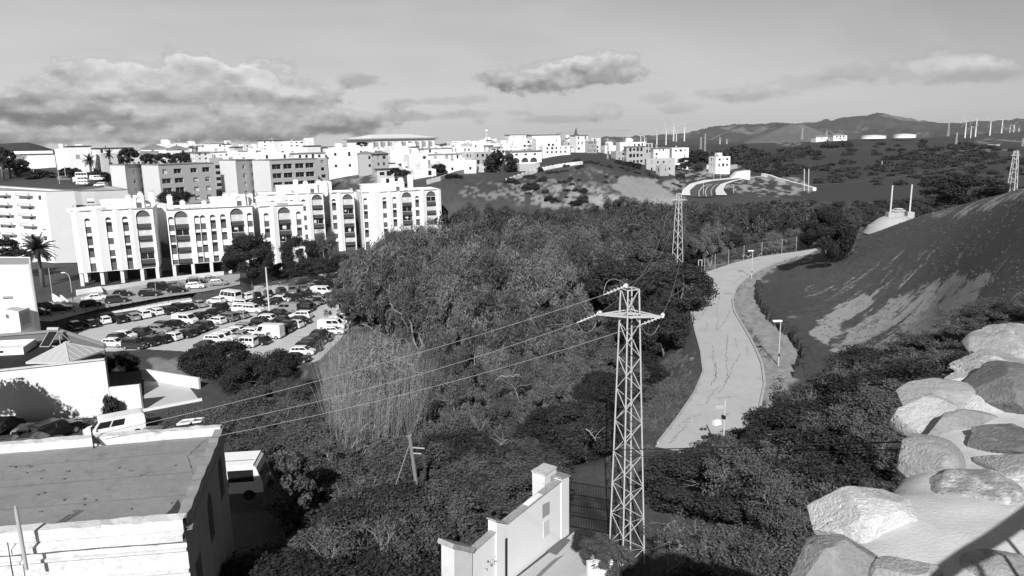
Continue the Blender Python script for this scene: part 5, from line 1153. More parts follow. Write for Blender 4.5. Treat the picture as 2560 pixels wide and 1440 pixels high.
for k_, (E_, o_, nm_) in enumerate(((LE, -.9, 'verge_grass'), (RE, .9, 'verge_grass'))):
    tufts([(p[0] - (.12 if o_ > 0 else -.12), p[1]) for p in E_] + [(p[0] + o_, p[1]) for p in E_[::-1]], 1500, 30 + k_, .13, GRS, 'rough weeds fringing the %s edge of the track' % ('left' if o_ < 0 else 'right'), nm_)
tufts([(-46, 50), (-46, 66), (-20, 70), (-14, 56), (-14, 46)], 7000, 7, .2, GRS, 'weeds on the waste ground in front of the big white wall', 'waste_ground_weeds')
# palms
def palm(px, py, d, H, R, label, nf=46, z=None):
    q = ray(px, py) * d; z = gz(q.x, q.y) if z is None else z; r = random.Random(int(px)); root = thing('palm_tree', label, 'palm', (q.x, q.y, z))
    ORG[root.name] = Vector((0, 0, 0)); k = 0.022 * H
    MB().tube([(0, 0, -.5), (.05, 0, H * .4), (.1, 0, H * .78)], .38 * min(1, H / 8) + .08, 9, .30 * min(1, H / 8) + .05).build('trunk', BARK, root, smooth=True)
    V = []; c = Vector((.1, 0, H * .8))
    for i in range(nf):
        a = r.uniform(0, 6.28); e = math.radians(r.uniform(-35, 80)); L = R * r.uniform(.8, 1.1); p = c.copy(); d_ = Vector((math.cos(a) * math.cos(e), math.sin(a) * math.cos(e), math.sin(e))); path = [p.copy()]
        for s in range(7): p = p + d_ * (L / 7); d_.z -= .17; d_.normalize(); path.append(p.copy())
        for s in range(1, 8):
            pa, pb = path[s - 1], path[s]; t = (pb - pa).normalized(); sd = t.cross(Vector((0, 0, 1))); 
            if sd.length < .1: sd = Vector((1, 0, 0))
            sd.normalize()
            for m_ in range(5):
                o = pa.lerp(pb, m_ / 5); ll = L * .23 * (1.1 - s / 9)
                for sg in (-1, 1):
                    tip = o + sd * sg * ll + t * ll * .5 - Vector((0, 0, ll * .45)); w = t * L * .016; V += [o - w, o + w, tip + w * .3, tip - w * .3]
    v = np.array([tuple(x) for x in V]); np_mesh('crown', v, np.arange(len(v)).reshape(-1, 4), PAL, root)
palm(105, 702, 168, 11.5, 4.2, 'tall date palm beside the balcony block and the arched apartments', 60, z=-31.5)
palm(228, 440, 285, 9.5, 3.1, 'palm in front of the white houses, right of the tallest white block', 34, z=zat(228, 452, 285))
palm(275, 410, 290, 5.2, 2.6, 'small palm left of the round dark tree', 30, z=zat(275, 412, 290))
palm(28, 455, 282, 9, 3.8, 'dark palm at the left edge of the hillside', 34, z=zat(28, 455, 282))
palm(8, 450, 278, 8.4, 3.6, 'dark palm cut by the left edge of the photo', 34, z=zat(8, 450, 278))
# ivy-clad tree column by the white box van
q = ray(735, 1290) * 36; zz = gz(q.x, q.y); root = thing('ivy_clad_tree', 'tall ivy-covered tree with pale shiny leaves right of the white box van', 'tree', (q.x, q.y, zz)); ORG[root.name] = Vector((0, 0, 0)); r = random.Random(2)
MB().tube(limb_path((0, 0, -.5), (-.1, .2, 4.6), 3, .1), .22, 7, .1).build('trunk', BARK, root, smooth=True); cs = []; sp = []
for k in range(60): a = r.uniform(0, 6.28); h = r.uniform(.4, 5.6); w = .55 + .55 * min(1, h / 3.5) - (.4 if h > 5 else 0); cs.append((math.cos(a) * w * r.uniform(.3, 1), math.sin(a) * w * r.uniform(.3, 1), h)); sp.append(r.uniform(.22, .4))
v, qd = leaves(np.array(cs), 9000, np.array(sp), .085, .8, 5, out=1.0); np_mesh('crown', v, qd, IVY, root)
# fallen and dead branches
for i, (px, py, px2, py2, d, w, lab) in enumerate([(1465, 1072, 1490, 1102, 48, .06, 'pale dead branch hanging from the dense tree behind the gate'), (1250, 1115, 1268, 1098, 44, .05, 'pale dead branch stub in the bushes left of the gate pillar'), (905, 810, 975, 860, 108, .08, 'pale leaning trunk at the left flank of the wood, upper'), (975, 758, 1020, 820, 104, .09, 'pale leaning trunk at the left flank of the wood, lower'), (1018, 905, 1060, 952, 62, .06, 'pale bare branch between the canes and the wood'), (1240, 950, 1300, 938, 56, .08, 'twisted pale branch at the near edge of the wood')]):
    a = ray(px, py) * (d - 3); c = ray(px2, py2) * (d - 3.5); root = thing('dead_branch', lab, 'branch', a); MB().tube(limb_path(a, c, i, .25, 8), w, 5, w * .5).build('stem', BARKL, root, smooth=True)
    r = random.Random(i); b = MB()
    for k in range(5): s_ = a.lerp(c, r.uniform(.2, .9)); b.tube(limb_path(s_, s_ + Vector((r.uniform(-1, 1), r.uniform(-1, 1), r.uniform(-.2, .9))) * .8, i * 9 + k, .3, 4), w * .4, 4, w * .15)
    b.build('side_twigs', BARKL, root)
# ------------------------------------------------------------------ near buildings
PLAST = mat('stained_plaster', .62, .22, 1.6, v2=.40, thr=.54, bump=.6, soft=5); PLASTD = mat('weathered_wall', .28, .3, .9, stretch=(1, 1, .25), bump=.4); DECK = mat('grey_roof_membrane', .245, .24, .5, v2=.14, thr=.55, bump=.6, soft=3.5)  # side-wall plaster: weathering streaks, with that side's shade put into the base tone
BITU = mat('dark_bitumen_roof', .022, .25, .6); BIGW = mat('painted_white_wall', .72, .06, .4, v2=.62, thr=.62, bump=.3)
def onz(px, py, z): q = atz(px, py, z); return (q.x, q.y)
# old flat-roofed building, bottom left
ZR = -12.5; FR = onz(460, 1300, ZR); BR = onz(555, 1070, ZR); BL0 = onz(0, 1116, ZR); FL0 = onz(0, 1335, ZR)
def ext(a, b, k): return (a[0] + (a[0] - b[0]) * k, a[1] + (a[1] - b[1]) * k)
BL = ext(BL0, BR, .5); FL = ext(FL0, FR, .6); poly = [FL, FR, BR, BL]
ob = thing('old_building', 'old flat-roofed building with stained plaster in the bottom left corner', 'building', (*FR, -21))
L1 = elen(FR, BR); W1 = [(L1 * f - .5, z, 1.0, h, ar) for f, z, h, ar in ((.16, -17.0, 2.3, False), (.50, -15.6, 2.0, True), (.84, -15.2, 2.0, True))]
L0 = elen(FL, FR)
b = MB(); b.panel(FL, FR, -27, ZR - .15, [(L0 - 3.9, L0 - 2.2, -16.6, -14.75, False)], .2); b.panel(BR, BL, -27, ZR); b.panel(BL, FL, -27, ZR); b.build('front_wall', PLAST, ob)
window2(ob, FL, FR, L0 - 3.9, -16.6, 1.7, 1.85, shut=1)
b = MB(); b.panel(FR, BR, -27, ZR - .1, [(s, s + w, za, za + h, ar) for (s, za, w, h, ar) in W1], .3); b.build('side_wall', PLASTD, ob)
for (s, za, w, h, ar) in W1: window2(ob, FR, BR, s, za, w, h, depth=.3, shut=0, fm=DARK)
b = MB(); b.face([(*p, ZR - .22) for p in poly]); b.build('roof', DECK, ob)
def rim(a, c, w, h, m, nm, z=ZR, inw=0.0, seed=1, wob=.03):
    a = Vector(a); c = Vector(c); d = (c - a); L = d.length; d.normalize(); nr = Vector((d.y, -d.x)); r = random.Random(seed); b = MB(); n_ = int(L / .35); pr = None
    for i in range(n_ + 1):
        p = a + d * (L * i / n_); k = [r.uniform(-wob, wob) for _ in range(4)]
        ring = [(*(p - nr * (w - inw + k[0])), z - .22), (*(p - nr * (w - inw + k[0])), z + h + k[1]), (*(p + nr * (inw + k[2])), z + h + k[3]), (*(p + nr * (inw + k[2])), z - .3)]
        b.v += ring
        if i: o = len(b.v) - 8; [b.f.append((o + j, o + (j + 1) % 4, o + 4 + (j + 1) % 4, o + 4 + j)) for j in range(4)]
    return b.build(nm, m, ob)
rim(FL, FR, .45, .10, PLAST, 'parapet', inw=.15); rim(BR, BL, .42, .16, PLAST, 'parapet', inw=.1, seed=2); rim(FR, BR, .36, .07, mat('worn_coping', .28, .2, 2, v2=.42, thr=.6), 'parapet', inw=.08, seed=3)
rim(FL, FR, .3, -.5, PLAST, 'cornice', z=ZR - .1, inw=.34, seed=4, wob=.015); rim(FR, BR, .2, -.35, PLASTD, 'cornice', z=ZR - .05, inw=.22, seed=5, wob=.015)
for zz, nm in ((-13.55, 'string_course'), (-14.35, 'string_course')):
    a = Vector(FL); c = Vector(FR); d = (c - a).normalized(); nr = Vector((d.y, -d.x)) * .06; MB().beam((*(a + nr), zz), (*(c + nr), zz), .12, .10).build(nm, PLAST, ob)
q = onz(60, 1330, ZR + .1); b = MB(); p0 = atz(60, 1366, ZR - .1); b.tube([(p0.x, p0.y - .05, ZR - .9), (p0.x - .06, p0.y, ZR + 1.15)], .06, 8); b.tube([(p0.x - .06, p0.y, ZR + 1.1), (p0.x - .065, p0.y, ZR + 1.32)], .045, 8); b.build('vent_pipe', CONC, ob)
q0 = onz(200, 1280, ZR - .2); q1 = onz(143, 1317, ZR - .2); MB().beam((*q0, ZR - .12), (*q1, ZR - .14), .05, .05).build('loose_batten', WOODP, ob)
b = MB(); pz = atz(36, 1335, ZR); b.tube([(pz.x, pz.y - .36, ZR - .1), (pz.x + .02, pz.y - .40, ZR - .9), (pz.x, pz.y - .32, ZR - 2.4), (pz.x + .03, pz.y - .3, ZR - 4)], .02, 5); b.build('cable', WIRED, ob)
pz = atz(36, 1428, ZR - 2.2); MB().box((pz.x, FL0[1] - .15, ZR - 2.7), (.3, .18, .45)).build('junction_box', BLACK, ob)
# cracks and dark stain on the roof
b = MB(); path = [onz(a_, c_, ZR - .214) for a_, c_ in ((462, 1288), (470, 1262), (478, 1240), (480, 1220), (490, 1200), (478, 1170), (470, 1140), (500, 1110), (520, 1095))]; r = random.Random(1); pp = []
for i in range(len(path) - 1):
    for k in range(6): t = k / 6; pp.append((path[i][0] * (1 - t) + path[i + 1][0] * t + r.uniform(-.04, .04), path[i][1] * (1 - t) + path[i + 1][1] * t + r.uniform(-.04, .04)))
for i in range(len(pp) - 1): w = .016 * r.uniform(.4, 1.6); b.face([(pp[i][0] - w, pp[i][1], ZR - .214), (pp[i][0] + w, pp[i][1], ZR - .214), (pp[i + 1][0] + w, pp[i + 1][1], ZR - .214), (pp[i + 1][0] - w, pp[i + 1][1], ZR - .214)])
b.build('roof_crack', BLACK, ob)
st = [onz(a_, c_, ZR - .212) for a_, c_ in ((410, 1289), (430, 1270), (445, 1248), (452, 1262), (447, 1278), (440, 1290))]; b = MB(); b.face([(*p, ZR - .212) for p in st]); b.build('roof_stain', mat('wet_stain', .05, .5, 6), ob)
r = random.Random(31); b = MB()
for k in range(26): q = onz(r.uniform(20, 440), r.uniform(1150, 1290), ZR - .2); b.box((q[0], q[1], ZR - .2), (r.uniform(.04, .16), r.uniform(.03, .08), .03), r.uniform(0, 3))
tag(b.build('roof_debris', mat('roof_debris', .12, .3)), 'small dark scraps scattered on the grey flat roof', 'debris', kind='stuff')
b = MB(); L_ = Vector(FR) - Vector(FL)
for t in (.28, .52, .77): a = Vector(FL).lerp(Vector(BL), t); c = Vector(FR).lerp(Vector(BR), t); b.face([(*a, ZR - .213), (*c, ZR - .213), (c.x, c.y + .035, ZR - .213), (a.x, a.y + .035, ZR - .213)])
b.build('membrane_seam', mat('seam_dark', .17, .3, 2), ob)
# bracket with wires on the back parapet
a = atz(232, 1098, ZR + .2); root = thing('wire_bracket', 'small dark iron wire bracket on the back parapet of the old building', 'bracket', (a.x, a.y, ZR)); MB().tube([(a.x, a.y, ZR - .2), (a.x, a.y, ZR + .75)], .035, 6).build('post', BLACK, root)
b = MB(); b.face([(a.x - .02, a.y - .02, ZR), (a.x + .32, a.y - .02, ZR), (a.x, a.y - .02, ZR + .45)]); b.face([(a.x, a.y + .02, ZR + .45), (a.x + .32, a.y + .02, ZR), (a.x - .02, a.y + .02, ZR)]); b.build('gusset', BLACK, root)
# big white wall (flank of the low dark-roofed building) and annex wall
ZY = -25.0; A0 = onz(-140, 1092, ZY); A1 = onz(280, 1037, ZY); ztp = zat(266, 898, A1[1])
lb = thing('low_building', 'low building with a dark flat roof and a long blank white wall on the left', 'building', (*A1, ZY))
C1 = onz(262, 862, ztp); C2 = onz(150, 826, ztp); C3 = onz(-160, 850, ztp)
cy_ = [A0, A1, C1, C2, C3]
b = MB(); b.panel(A0, A1, ZY - 2, ztp); b.build('white_wall', BIGW, lb)
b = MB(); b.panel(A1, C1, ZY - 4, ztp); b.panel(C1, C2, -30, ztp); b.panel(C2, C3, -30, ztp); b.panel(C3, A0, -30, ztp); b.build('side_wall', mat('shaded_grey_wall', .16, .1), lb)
b = MB(); b.face([(*p, ztp - 1.0) for p in cy_]); b.build('roof', BITU, lb)
b = MB(); b.beam((*C1, ztp), (*C2, ztp), .3, .25); b.beam((*C2, ztp), (*C3, ztp), .3, .25); b.build('roof_edge', GREYD, lb); b = MB(); b.beam((*A0, ztp + .03), (*A1, ztp + .03), .32, .12); b.build('wall_cap', PLAST, lb)
# pavilion with seamed pyramid roof standing on it
ZE_ = ztp - .05; E_ = [onz(65, 906, ZE_), onz(172, 905, ZE_), onz(262, 874, ZE_)]; E_.append((E_[0][0] + E_[2][0] - E_[1][0] + .3, E_[0][1] + E_[2][1] - E_[1][1]))
pv = thing('roof_pavilion', 'pale seamed metal pyramid roof pavilion on the low dark-roofed building', 'pavilion', (*E_[1], ztp - .35)); cx = sum(p[0] for p in E_) / 4; cy = sum(p[1] for p in E_) / 4; ap = (cx, cy, ZE_ + 1.35); zE = ZE_
b = MB(); [b.face([(*E_[i], zE), (*E_[(i + 1) % 4], zE), ap]) for i in range(4)]; b.face([(*p, zE) for p in E_[::-1]]); b.build('roof', mat('seamed_metal', .42, .06, .6, rough=.55, spec=.5), pv)
b = MB()
for i in range(4):
    a = Vector((*E_[i], zE)); c = Vector((*E_[(i + 1) % 4], zE)); A_ = Vector(ap); b.beam(a, A_, .09, .07)
    for k in range(1, 6):
        t = k / 6; base = a.lerp(c, t); h = 1 - abs(2 * t - 1); mid = a.lerp(c, .5); top = base + (A_ - mid) * h; b.beam(base, top, .05, .06)
b.build('roof_seams', mat('seam_metal', .5, .05), pv)
b = MB()
for i in range(4): b.beam((*E_[i], zE - .06), (*E_[(i + 1) % 4], zE - .06), .12, .16)
b.build('gutter', mat('gutter', .55, .05), pv)
ins = [(cx + (p[0] - cx) * .86, cy + (p[1] - cy) * .86) for p in E_]; b = MB(); [b.panel(ins[i], ins[(i + 1) % 4], ztp - 1.0, zE - .05) for i in range(4)]; b.build('wall', GREYD, pv)
# solar heater and small white roof box
zf = ztp - 1.0; pA = onz(100, 870, zf); pB = onz(124, 870, zf); dxv = Vector(pB) - Vector(pA); L = dxv.length; u = dxv.normalized(); nb = Vector((-u.y, u.x))
sh = thing('solar_water_heater', 'tilted solar water heater panel on the dark flat roof', 'solar heater', (*pA, zf)); p0 = Vector(pA); p1 = Vector(pB); tp0 = p0 + nb * 1.3 + u * .3; tp1 = p1 + nb * 1.3 + u * .3; H = 1.5
b = MB(); b.face([(*p0, zf + .15), (*p1, zf + .15), (*tp1, zf + H), (*tp0, zf + H)]); b.face([(*tp0, zf + H - .06), (*tp1, zf + H - .06), (*p1, zf + .09), (*p0, zf + .09)]); b.build('collector', GLASS, sh)
b = MB()
for a_, c_ in (((*p0, zf + .15), (*p1, zf + .15)), ((*p1, zf + .15), (*tp1, zf + H)), ((*tp1, zf + H), (*tp0, zf + H)), ((*tp0, zf + H), (*p0, zf + .15)), ((*tp0, zf), (*tp0, zf + H)), ((*tp1, zf), (*tp1, zf + H)), ((*tp1, zf + H), (*(p1 + nb * 2.2 + u * .9), zf))): b.beam(a_, c_, .07)
b.build('frame', METAL, sh); MB().tube([(*(tp0 - u * .1), zf + H + .22), (*(tp1 + u * .1), zf + H + .22)], .2, 10).build('tank', METAL, sh)
q = onz(170, 868, zf); b = MB().box((q[0], q[1], zf + .3), (.6, .5, .6)); b.tube([(q[0] - 2.2, q[1] + .3, zf + .1), (q[0] - 1, q[1] - .1, zf + .12), (q[0], q[1], zf + .3)], .05, 5); tag(b.build('roof_duct', PALE), 'small pale duct box with a pipe on the dark flat roof', 'duct')
w0 = onz(-60, 892, zf); w1 = onz(60, 886, zf); root = thing('roof_room', 'white rooftop room at the left edge, on the dark flat roof', 'rooftop room', (*w1, zf))
polyr = [w0, w1, (w1[0] - .8, w1[1] + 3.4), (w0[0] - .8, w0[1] + 3.4)]; shell(root, polyr, zf - .1, zf + .75, WHITE, {0: [(elen(w0, w1) - 2.9, zf + .15, 1.0, .35, False)]}, roofm=mat('pale_deck', .6, .05)); window2(root, w0, w1, elen(w0, w1) - 2.9, zf + .15, 1.0, .35, shut=0)
# annex wall, tiled yard, low yard wall
Y0 = onz(281, 1037, ZY); Y1 = onz(356, 1029, ZY); zy = zat(318, 968, Y0[1])
aw = thing('annex_wall', 'white wall of the small yard right of the long blank white wall', 'wall', (*Y0, ZY)); b = MB(); b.panel(Y0, Y1, ZY - 1.5, zy);  b.panel(Y1, (Y1[0] + .05, Y1[1] + .25), ZY - 1, zy); b.panel((Y1[0] + .05, Y1[1] + .25), (Y0[0] + .05, Y0[1] + .25), ZY - 1, zy); b.face([(*Y0, zy), (*Y1, zy), (Y1[0] + .05, Y1[1] + .25, zy), (Y0[0] + .05, Y0[1] + .25, zy)]); b.build('wall', BIGW, aw)
yp = [(Y1[0] + .1, Y1[1] + .2), onz(500, 1003, ZY), onz(470, 965, ZY), onz(360, 946, ZY)]
yd = sheet('yard', yp, ZY + .06, mat('yard_floor', .52, .08, .6)); 
V0 = onz(358, 948, ZY); V1 = onz(500, 972, ZY); b = MB().beam((*V0, ZY + .35), (*V1, ZY + .35), .25, 1.7); tag(b.build('yard_wall', BIGW), 'low white wall behind the yard, with tree shadow on it', 'wall')
b = MB().beam((*onz(352, 1030, ZY), ZY + .05), (*onz(505, 1001, ZY), ZY + .05), .3, .35); tag(b.build('yard_kerb', BIGW), 'white edging strip along the front of the yard', 'kerb')
# shrub against the wall
spot(SH[1], 278, 1036, A1[1] - .8, 2.4, 1.0, 'narrow dark shrub against the right end of the long white wall', z=ZY)
# left white building with rounded corner, kiosk
zt_ = zat(70, 655, 124); zb_ = -33.5; P0 = plan(-80, 122, 700); P1 = plan(64, 121, 700); root = thing('round_cornered_building', 'white windowless building with a rounded corner at the left edge', 'building', (P1.x, P1.y, zb_))
pl = [(P0.x, P0.y), (P1.x, P1.y)] + [(P1.x + .9 * math.sin(t), P1.y + .9 - .9 * math.cos(t)) for t in (.3, .6, .9, 1.2)] + [(P1.x + .9 - 5.5, P1.y + 9), (P0.x - 6, P0.y + 10)]
shell(root, pl, zb_, zt_, WHITE, {}, parapet=.1); 
q = P0.lerp(P1, .66); MB().box((q.x, q.y - .05, zat(20, 745, 121)), (1.75, .06, .42)).build('sign_board', SPAN, root); MB().box((q.x, q.y - .09, zat(20, 745, 121)), (1.35, .03, .18)).build('sign_plate', GREYM, root)
k0 = plan(13, 118, 815); k1 = plan(51, 116.5, 815); k2 = plan(81, 119.5, 815); zk = zat(48, 816, 117)
root = thing('site_cabin', 'white prefabricated cabin beside the white rounded building', 'cabin', (k1.x, k1.y, zk)); pk = [(k0.x, k0.y), (k1.x, k1.y), (k2.x, k2.y), (k0.x + k2.x - k1.x, k0.y + k2.y - k1.y)]
shell(root, pk, zk - .6, zk + 2.6, WHITE, {0: [(.4, zk + 1.1, .9, .8, False)], 1: [(.3, zk + .1, 1.5, 2.0, False)]}, parapet=.08); window2(root, pk[0], pk[1], .4, zk + 1.1, .9, .8, shut=0); MB().panel(Vector(pk[1]).lerp(Vector(pk[2]), .1) + Vector((0, .1)), Vector(pk[1]).lerp(Vector(pk[2]), .9) + Vector((0, .1)), zk + .1, zk + 2.1).build('door', PALE, root)
# ramps, garden walls and footpath around the car park
def wallseg(name, pts, z0, z1, w, m, label, cat='wall'):
    b = MB()
    for i in range(len(pts) - 1): b.beam((*pts[i], (z0 + z1) / 2), (*pts[i + 1], (z0 + z1) / 2), w, z1 - z0)
    return tag(b.build(name, m), label, cat)
FP = P2([(88, 812), (290, 780), (480, 751)], -32.3); FQ = P2([(86, 797), (290, 764), (474, 737)], -32.3)
b = MB()
for i in range(2):
    b.face([(*FP[i], -32.3), (*FP[i + 1], -32.3), (*FQ[i + 1], -32.3), (*FQ[i], -32.3)]); b.face([(*FP[i], -33.5), (*FP[i + 1], -33.5), (*FP[i + 1], -32.3), (*FP[i], -32.3)])
tag(b.build('footpath', CONCL), kind='structure'); wallseg('kerb_wall', FP, -33.2, -32.05, .22, WHITE, 'low white kerb wall along the footpath above the first row of cars')
for i in range(13):
    t = i / 12; px = 130 + 350 * t; py = 806 - 56 * t; q = atz(px, py, -32.3); root = thing('bollard', ('dark lamp bollard on the low white kerb wall, %s of the line' % ('left end' if i == 0 else 'right end' if i == 12 else 'within the middle')), 'bollard', (q.x, q.y, -32.05), 'dark bollards along the footpath')
    MB().tube([(q.x, q.y, -32.1), (q.x, q.y, -30.9)], .05, 6).build('post', BLACK, root); MB().tube([(q.x, q.y, -30.95), (q.x, q.y, -30.8)], .16, 8).build('cap', BLACK, root)
wallseg('garden_wall', P2([(192, 736), (300, 722), (400, 706), (500, 694), (560, 688)], -31.2), -31.6, -30.2, .3, CONCL, 'pale retaining wall between the arched apartments and the street')
wallseg('ramp_wall', P2([(192, 738), (252, 728), (258, 742), (206, 757)], -31.2), -31.8, -30.1, .3, WHITE, 'bright white ramp wall at the left end of the street')
wallseg('stair_wall', P2([(132, 741), (158, 758)], -31.2), -32.2, -30.6, .35, WHITE, 'white sloping stair wall left of the ramp, lower one'); wallseg('stair_wall', P2([(152, 742), (175, 760)], -31.2), -32.2, -30.8, .3, WHITE, 'white sloping stair wall beside the stairs, right one')
wallseg('boundary_wall', P2([(75, 655), (185, 640)], -31), -31.5, -29.8, .3, WHITE, 'low white wall between the palm and the arched apartments')
wallseg('boundary_wall', P2([(620, 737), (680, 722), (760, 703), (840, 690), (905, 682)], -32.6), -33.3, -31.9, .3, CONCL, 'pale wall along the back of the car park below the dark trees')
wallseg('retaining_wall', P2([(264, 884), (345, 893), (440, 894)], -33), -37, -32.6, .4, CONC, 'concrete retaining wall at the near edge of the car park')
# ------------------------------------------------------------------ white gate wall, apron, iron gate
ZG = -21.0; Pa = Vector(onz(1290, 1440, ZG)); Pb = Vector(onz(1422, 1334, ZG)); dw = (Pb - Pa).normalized(); nw = Vector((dw.y, -dw.x))
def onw(px, py):
    r = ray(px, py); den = dw.x * 1.0 - dw.y * r.x; s = (r.x * Pa.y - Pa.x * 1.0 - 0) ; s = (r.x * Pa.y - Pa.x) / (dw.x - dw.y * r.x); p = Pa + dw * s; return s, r.z * p.y
gw = thing('gate_wall', 'bright white sloping wall with pillars beside the iron gate at the bottom centre', 'wall', (Pa.x, Pa.y, ZG))
def slab(pts, th, m, nm, off=0.0, topm=None):
    """polygon in the wall plane given as pixels, extruded backwards"""
    S = [onw(*p) for p in pts]; f = [(*(Pa + dw * s + nw * off), z) for s, z in S]; k = [(*(Pa + dw * s + nw * (off - th)), z) for s, z in S]; b = MB(); n_ = len(f); b.v = f + k; b.f = [tuple(range(n_)), tuple(range(n_, 2 * n_))[::-1]] + [(i, n_ + i, n_ + (i + 1) % n_, (i + 1) % n_) for i in range(n_)]
    return b.build(nm, m, gw)
WW = mat('fresh_white_paint', .78, .04, .5, v2=.66, thr=.68)
slab([(1265, 1315), (1265, 1470), (1290, 1446), (1402, 1354), (1402, 1206), (1340, 1248)], .34, WW, 'wall_panel')
slab([(1180, 1386), (1180, 1560), (1262, 1470), (1262, 1334), (1240, 1334)], .30, WW, 'wall_panel', -.03)
slab([(1402, 1199), (1402, 1356), (1421, 1340), (1421, 1190)], .75, WW, 'pillar', .04); slab([(1240, 1306), (1240, 1500), (1264, 1480), (1264, 1311)], .5, WW, 'pillar', .03)
slab([(1133, 1372), (1133, 1640), (1178, 1600), (1178, 1382)], .75, mat('flaking_white_paint', .66, .1, 1.5, v2=.4, thr=.6), 'pillar', .06)
capm = mat('mossy_capstone', .33, .25, 3, v2=.2, thr=.55, bump=.5)
def cap(px0, py0, px1, py1, th, h, off, nm='coping'):
    s0, z0 = onw(px0, py0); s1, z1 = onw(px1, py1); a = Pa + dw * s0 + nw * (off - th / 2); c = Pa + dw * s1 + nw * (off - th / 2); MB().beam((a.x, a.y, z0 + h / 2), (c.x, c.y, z1 + h / 2), th, h).build(nm, capm, gw)
cap(1266, 1312, 1402, 1204, .42, .07, .04); cap(1180, 1386, 1240, 1332, .36, .06, .0); cap(1400, 1197, 1423, 1190, .86, .08, .08); cap(1128, 1370, 1182, 1380, .9, .22, .12, 'capstone'); cap(1238, 1304, 1265, 1308, .58, .06, .06)
slab([(1355, 1262), (1355, 1296), (1373, 1283), (1373, 1253)], .03, GREYM, 'grey_panel', .03); slab([(1358, 1305), (1358, 1345), (1372, 1334), (1372, 1297)], .03, mat('pale_panel', .6, .03), 'pale_panel', .03); slab([(1259, 1346), (1259, 1480), (1263, 1476), (1263, 1343)], .03, BLACK, 'drainpipe', .12)
# taller gate pillar behind
c_ = Pa + dw * (onw(1375, 1240)[0] + .75) - nw * .85; zt_ = zat(1372, 1168, c_.y + .3)
gp = thing('gate_pillar', 'white box-shaped gate pillar rising behind the sloping white wall', 'pillar', (c_.x, c_.y, ZG)); rz = math.atan2(dw.y, dw.x); MB().box((c_.x, c_.y, (ZG + zt_) / 2), (1.1, .8, zt_ - ZG), rz).build('shaft', mat('flaking_white_paint', .66), gp); MB().box((c_.x, c_.y, zt_ + .03), (1.17, .87, .07), rz).build('cap', mat('worn_cap', .5, .2, 3, v2=.3, thr=.55), gp)
fpos = c_ + nw * .435; MB().box((fpos.x + dw.x * .2, fpos.y + dw.y * .2, zt_ - .75), (.55, .02, 1.0), rz).build('grey_panel', GREYM, gp)
sheet('apron', [onz(*p, ZG + .05) for p in ((1230, 1500), (1290, 1446), (1402, 1358), (1436, 1328), (1450, 1340), (1480, 1370), (1500, 1440), (1480, 1560), (1260, 1560))], ZG + .05, mat('apron_concrete', .42, .1, .8, v2=.3, thr=.62, bump=.4))
b = MB(); b.face([(*onz(*p, ZG + .056), ZG + .056) for p in ((1363, 1377), (1391, 1388), (1427, 1350), (1402, 1341))]); tag(b.build('manhole_grate', mat('dark_grate', .13, .1, 5)), 'dark rectangular grate in the pale paving beside the white wall', 'grate')
b = MB(); pp = [onz(*p, ZG + .055) for p in ((1340, 1440), (1360, 1420), (1385, 1398), (1412, 1386), (1395, 1400), (1365, 1428), (1345, 1448))]
for i in range(3): b.face([(*pp[i], ZG + .055), (*pp[i + 1], ZG + .055), (*pp[6 - i - 1], ZG + .055), (*pp[6 - i], ZG + .055)])
tag(b.build('paving_crack', mat('crack', .09)), kind='structure')
g0 = Vector(onz(1426, 1322, ZG)); g1 = Vector(onz(1538, 1342, ZG)); zg0 = zat(1424, 1203, g0.y); gt = thing('iron_gate', 'dark iron bar gate between the white wall and the lattice pylon', 'gate', (*g0, ZG)); n_ = 27
b = MB()
for k in range(n_ + 1): p = g0.lerp(g1, k / n_); hh_ = zg0 + .0 * k; b.beam((*p, ZG + .15), (*p, hh_), .03)
b.build('bars', BLACK, gt)
for f in (.06, .36, .66, .98): z = ZG + (zg0 - ZG) * f; MB().beam((*g0, z), (*g1, z + (.0 if f < .6 or f > .9 else .05)), .05).build('rail', BLACK, gt)
wallseg('white_stub_wall', [onz(1468, 1440, ZG), onz(1530, 1432, ZG)], ZG - .3, ZG + .75, .3, WW, 'low white wall stub half hidden by bushes at the foot of the pylon')
# ------------------------------------------------------------------ the stone wall in the foreground
ZW = -1.8; MORT = mat('mortar', .54, .12, 2.2, v2=.44, thr=.56, bump=.25, bscale=60, soft=6)
edge_px = [(1990, 1500), (2000, 1440), (2012, 1392), (2045, 1328), (2105, 1262), (2160, 1215), (2222, 1190), (2262, 1130), (2288, 1085), (2284, 1022), (2290, 975), (2335, 955), (2400, 958), (2450, 930), (2455, 893), (2492, 880), (2500, 856), (2570, 862), (2700, 850)]
edge = [onz(*p, ZW) for p in edge_px]; edge = [(-1.6, -.4), (-.6, 1.1), (.3, 2.05)] + edge; far_end = edge[-1]
wl = thing('stone_wall', 'thick rubble stone wall top with mortar and boulders in the bottom right corner', 'stone wall', (3, 3, -22))
polyw = edge + [(far_end[0] + 3, far_end[1] - 2.5), (6.5, -1.0), (3, -2.2)]; polyw = polyw[::-1]
gx = np.linspace(-1.7, 9.5, 300); gy = np.linspace(-2.3, 10.0, 330); GX, GY = np.meshgrid(gx, gy); dist = -np.where(inpoly(GX, GY, polyw), -pdist(GX, GY, polyw + polyw[:1], False), 0)
inside = dist > 0
zz = ZW + .07 * fbm(GX * .9, GY * .9, 3, 3) + .018 * fbm(GX * 4, GY * 4, 8, 4) - .16 * np.exp(-dist / .10) * inside - .01
top_idx = inside[:-1, :-1] & inside[1:, 1:] & inside[:-1, 1:] & inside[1:, :-1]
idx = np.arange(GX.size).reshape(GX.shape); qf = np.stack([idx[:-1, :-1], idx[:-1, 1:], idx[1:, 1:], idx[1:, :-1]], -1)[top_idx]
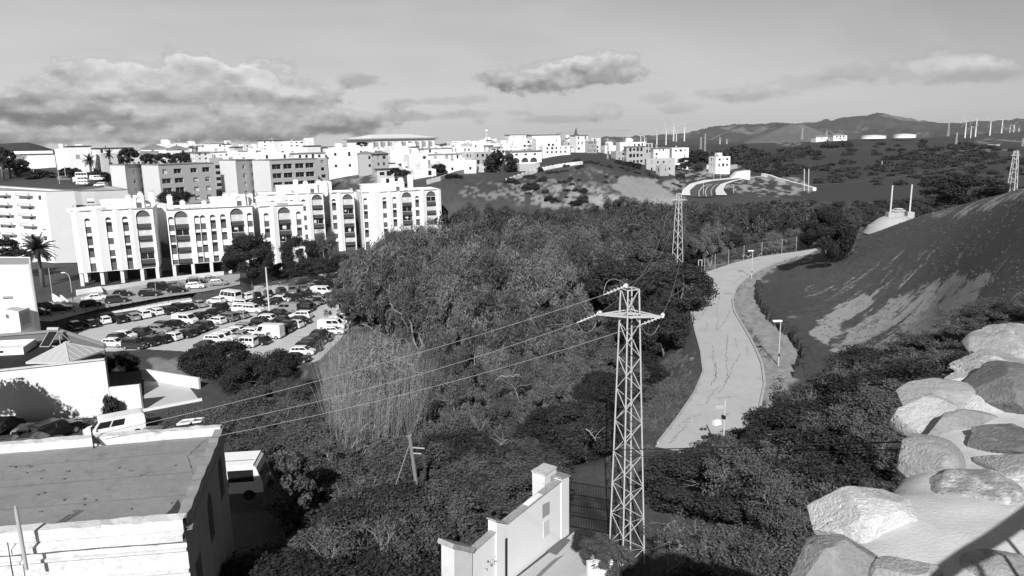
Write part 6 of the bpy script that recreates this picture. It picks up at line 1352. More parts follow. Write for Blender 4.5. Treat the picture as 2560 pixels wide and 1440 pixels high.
np_mesh('mortar_top', np.stack([GX.ravel() - 3, GY.ravel() - 3, zz.ravel() + 22], 1), qf, MORT, wl, smooth=True)
b = MB(); inner = polyw; n_ = len(inner); [b.panel(inner[i], inner[(i + 1) % n_], -24, ZW - .22) for i in range(n_)]; b.face([(*p, ZW - .30) for p in inner]); b.build('wall_face', mat('rubble_face', .28, .3, 1.4, bump=1, bscale=5), wl)
bpy.context.view_layer.update()
used = []
for me in [o.data for o in wl.children if o.name.startswith('mortar_top')]: pass
def stone(px, py, w, h, t, v, v2, thr, seed, lift=.0, rot=0.0, streak=None):
    """boulder: pixel centre, half sizes in metres across/along the view, thickness, tone"""
    w *= .90; h *= .88; t = t * .5 + .06; c = atz(px, py, ZW + lift * .4 - .02); c.z -= .035; r = np.random.default_rng(seed); bm = bmesh.new(); bmesh.ops.create_icosphere(bm, subdivisions=6, radius=1)
    P = np.array([v_.co[:] for v_ in bm.verts]); P = np.sign(P) * np.abs(P) ** np.array([.8, .8, .9]); pl_ = r.normal(size=(20, 3)); pl_[:, 2] = pl_[:, 2] * .7 + .1; pl_ /= np.linalg.norm(pl_, axis=1)[:, None]; hh_ = .66 + .26 * r.random(20)
    for k in range(20):   # broken planar faces
        d = P @ pl_[k] - hh_[k]; P = P - np.clip(d, 0, None)[:, None] * pl_[k] * .97
    nn_ = fbm(P[:, 0] * 2 + seed, P[:, 1] * 2 + P[:, 2] * 1.7, seed, 5); cr = np.abs(fbm(P[:, 0] * 1.6 + seed * 3, P[:, 1] * 3.2 + P[:, 2] * 2, seed + 9, 4)); P = P * (1 + .045 * nn_ + .018 * fbm(P[:, 0] * 11, P[:, 1] * 11 + P[:, 2] * 9, seed + 3, 4) - .07 * np.exp(-cr / .014))[:, None]
    P = P * np.array([w, h, t]); cs, sn = math.cos(rot), math.sin(rot); P = np.stack([P[:, 0] * cs - P[:, 1] * sn, P[:, 0] * sn + P[:, 1] * cs, P[:, 2]], 1)
    q = np.array([[v_.index for v_ in f.verts] for f in bm.faces]); bm.free()
    o = np_mesh('stone', P + np.array([c.x - 3, c.y - 3, c.z + 22]), q, mat('boulder%d' % seed, v * 1.3, .3, 3.4, rough=.9, v2=v2 * 1.1, thr=thr - .05, soft=6, bump=.6, bscale=60, stretch=streak), wl, smooth=True); return o
stone(2160, 1285, .33, .30, .17, .50, .36, .60, 1, .02, .5); stone(2085, 1402, .25, .20, .20, .20, .34, .62, 2, .0, .2); stone(2432, 1222, .36, .30, .14, .22, .60, .50, 3, .0, -.2)
stone(2520, 1102, .34, .26, .15, .13, .30, .58, 4, .02, 0); stone(2318, 1145, .21, .27, .17, .26, .36, .6, 5, .0, -.5); stone(2345, 982, .36, .27, .15, .26, .62, .66, 6, .10, .1)
stone(2515, 982, .42, .42, .34, .15, .30, .62, 7, .10, .3); stone(2505, 915, .42, .34, .20, .28, .62, .56, 8, .18, -.2); stone(2540, 884, .42, .42, .40, .26, .44, .55, 9, .20, .3, (1, 1, .3))
stone(2270, 1440, .17, .14, .10, .28, .45, .55, 10, .02, .1); stone(2400, 1052, .38, .12, .10, .24, .34, .6, 11, .03, .35); stone(2585, 1180, .30, .34, .15, .25, .55, .52, 12, .0, 0); stone(2340, 1035, .33, .26, .2, .38, .46, .6, 13, -.10, .3); stone(2440, 1010, .4, .3, .14, .42, .34, .6, 14, -.06, .2)
stone(2500, 1420, .20, .22, .12, .24, .36, .55, 16, -.03, 0); stone(2470, 950, .4, .3, .12, .44, .6, .6, 17, .0, 0)
# handrail beside the photographer (out of frame to the right): it throws the bar shadows on the wall
A_ = atz(2330, 1455, ZW); B_ = atz(2560, 1288, ZW); hR = 1.0; back = hR / math.tan(SUN_EL); sx_ = math.sin(SUN_AZ) * back; sy_ = math.cos(SUN_AZ) * back
ra = Vector((A_.x + sx_, A_.y + sy_)); rb = Vector((B_.x + sx_, B_.y + sy_)); dr = (rb - ra).normalized(); ra -= dr * .5; rb += dr * 2.4; rl = thing('handrail', 'dark metal handrail along the walkway behind the stone wall', 'railing', (*ra, ZW)); MB().tube([(*ra, ZW + hR), (*rb, ZW + hR)], .03, 10).build('top_rail', BLACK, rl)
MB().tube([(*ra, ZW + .12), (*rb, ZW + .12)], .02, 6).build('bottom_rail', BLACK, rl); L = (rb - ra).length; k = 0
while k * .16 < L: p = ra + dr * (k * .16); MB().tube([(*p, ZW - .05), (*p, ZW + hR)], .01, 6).build('baluster', BLACK, rl); k += 1
# ------------------------------------------------------------------ vehicles
PAINT = {'white': mat('white_car_paint', .74, .02, rough=.3, spec=.6), 'silver': mat('silver_car_paint', .34, .02, rough=.3, spec=.7, metal=.3), 'grey': mat('grey_car_paint', .14, .02, rough=.3, spec=.6), 'black': mat('black_car_paint', .014, .05, rough=.22, spec=.6), 'dark': mat('dark_car_paint', .035, .05, rough=.25, spec=.6), 'beige': mat('beige_car_paint', .26, .02, rough=.3, spec=.6)}
TYRE = mat('tyre', .02, .1, rough=.9); RIM = mat('wheel_rim', .38, .05, rough=.4, metal=.4); LAMP = mat('car_lamp', .5, .05, rough=.2); TAIL = mat('tail_lamp', .09, .05, rough=.3); PLATE = mat('number_plate', .7, .02); CGL = mat('car_glass', .016, .1, rough=.06, spec=.9)
#        L    W    H    hood belt  xwb   xrf   xrr   xrb   (cabin: windscreen base, roof front, roof rear, rear base)
CT = {'hatchback': (4.0, 1.74, 1.47, .92, .96, 1.05, .35, -1.45, -1.88), 'saloon': (4.5, 1.80, 1.43, .90, .94, .95, .25, -1.05, -1.75), 'estate': (4.5, 1.78, 1.48, .90, .95, 1.10, .40, -1.85, -2.15),
      'suv': (4.4, 1.84, 1.66, 1.02, 1.06, 1.05, .45, -1.70, -2.08), 'people carrier': (4.5, 1.82, 1.72, 1.0, 1.02, 1.45, .60, -1.85, -2.15), 'jeep': (4.2, 1.80, 1.82, 1.08, 1.10, .85, .55, -1.95, -2.05),
      'van': (4.9, 1.92, 1.97, 1.12, 1.15, 1.75, 1.10, -2.35, -2.42), 'minibus': (5.9, 2.0, 2.55, 1.15, 1.25, 2.15, 1.50, -2.80, -2.90), 'box van': (5.2, 2.0, 2.5, 1.15, 1.25, 2.05, 1.40, -2.5, -2.56)}
def car_mesh(kind, col):
    L, W, H, hood, belt, xwb, xrf, xrr, xrb = CT[kind]; root = thing(kind.replace(' ', '_'), 'x', kind if kind in ('van', 'minibus') else 'car'); ORG[root.name] = Vector((0, 0, 0)); w = W / 2; big = kind in ('van', 'minibus', 'box van')
    wx = (L / 2 - .82, -L / 2 + .78); R = .33
    # lower body loft
    st = [(L / 2, .80, .42, hood * .62), (L / 2 - .10, .90, .30, hood * .84), (L / 2 - .45, .98, .24, hood * .97), (wx[0], 1, .24, hood + .01), (xwb + .02, 1, .22, belt), (0, 1, .22, belt + .01), (xrb + .05, 1, .24, belt + .02), (-L / 2 + .22, .98, .26, belt * (.99 if big or kind != 'saloon' else .98)), (-L / 2 + .05, .93, .32, belt * .92), (-L / 2, .86, .42, belt * .72)]
    b = MB(); m_ = 10
    for (x, k, zb, zt) in st:
        ww = w * k; zm = zb + (zt - zb) * .55
        b.v += [(x, ww * .90, zb), (x, ww * .99, zb + .16), (x, ww, zm), (x, ww * .97, zt - .06), (x, ww * .88, zt), (x, -ww * .88, zt), (x, -ww * .97, zt - .06), (x, -ww, zm), (x, -ww * .99, zb + .16), (x, -ww * .90, zb)]
    for i in range(len(st) - 1):
        for j in range(m_): a = i * m_ + j; c = i * m_ + (j + 1) % m_; b.f.append((a, a + m_, c + m_, c))
    b.f.append(tuple(range(m_))); b.f.append(tuple(range((len(st) - 1) * m_, len(st) * m_))[::-1])
    # cabin
    wb = w * .90; wt = w * (.74 if not big else .86); bz = belt - .02; o = len(b.v)
    lv = [(xwb, xrb, wb, bz), (xwb + (xrf - xwb) * .82, xrb + (xrr - xrb) * .82, wb + (wt - wb) * .8, bz + (H - bz) * .82), (xrf - .10, xrr + .10, wt, H - .02), (xrf - .35, xrr + .30, wt * .8, H + .015)]
    for (xf, xr, ww, z) in lv: b.v += [(xf, ww, z), (xr, ww, z), (xr, -ww, z), (xf, -ww, z)]
    for i in range(3):
        for j in range(4): a = o + i * 4 + j; c = o + i * 4 + (j + 1) % 4; b.f.append((a, c, c + 4, a + 4))
    b.f.append((o + 12, o + 13, o + 14, o + 15))
    body = b.build('body', PAINT[col], root)
    # glass: slightly proud of the cabin
    def lerp3(p, q, t): return tuple(p[i] + (q[i] - p[i]) * t for i in range(3))
    (xf0, xr0, w0, z0), (xf1, xr1, w1, z1) = lv[0], lv[1]
    def pane(c4, nm, off, ins=(.06, .94, .08, .95)):
        a, c, d, e = c4; u0, u1, v0, v1 = ins; f = lambda u, v: lerp3(lerp3(a, c, u), lerp3(e, d, u), v); q = [f(u0, v0), f(u1, v0), f(u1, v1), f(u0, v1)]; q = [(p[0] + off[0], p[1] + off[1], p[2] + off[2]) for p in q]; g = MB(); g.face(q); g.build(nm, CGL, root)
    pane(((xf0, -w0, z0), (xf0, w0, z0), (xf1, w1, z1), (xf1, -w1, z1)), 'windscreen', (.015, 0, .012), (.05, .95, .10, 1.0))
    if kind != 'box van': pane(((xr0, w0, z0), (xr0, -w0, z0), (xr1, -w1, z1), (xr1, w1, z1)), 'rear_window', (-.015, 0, .012), (.07, .93, .22, .96))
    for s in (1, -1):
        sp_ = {'van': [(.70, .95), (.42, .67)], 'minibus': [(.74, .95), (.50, .72), (.26, .48), (.04, .24)], 'box van': [(.76, .95)], 'saloon': [(.52, .93), (.14, .49)]}.get(kind, [(.58, .94), (.30, .55), (.07, .27)])
        for (u0, u1) in sp_:
            if s == 1: pane(((xr0, w0, z0), (xf0, w0, z0), (xf1, w1, z1), (xr1, w1, z1)), 'side_window', (0, .014, .004), (u0, u1, .14, .93))
            else: pane(((xf0, -w0, z0), (xr0, -w0, z0), (xr1, -w1, z1), (xf1, -w1, z1)), 'side_window', (0, -.014, .004), (1 - u1, 1 - u0, .14, .93))
    for x in wx:
        for s in (1, -1):
            MBw = MB(); MBw.tube([(x, s * (w - .20), R), (x, s * (w + .012), R)], R, 14); wh = MBw.build('wheel', TYRE, root); r_ = MB(); r_.tube([(x, s * (w - .02), R), (x, s * (w + .022), R)], R * .62, 10); _build_sub(r_, 'rim', RIM, wh, root)
    for s in (1, -1):
        MB().box((L / 2 - .09, s * w * .66, hood * .74), (.16, .34, .15)).build('headlight', LAMP, root)
        MB().box((-L / 2 + .06, s * w * .80, belt * (.80 if not big else .75)), (.10, .16, .30 if kind != 'saloon' else .16)).build('tail_light', TAIL, root)
        MB().box((xwb - .25, s * (w + .07), belt + .08), (.12, .16, .13)).build('mirror', PAINT[col], root)
    MB().box((-L / 2 - .005, 0, .55), (.02, .5, .11)).build('number_plate', PLATE, root); MB().box((L / 2 + .005, 0, .42), (.02, .5, .11)).build('number_plate', PLATE, root)
    MB().box((0, 0, .25), (L * .82, W * .84, .16)).build('underbody', TYRE, root)
    return root
CARP = {}
def car(kind, col, pos, head, label, group=None, roll=0):
    key = (kind, col)
    if key not in CARP: CARP[key] = o = car_mesh(kind, col)
    else: o = dup(CARP[key], (0, 0, 0))
    o.location = pos; o.rotation_euler = (0, 0, math.radians(head)); o['label'] = label; o['category'] = 'van' if kind == 'box van' else kind if kind in ('van', 'minibus') else 'car'
    if group: o['group'] = group
    return o
ORD = ['first', 'second', 'third', 'fourth', 'fifth', 'sixth', 'seventh', 'eighth', 'ninth', 'tenth', 'eleventh', 'twelfth', 'thirteenth', 'fourteenth', 'fifteenth', 'sixteenth', 'seventeenth', 'eighteenth', 'nineteenth', 'twentieth', 'twenty-first', 'twenty-second', 'twenty-third', 'twenty-fourth']
rc_ = random.Random(9); SHORT = {'w': 'white', 's': 'silver', 'g': 'grey', 'k': 'black', 'd': 'dark', 'b': 'beige'}; SK = {'h': 'hatchback', 'S': 'saloon', 'e': 'estate', 'u': 'suv', 'p': 'people carrier', 'j': 'jeep', 'v': 'van', 'm': 'minibus', 'x': 'box van'}
def row(desc, sc_, ox, oy, z, head, items, jit=2.5):
    for i, it in enumerate(items):
        X_, Y_, code = it[:3]; h = it[3] if len(it) > 3 else head; col = SHORT[code[0]]; kind = SK[code[1]]; hgt = CT[kind][2] * .5; q = atz(ox + X_ / sc_, oy + Y_ / sc_, z + hgt)
        car(kind, col, (q.x, q.y, z), h + rc_.uniform(-jit, jit), '%s %s, %s from the left in the %s' % (col, kind, ORD[i], desc), 'cars parked in the car park' if z < -32 else 'cars parked along the street')
ZL = -32.925
row('row along the footpath', 4, 0, 600, ZL, 137, [(740, 850, 'ku'), (905, 830, 'kh'), (1040, 795, 'wh'), (1185, 780, 'ku'), (1330, 762, 'bh'), (1430, 735, 'wu'), (1560, 712, 'wh'), (1680, 700, 'kh'), (1770, 668, 'kp'), (1875, 658, 'kh'), (1985, 635, 'bS')])
row('upper half of the nearest double row', 4, 0, 600, ZL, -16, [(1255, 945, 'wh'), (1440, 920, 'ku'), (1590, 885, 'be'), (1655, 850, 'ke'), (1765, 838, 'kh'), (1850, 785, 'wv'), (2010, 755, 'kS'), (2150, 718, 'kS'), (2230, 672, 'kj', -20)])
row('lower half of the nearest double row', 4, 0, 600, ZL, -16, [(1142, 1022, 'wh', -8), (1350, 1032, 'dj', -12), (1185, 975, 'kh'), (1480, 1005, 'ku', 160), (1605, 985, 'kh', 160), (1710, 960, 'wh', 160), (1850, 930, 'kh', 160), (1945, 890, 'kh', 160), (2020, 850, 'dp', 158), (2160, 800, 'wh', 160), (2270, 765, 'gp', 160), (2380, 745, 'be', 160)])
row('near end of the middle double row', 4.364, 500, 600, ZL, -12, [(30, 1190, 'kS', 168), (85, 1140, 'dS'), (205, 1190, 'sh'), (330, 1155, 'se'), (190, 1075, 'we'), (260, 1050, 'we'), (330, 1015, 'wh'), (415, 1035, 'bS', 168), (425, 985, 'wh'), (510, 945, 'be'), (490, 1105, 'wj', 165), (640, 1090, 'kh', 165), (650, 1045, 'wh', 165), (590, 1000, 'we')])
row('far end of the middle double row', 4.364, 500, 600, ZL, -12, [(750, 990, 'wx', 168), (680, 895, 'ku'), (870, 965, 'ku', 168), (925, 930, 'kj', 165), (1010, 915, 'wh', 165), (760, 855, 'wu'), (870, 870, 'kh', 168), (750, 820, 'kh'), (880, 800, 'ku'), (1100, 870, 'kh', -8), (1095, 815, 'wu', 172), (950, 735, 'sv', 172)])
row('third double row around the tall pole', 4.364, 500, 600, ZL, -14, [(1120, 735, 'kj', 165), (1150, 700, 'kp'), (1210, 680, 'sh'), (1260, 665, 'kh'), (1320, 645, 'sh'), (1450, 615, 'ku', -10), (1520, 590, 'sh'), (480, 685, 'we'), (415, 735, 'wu', 170), (580, 745, 'wu', -14), (645, 680, 'kS'), (800, 665, 'kh', 165), (890, 640, 'wh'), (1010, 630, 'kS'), (1110, 605, 'kS'), (1200, 580, 'kS'), (1335, 548, 'wv', -8), (1480, 530, 'ke'), (1640, 560, 'ke'), (1700, 540, 'kh')])
row('back row under the dark trees', 4.364, 500, 600, ZL, 118, [(175, 655, 'wh', 160), (320, 605, 'wm', 150), (490, 610, 'wh', 140), (625, 600, 'kh'), (745, 575, 'kh'), (885, 555, 'dp'), (1010, 530, 'gv', 105), (1120, 520, 'gh'), (1205, 500, 'sh'), (1285, 480, 'kh'), (1400, 480, 'kh'), (1500, 462, 'kh'), (1590, 440, 'dh'), (1665, 425, 'kh'), (1740, 408, 'kh')])
row('right-hand row beside the waste ground', 4.364, 500, 600, ZL, -3, [(1645, 690, 'wv', -6), (1650, 735, 'kh'), (1660, 790, 'wh'), (1580, 835, 'wh'), (1500, 870, 'wh'), (1440, 915, 'wv', 0), (1450, 985, 'wh', 3), (1330, 1025, 'kh'), (1290, 1065, 'kS'), (1220, 1110, 'dh'), (1180, 1160, 'ku'), (1120, 1205, 'wh'), (1050, 1280, 'kS')])
row('line parked along the upper street', 4, 0, 600, -31.12, 30, [(385, 715, 'kh', 20), (465, 660, 'kp', 28), (605, 670, 'kS', 16), (905, 628, 'kh', 28), (965, 570, 'wS', 20), (1165, 585, 'du', 28), (1225, 530, 'kh', 24), (1500, 520, 'ku', 12), (1595, 462, 'kv', 18), (1745, 445, 'gh', 20), (1770, 490, 'kh', 18), (1955, 452, 'wh', 12), (1955, 402, 'kh', 10), (2105, 388, 'gS', 12), (2185, 420, 'sh', 12)])
# old vehicles on the waste ground behind the old building
for (px, py, kd, cl, hd, lab) in ((71, 1078, 'hatchback', 'silver', 100, 'silver car seen from behind, left of the two below the long white wall'), (135, 1072, 'suv', 'black', 66, 'black car with a shiny rear window below the long white wall'), (287, 1070, 'van', 'white', 212, 'old white van with a pale roof in front of the long white wall'), (18, 1112, 'hatchback', 'black', 20, 'black car cut by the left edge behind the old building'), (88, 1104, 'saloon', 'black', 12, 'black car directly behind the old building parapet'), (395, 1088, 'saloon', 'grey', 8, 'grey car hidden behind the old building, right of the white van'), (5, 1070, 'people carrier', 'black', 95, 'dark vehicle in the tree shade at the left edge')):
    q = atz(px, py, -24.2); car(kd, cl, (q.x, q.y, -24.98), hd, lab)
for (px, py, kd, cl, hd, d, lab) in ((210, 443, 'minibus', 'white', -4, 285, 'white motorhome parked on the hill below the white blocks'), (203, 452, 'van', 'white', 5, 262, 'white van parked on the hill, left of the motorhome'), (163, 449, 'van', 'grey', 0, 275, 'pale caravan parked on the hill beside the tall poles'), (252, 463, 'suv', 'white', 170, 255, 'white car parked on the hill right of the motorhome'), (207, 458, 'hatchback', 'white', 5, 258, 'white car on the hill just below the motorhome'), (243, 447, 'van', 'white', 0, 280, 'small white van behind the white car on the hill')):
    q = ray(px, py) * d; car(kd, cl, (q.x, q.y, q.z - .6), hd, lab)
# camper van right of the old building
q = ray(622, 1232) * 43; zc = q.z; cvr = thing('camper_van', 'white camper with a bright roof parked right of the old building', 'camper van', (q.x, q.y, zc)); ORG[cvr.name] = Vector((0, 0, 0)); cvr.rotation_euler = (0, 0, math.radians(6))
b = MB(); prof = [(-4.2, .5), (1.15, .5), (1.15, 1.1), (.95, 1.75), (.85, 2.1), (.7, 2.25), (-4.2, 2.25)]; n_ = len(prof); b.v = [(x, -1.05, z) for x, z in prof] + [(x, 1.05, z) for x, z in prof]; b.f = [tuple(range(n_)), tuple(range(n_, 2 * n_))[::-1]] + [(i, n_ + i, n_ + (i + 1) % n_, (i + 1) % n_) for i in range(n_)]; b.build('body', WHITE2, cvr)
b = MB(); b.box((-1.75, 0, 2.29), (4.9, 2.12, .08)); b.build('roof', WHITE, cvr); MB().box((-.1, -1.06, 1.62), (1.5, .04, .75)).build('side_window', GLASS, cvr); MB().face([(1.17, -.9, 1.15), (1.17, .9, 1.15), (.97, .9, 1.72), (.97, -.9, 1.72)]).build('windscreen', GLASS, cvr)
MB().box((-1.0, -1.055, 1.1), (.3, .03, .28)).build('hatch', TAIL, cvr); MB().beam((-4.2, -.35, 2.34), (.6, -.35, 2.34), .03, .03).build('roof_seam', DARK, cvr)
for x in (-3.1, .3):
    for s in (1, -1): MB().tube([(x, s * .85, .35), (x, s * 1.07, .35)], .35, 14).build('wheel', TYRE, cvr)
for i, (px, py, s) in enumerate(((464, 1060, .9), (494, 1056, .8))):
    q = atz(px, py, -24.9); root = thing('scrap_frame', ['white scrap basin lying in the weeds behind the old building, left one', 'white scrap frame lying in the weeds behind the old building, right one'][i], 'scrap', (q.x, q.y, q.z)); b = MB(); c = Vector((q.x, q.y, q.z + .18)); e = [c + Vector(v) * s for v in ((-.7, -.4, -.1), (.55, -.4, .05), (.8, .45, .15), (-.4, .4, .05))]
    for k in range(4): b.beam(e[k], e[(k + 1) % 4], .12, .14)
    b.build('rim', WHITE, root); g = MB(); g.face(e); g.build('bottom', GREYM if i == 0 else DARK, root)
# ------------------------------------------------------------------ lattice pylons and wires
def lattice(px, pyb, d, H, b0, b1, yaw, label, name='lattice_pylon', arm=None, panels=13, leg=.066, br=.032, m=METAL, zbase=None, group=None, topz=None):
    q = ray(px, pyb) * d; z0 = q.z if zbase is None else zbase; root = thing(name, label, 'pylon', (q.x, q.y, z0), group); c = Vector((q.x, q.y)); rt = Matrix.Rotation(yaw, 2)
    def pt(i, t):
        w = (b0 + (b1 - b0) * t) / 2; s = [(-1, -1), (1, -1), (1, 1), (-1, 1)][i]; v = rt @ Vector((s[0] * w, s[1] * w)); return Vector((c.x + v.x, c.y + v.y, z0 + H * t))
    for i in range(4): MB().beam(pt(i, -.02), pt(i, 1), leg).build('leg', m, root)
    for f in range(4):
        b = MB(); t = 0; k = 0; 
        for k in range(panels):
            t1 = (k + 1) / panels; a, e = (f, (f + 1) % 4) if (k + f) % 2 == 0 else ((f + 1) % 4, f); b.beam(pt(a, t), pt(e, t1), br, br)
            t = t1
        b.build('bracing', m, root)
    b = MB(); [b.beam(pt(i, 1), pt((i + 1) % 4, 1), br * 1.6) for i in range(4)]; b.build('top_frame', m, root)
    ends = {}
    if arm:
        za, half, adir = arm; u = Vector((math.cos(adir), math.sin(adir))); z = z0 + za; nrm = Vector((-u.y, u.x)); wt = b0 + (b1 - b0) * za / H
        for s in (-1, 1):
            b = MB(); tip = Vector((c.x + u.x * half * s, c.y + u.y * half * s, z)); ends[s] = tip
            for o in (-1, 1):
                base = Vector((c.x + nrm.x * wt / 2 * o, c.y + nrm.y * wt / 2 * o, z)); b.beam(base, tip, .07, .10)
                b.beam(base + Vector((0, 0, .22)), tip, .05, .05)
            for k in range(1, 5): t = k / 5; b.beam(Vector((c.x + nrm.x * wt / 2, c.y + nrm.y * wt / 2, z)).lerp(tip, t), Vector((c.x - nrm.x * wt / 2, c.y - nrm.y * wt / 2, z)).lerp(tip, t), .04)
            b.build('crossarm', m, root)
    ends['top'] = Vector((c.x, c.y, z0 + H)); return root, ends
def insul(p, q, label, root):
    d = (q - p).normalized(); b = MB(); L = (q - p).length; b.tube([p, q], .022, 6)
    for k in range(5): c = p + d * (L * (k + 1) / 6.2); b.tube([c - d * .03, c + d * .03], .095, 10, .04)
    b.build('insulator', mat('insulator_glass', .55, .1, rough=.2, spec=.6), root)
def wire(pts, sag, r_, m, label, n_=26, group='power line wires'):
    a, c = Vector(pts[0]), Vector(pts[1]); P = [a.lerp(c, i / n_) - Vector((0, 0, sag * 4 * (i / n_) * (1 - i / n_))) for i in range(n_ + 1)]; b = MB(); b.tube(P, r_, 5); return tag(b.build('power_wire', m), label, 'wire', group)
pyl, E1 = lattice(1567, 1400, 34, 14.0, 1.28, .62, math.radians(24), 'tall grey lattice pylon with a crossarm in front of the wood, right of centre', arm=(12.72, 1.5, math.radians(-14)), panels=17)
p2, E2 = lattice(1693, 672, 136, 14.0, 1.5, .6, math.radians(30), 'distant lattice pylon at the bend of the track, behind the near pylon', arm=(12.8, 1.5, math.radians(-10)), panels=13, leg=.11, br=.06)
p3, E3 = lattice(2527, 500, 175, 11.4, 1.8, .7, math.radians(35), 'lattice pylon on the skyline of the near hill at the right edge', arm=(10.4, 1.6, math.radians(20)), panels=10, leg=.15, br=.08)
brp = Vector(FR) .lerp(Vector(BR), .86)
T1 = [Vector((a.x, a.y, 0)) for a in ()]
endsL = [atz(232, 1088, ZR + .55), Vector((BR[0], BR[1], ZR + .25)), Vector((brp.x, brp.y, ZR + .1))]
starts = [(E1['top'], Vector((-.25, 0, .12))), (E1[-1], Vector((0, 0, 0))), (E1[1], Vector((0, 0, 0)))]
far = [E2['top'], E2[-1], E2[1]]; names = ['top', 'left arm', 'right arm']
for k in range(3):
    s0 = starts[k][0] + starts[k][1]; dL = (endsL[k] - s0).normalized(); dF = (far[k] - s0).normalized(); iL = s0 + dL * 1.05 + Vector((0, 0, -.12)); iF = s0 + dF * 1.05 + Vector((0, 0, -.1)); insul(s0, iL, '', pyl); insul(s0, iF, '', pyl)
    wire((iL, endsL[k]), .35, .011, WIRE, 'pale power wire from the %s of the near pylon to the old building' % names[k], group=None)
    wire((iF, far[k]), 3.2, .013, WIRE, 'pale wire sagging from the %s of the near pylon to the distant pylon' % names[k], group=None)
    b = MB(); mid = (iL + iF) / 2; up = Vector((0, 0, .5 if k == 0 else -.75)); P = [iL.lerp(iF, t) + up * (4 * t * (1 - t)) + (Vector((-.25, 0, 0)) if k == 0 else Vector((0, 0, 0))) * 4 * t * (1 - t) for t in [i / 12 for i in range(13)]]; b.tube(P, .014, 5); b.build('jumper_cable', WIRE, pyl)
# wooden pole left of the gate wall with the two horizontal wires
q = ray(1048, 1262) * 36.5; tp = ray(1024, 1090) * 35.6; root = thing('wooden_pole', 'leaning weathered wooden pole in the bushes left of the white wall', 'pole', (q.x, q.y, q.z)); MB().tube([(q.x, q.y, q.z - 2.5), (q.x, q.y, q.z), tp], .13, 8, .09).build('shaft', WOODP, root)
h1 = q.lerp(tp, .84); h2 = q.lerp(tp, .76); MB().beam(h1, h1 + Vector((.7, -.1, -.02)), .05).build('bracket', METAL, root); MB().beam(h2, h2 + Vector((.5, -.1, 0)), .05).build('bracket', METAL, root); MB().tube([h1 + Vector((-.1, 0, .1)), h1 + Vector((-1.1, .3, -2.6))], .035, 5).build('strut', WOODP, root)
ea = atz(2275, 1104, -2.2); eb = atz(2275, 1122, -2.25)
wire((h1 + Vector((.7, -.1, -.02)), ea), .12, .006, WIRED, 'dark thin upper wire from the leaning pole to the stone wall', 60, None); wire((h2 + Vector((.5, -.1, 0)), eb), .15, .004, WIRED, 'faint thin lower wire from the leaning pole to the stone wall', 60, None)
# ------------------------------------------------------------------ lamps, poles, fence, bunker
def track_lamp(px, pyb, pyt, z, label):
    q = atz(px, pyb, z); H = zat(px, pyt, q.y) - z; root = thing('street_lamp', label, 'street lamp', (q.x, q.y, z), 'lamps beside the track'); MB().tube([(q.x, q.y, z - .2), (q.x, q.y, z + H)], .055, 7, .04).build('post', POLE, root); MB().box((q.x - .32, q.y, z + H + .03), (.85, .3, .14)).build('lamp_head', WHITE, root); MB().box((q.x, q.y - .08, z + 1.0), (.12, .08, .25)).build('access_box', BLACK, root)
track_lamp(1946, 912, 803, -21.43, 'slim lamp post with a flat white head on the verge, nearer one by the ditch'); track_lamp(1879, 695, 627, -21.43, 'slim lamp post with a flat white head at the bend, farther one')
def arm_lamp(px, pyb, pyt, z, dx, label, g='curved-arm street lamps'):
    q = atz(px, pyb, z); H = zat(px, pyt, q.y) - z; root = thing('street_lamp', label, 'street lamp', (q.x, q.y, z), g); P = [(q.x, q.y, z - .3), (q.x, q.y, z + H * .8)] + [(q.x + dx * (1 - math.cos(t)), q.y, z + H * .8 + H * .2 * math.sin(t)) for t in (.4, .8, 1.2, 1.57)]; MB().tube(P, .075, 7, .05).build('post', POLE, root); e = P[-1]; MB().box((e[0] + math.copysign(.25, dx), e[1], e[2]), (.75, .25, .16)).build('lamp_head', WHITE, root)
arm_lamp(185, 770, 681, -31.2, -.9, 'street lamp with curved arm in front of the pillars, at the ramp'); arm_lamp(71, 820, 710, -32.8, -2.4, 'street lamp with curved arm beside the white cabin'); arm_lamp(800, 640, 603, -31.8, -1.2, 'street lamp head behind the two pines')
for (px, pyb, pyt, z, lab) in ((131, 738, 670, -31.2, 'thin bare pole left of the ramp'),):
    q = atz(px, pyb, z); H = zat(px, pyt, q.y) - z; root = thing('pole', lab, 'pole', (q.x, q.y, z)); MB().tube([(q.x, q.y, z - .3), (q.x, q.y, z + H)], .06, 6).build('shaft', POLE, root)
q = atz(674, 782, ZL); H = zat(665, 668, q.y) - ZL; root = thing('floodlight_pole', 'tall concrete floodlight pole in the middle of the parked cars', 'pole', (q.x, q.y, ZL)); MB().tube([(q.x, q.y, ZL - .2), (q.x, q.y, ZL + H)], .2, 8, .12).build('shaft', CONCL, root)
for s in (-1, 1): MB().box((q.x + s * .45, q.y, ZL + H), (.5, .3, .3)).build('floodlight', BLACK, root)
MB().beam((q.x - .5, q.y, ZL + H - .2), (q.x + .5, q.y, ZL + H - .2), .07).build('crossbar', BLACK, root)
for (px, pyb, pyt, d, lab) in ((152, 478, 408, 262, 'thin tall pole on the grassy hill, left of the pair'), (166, 455, 406, 275, 'thin tall pole on the grassy hill, right of the pair'), (88, 455, 418, 280, 'thin pole below the blank white house'), (232, 440, 400, 285, 'thin pole beside the palm on the hill'), (1217, 348, 327, 470, 'mast with a white ball on the hilltop'), (15, 378, 352, 2300, 'x')):
    if lab == 'x': continue
    q = ray(px, pyb) * d; H = (ray(px, pyt) * d).z - q.z; root = thing('pole', lab, 'pole', q); MB().tube([q - Vector((0, 0, 2)), q + Vector((0, 0, H))], d * .0004, 6).build('shaft', POLE if d < 400 else WHITE2, root)
    if 'ball' in lab: MB().lathe((q.x, q.y, q.z + H), [(.1, -.9), (.9, -.3), (.9, .3), (.1, .9)], 10).build('ball', WHITE, root)
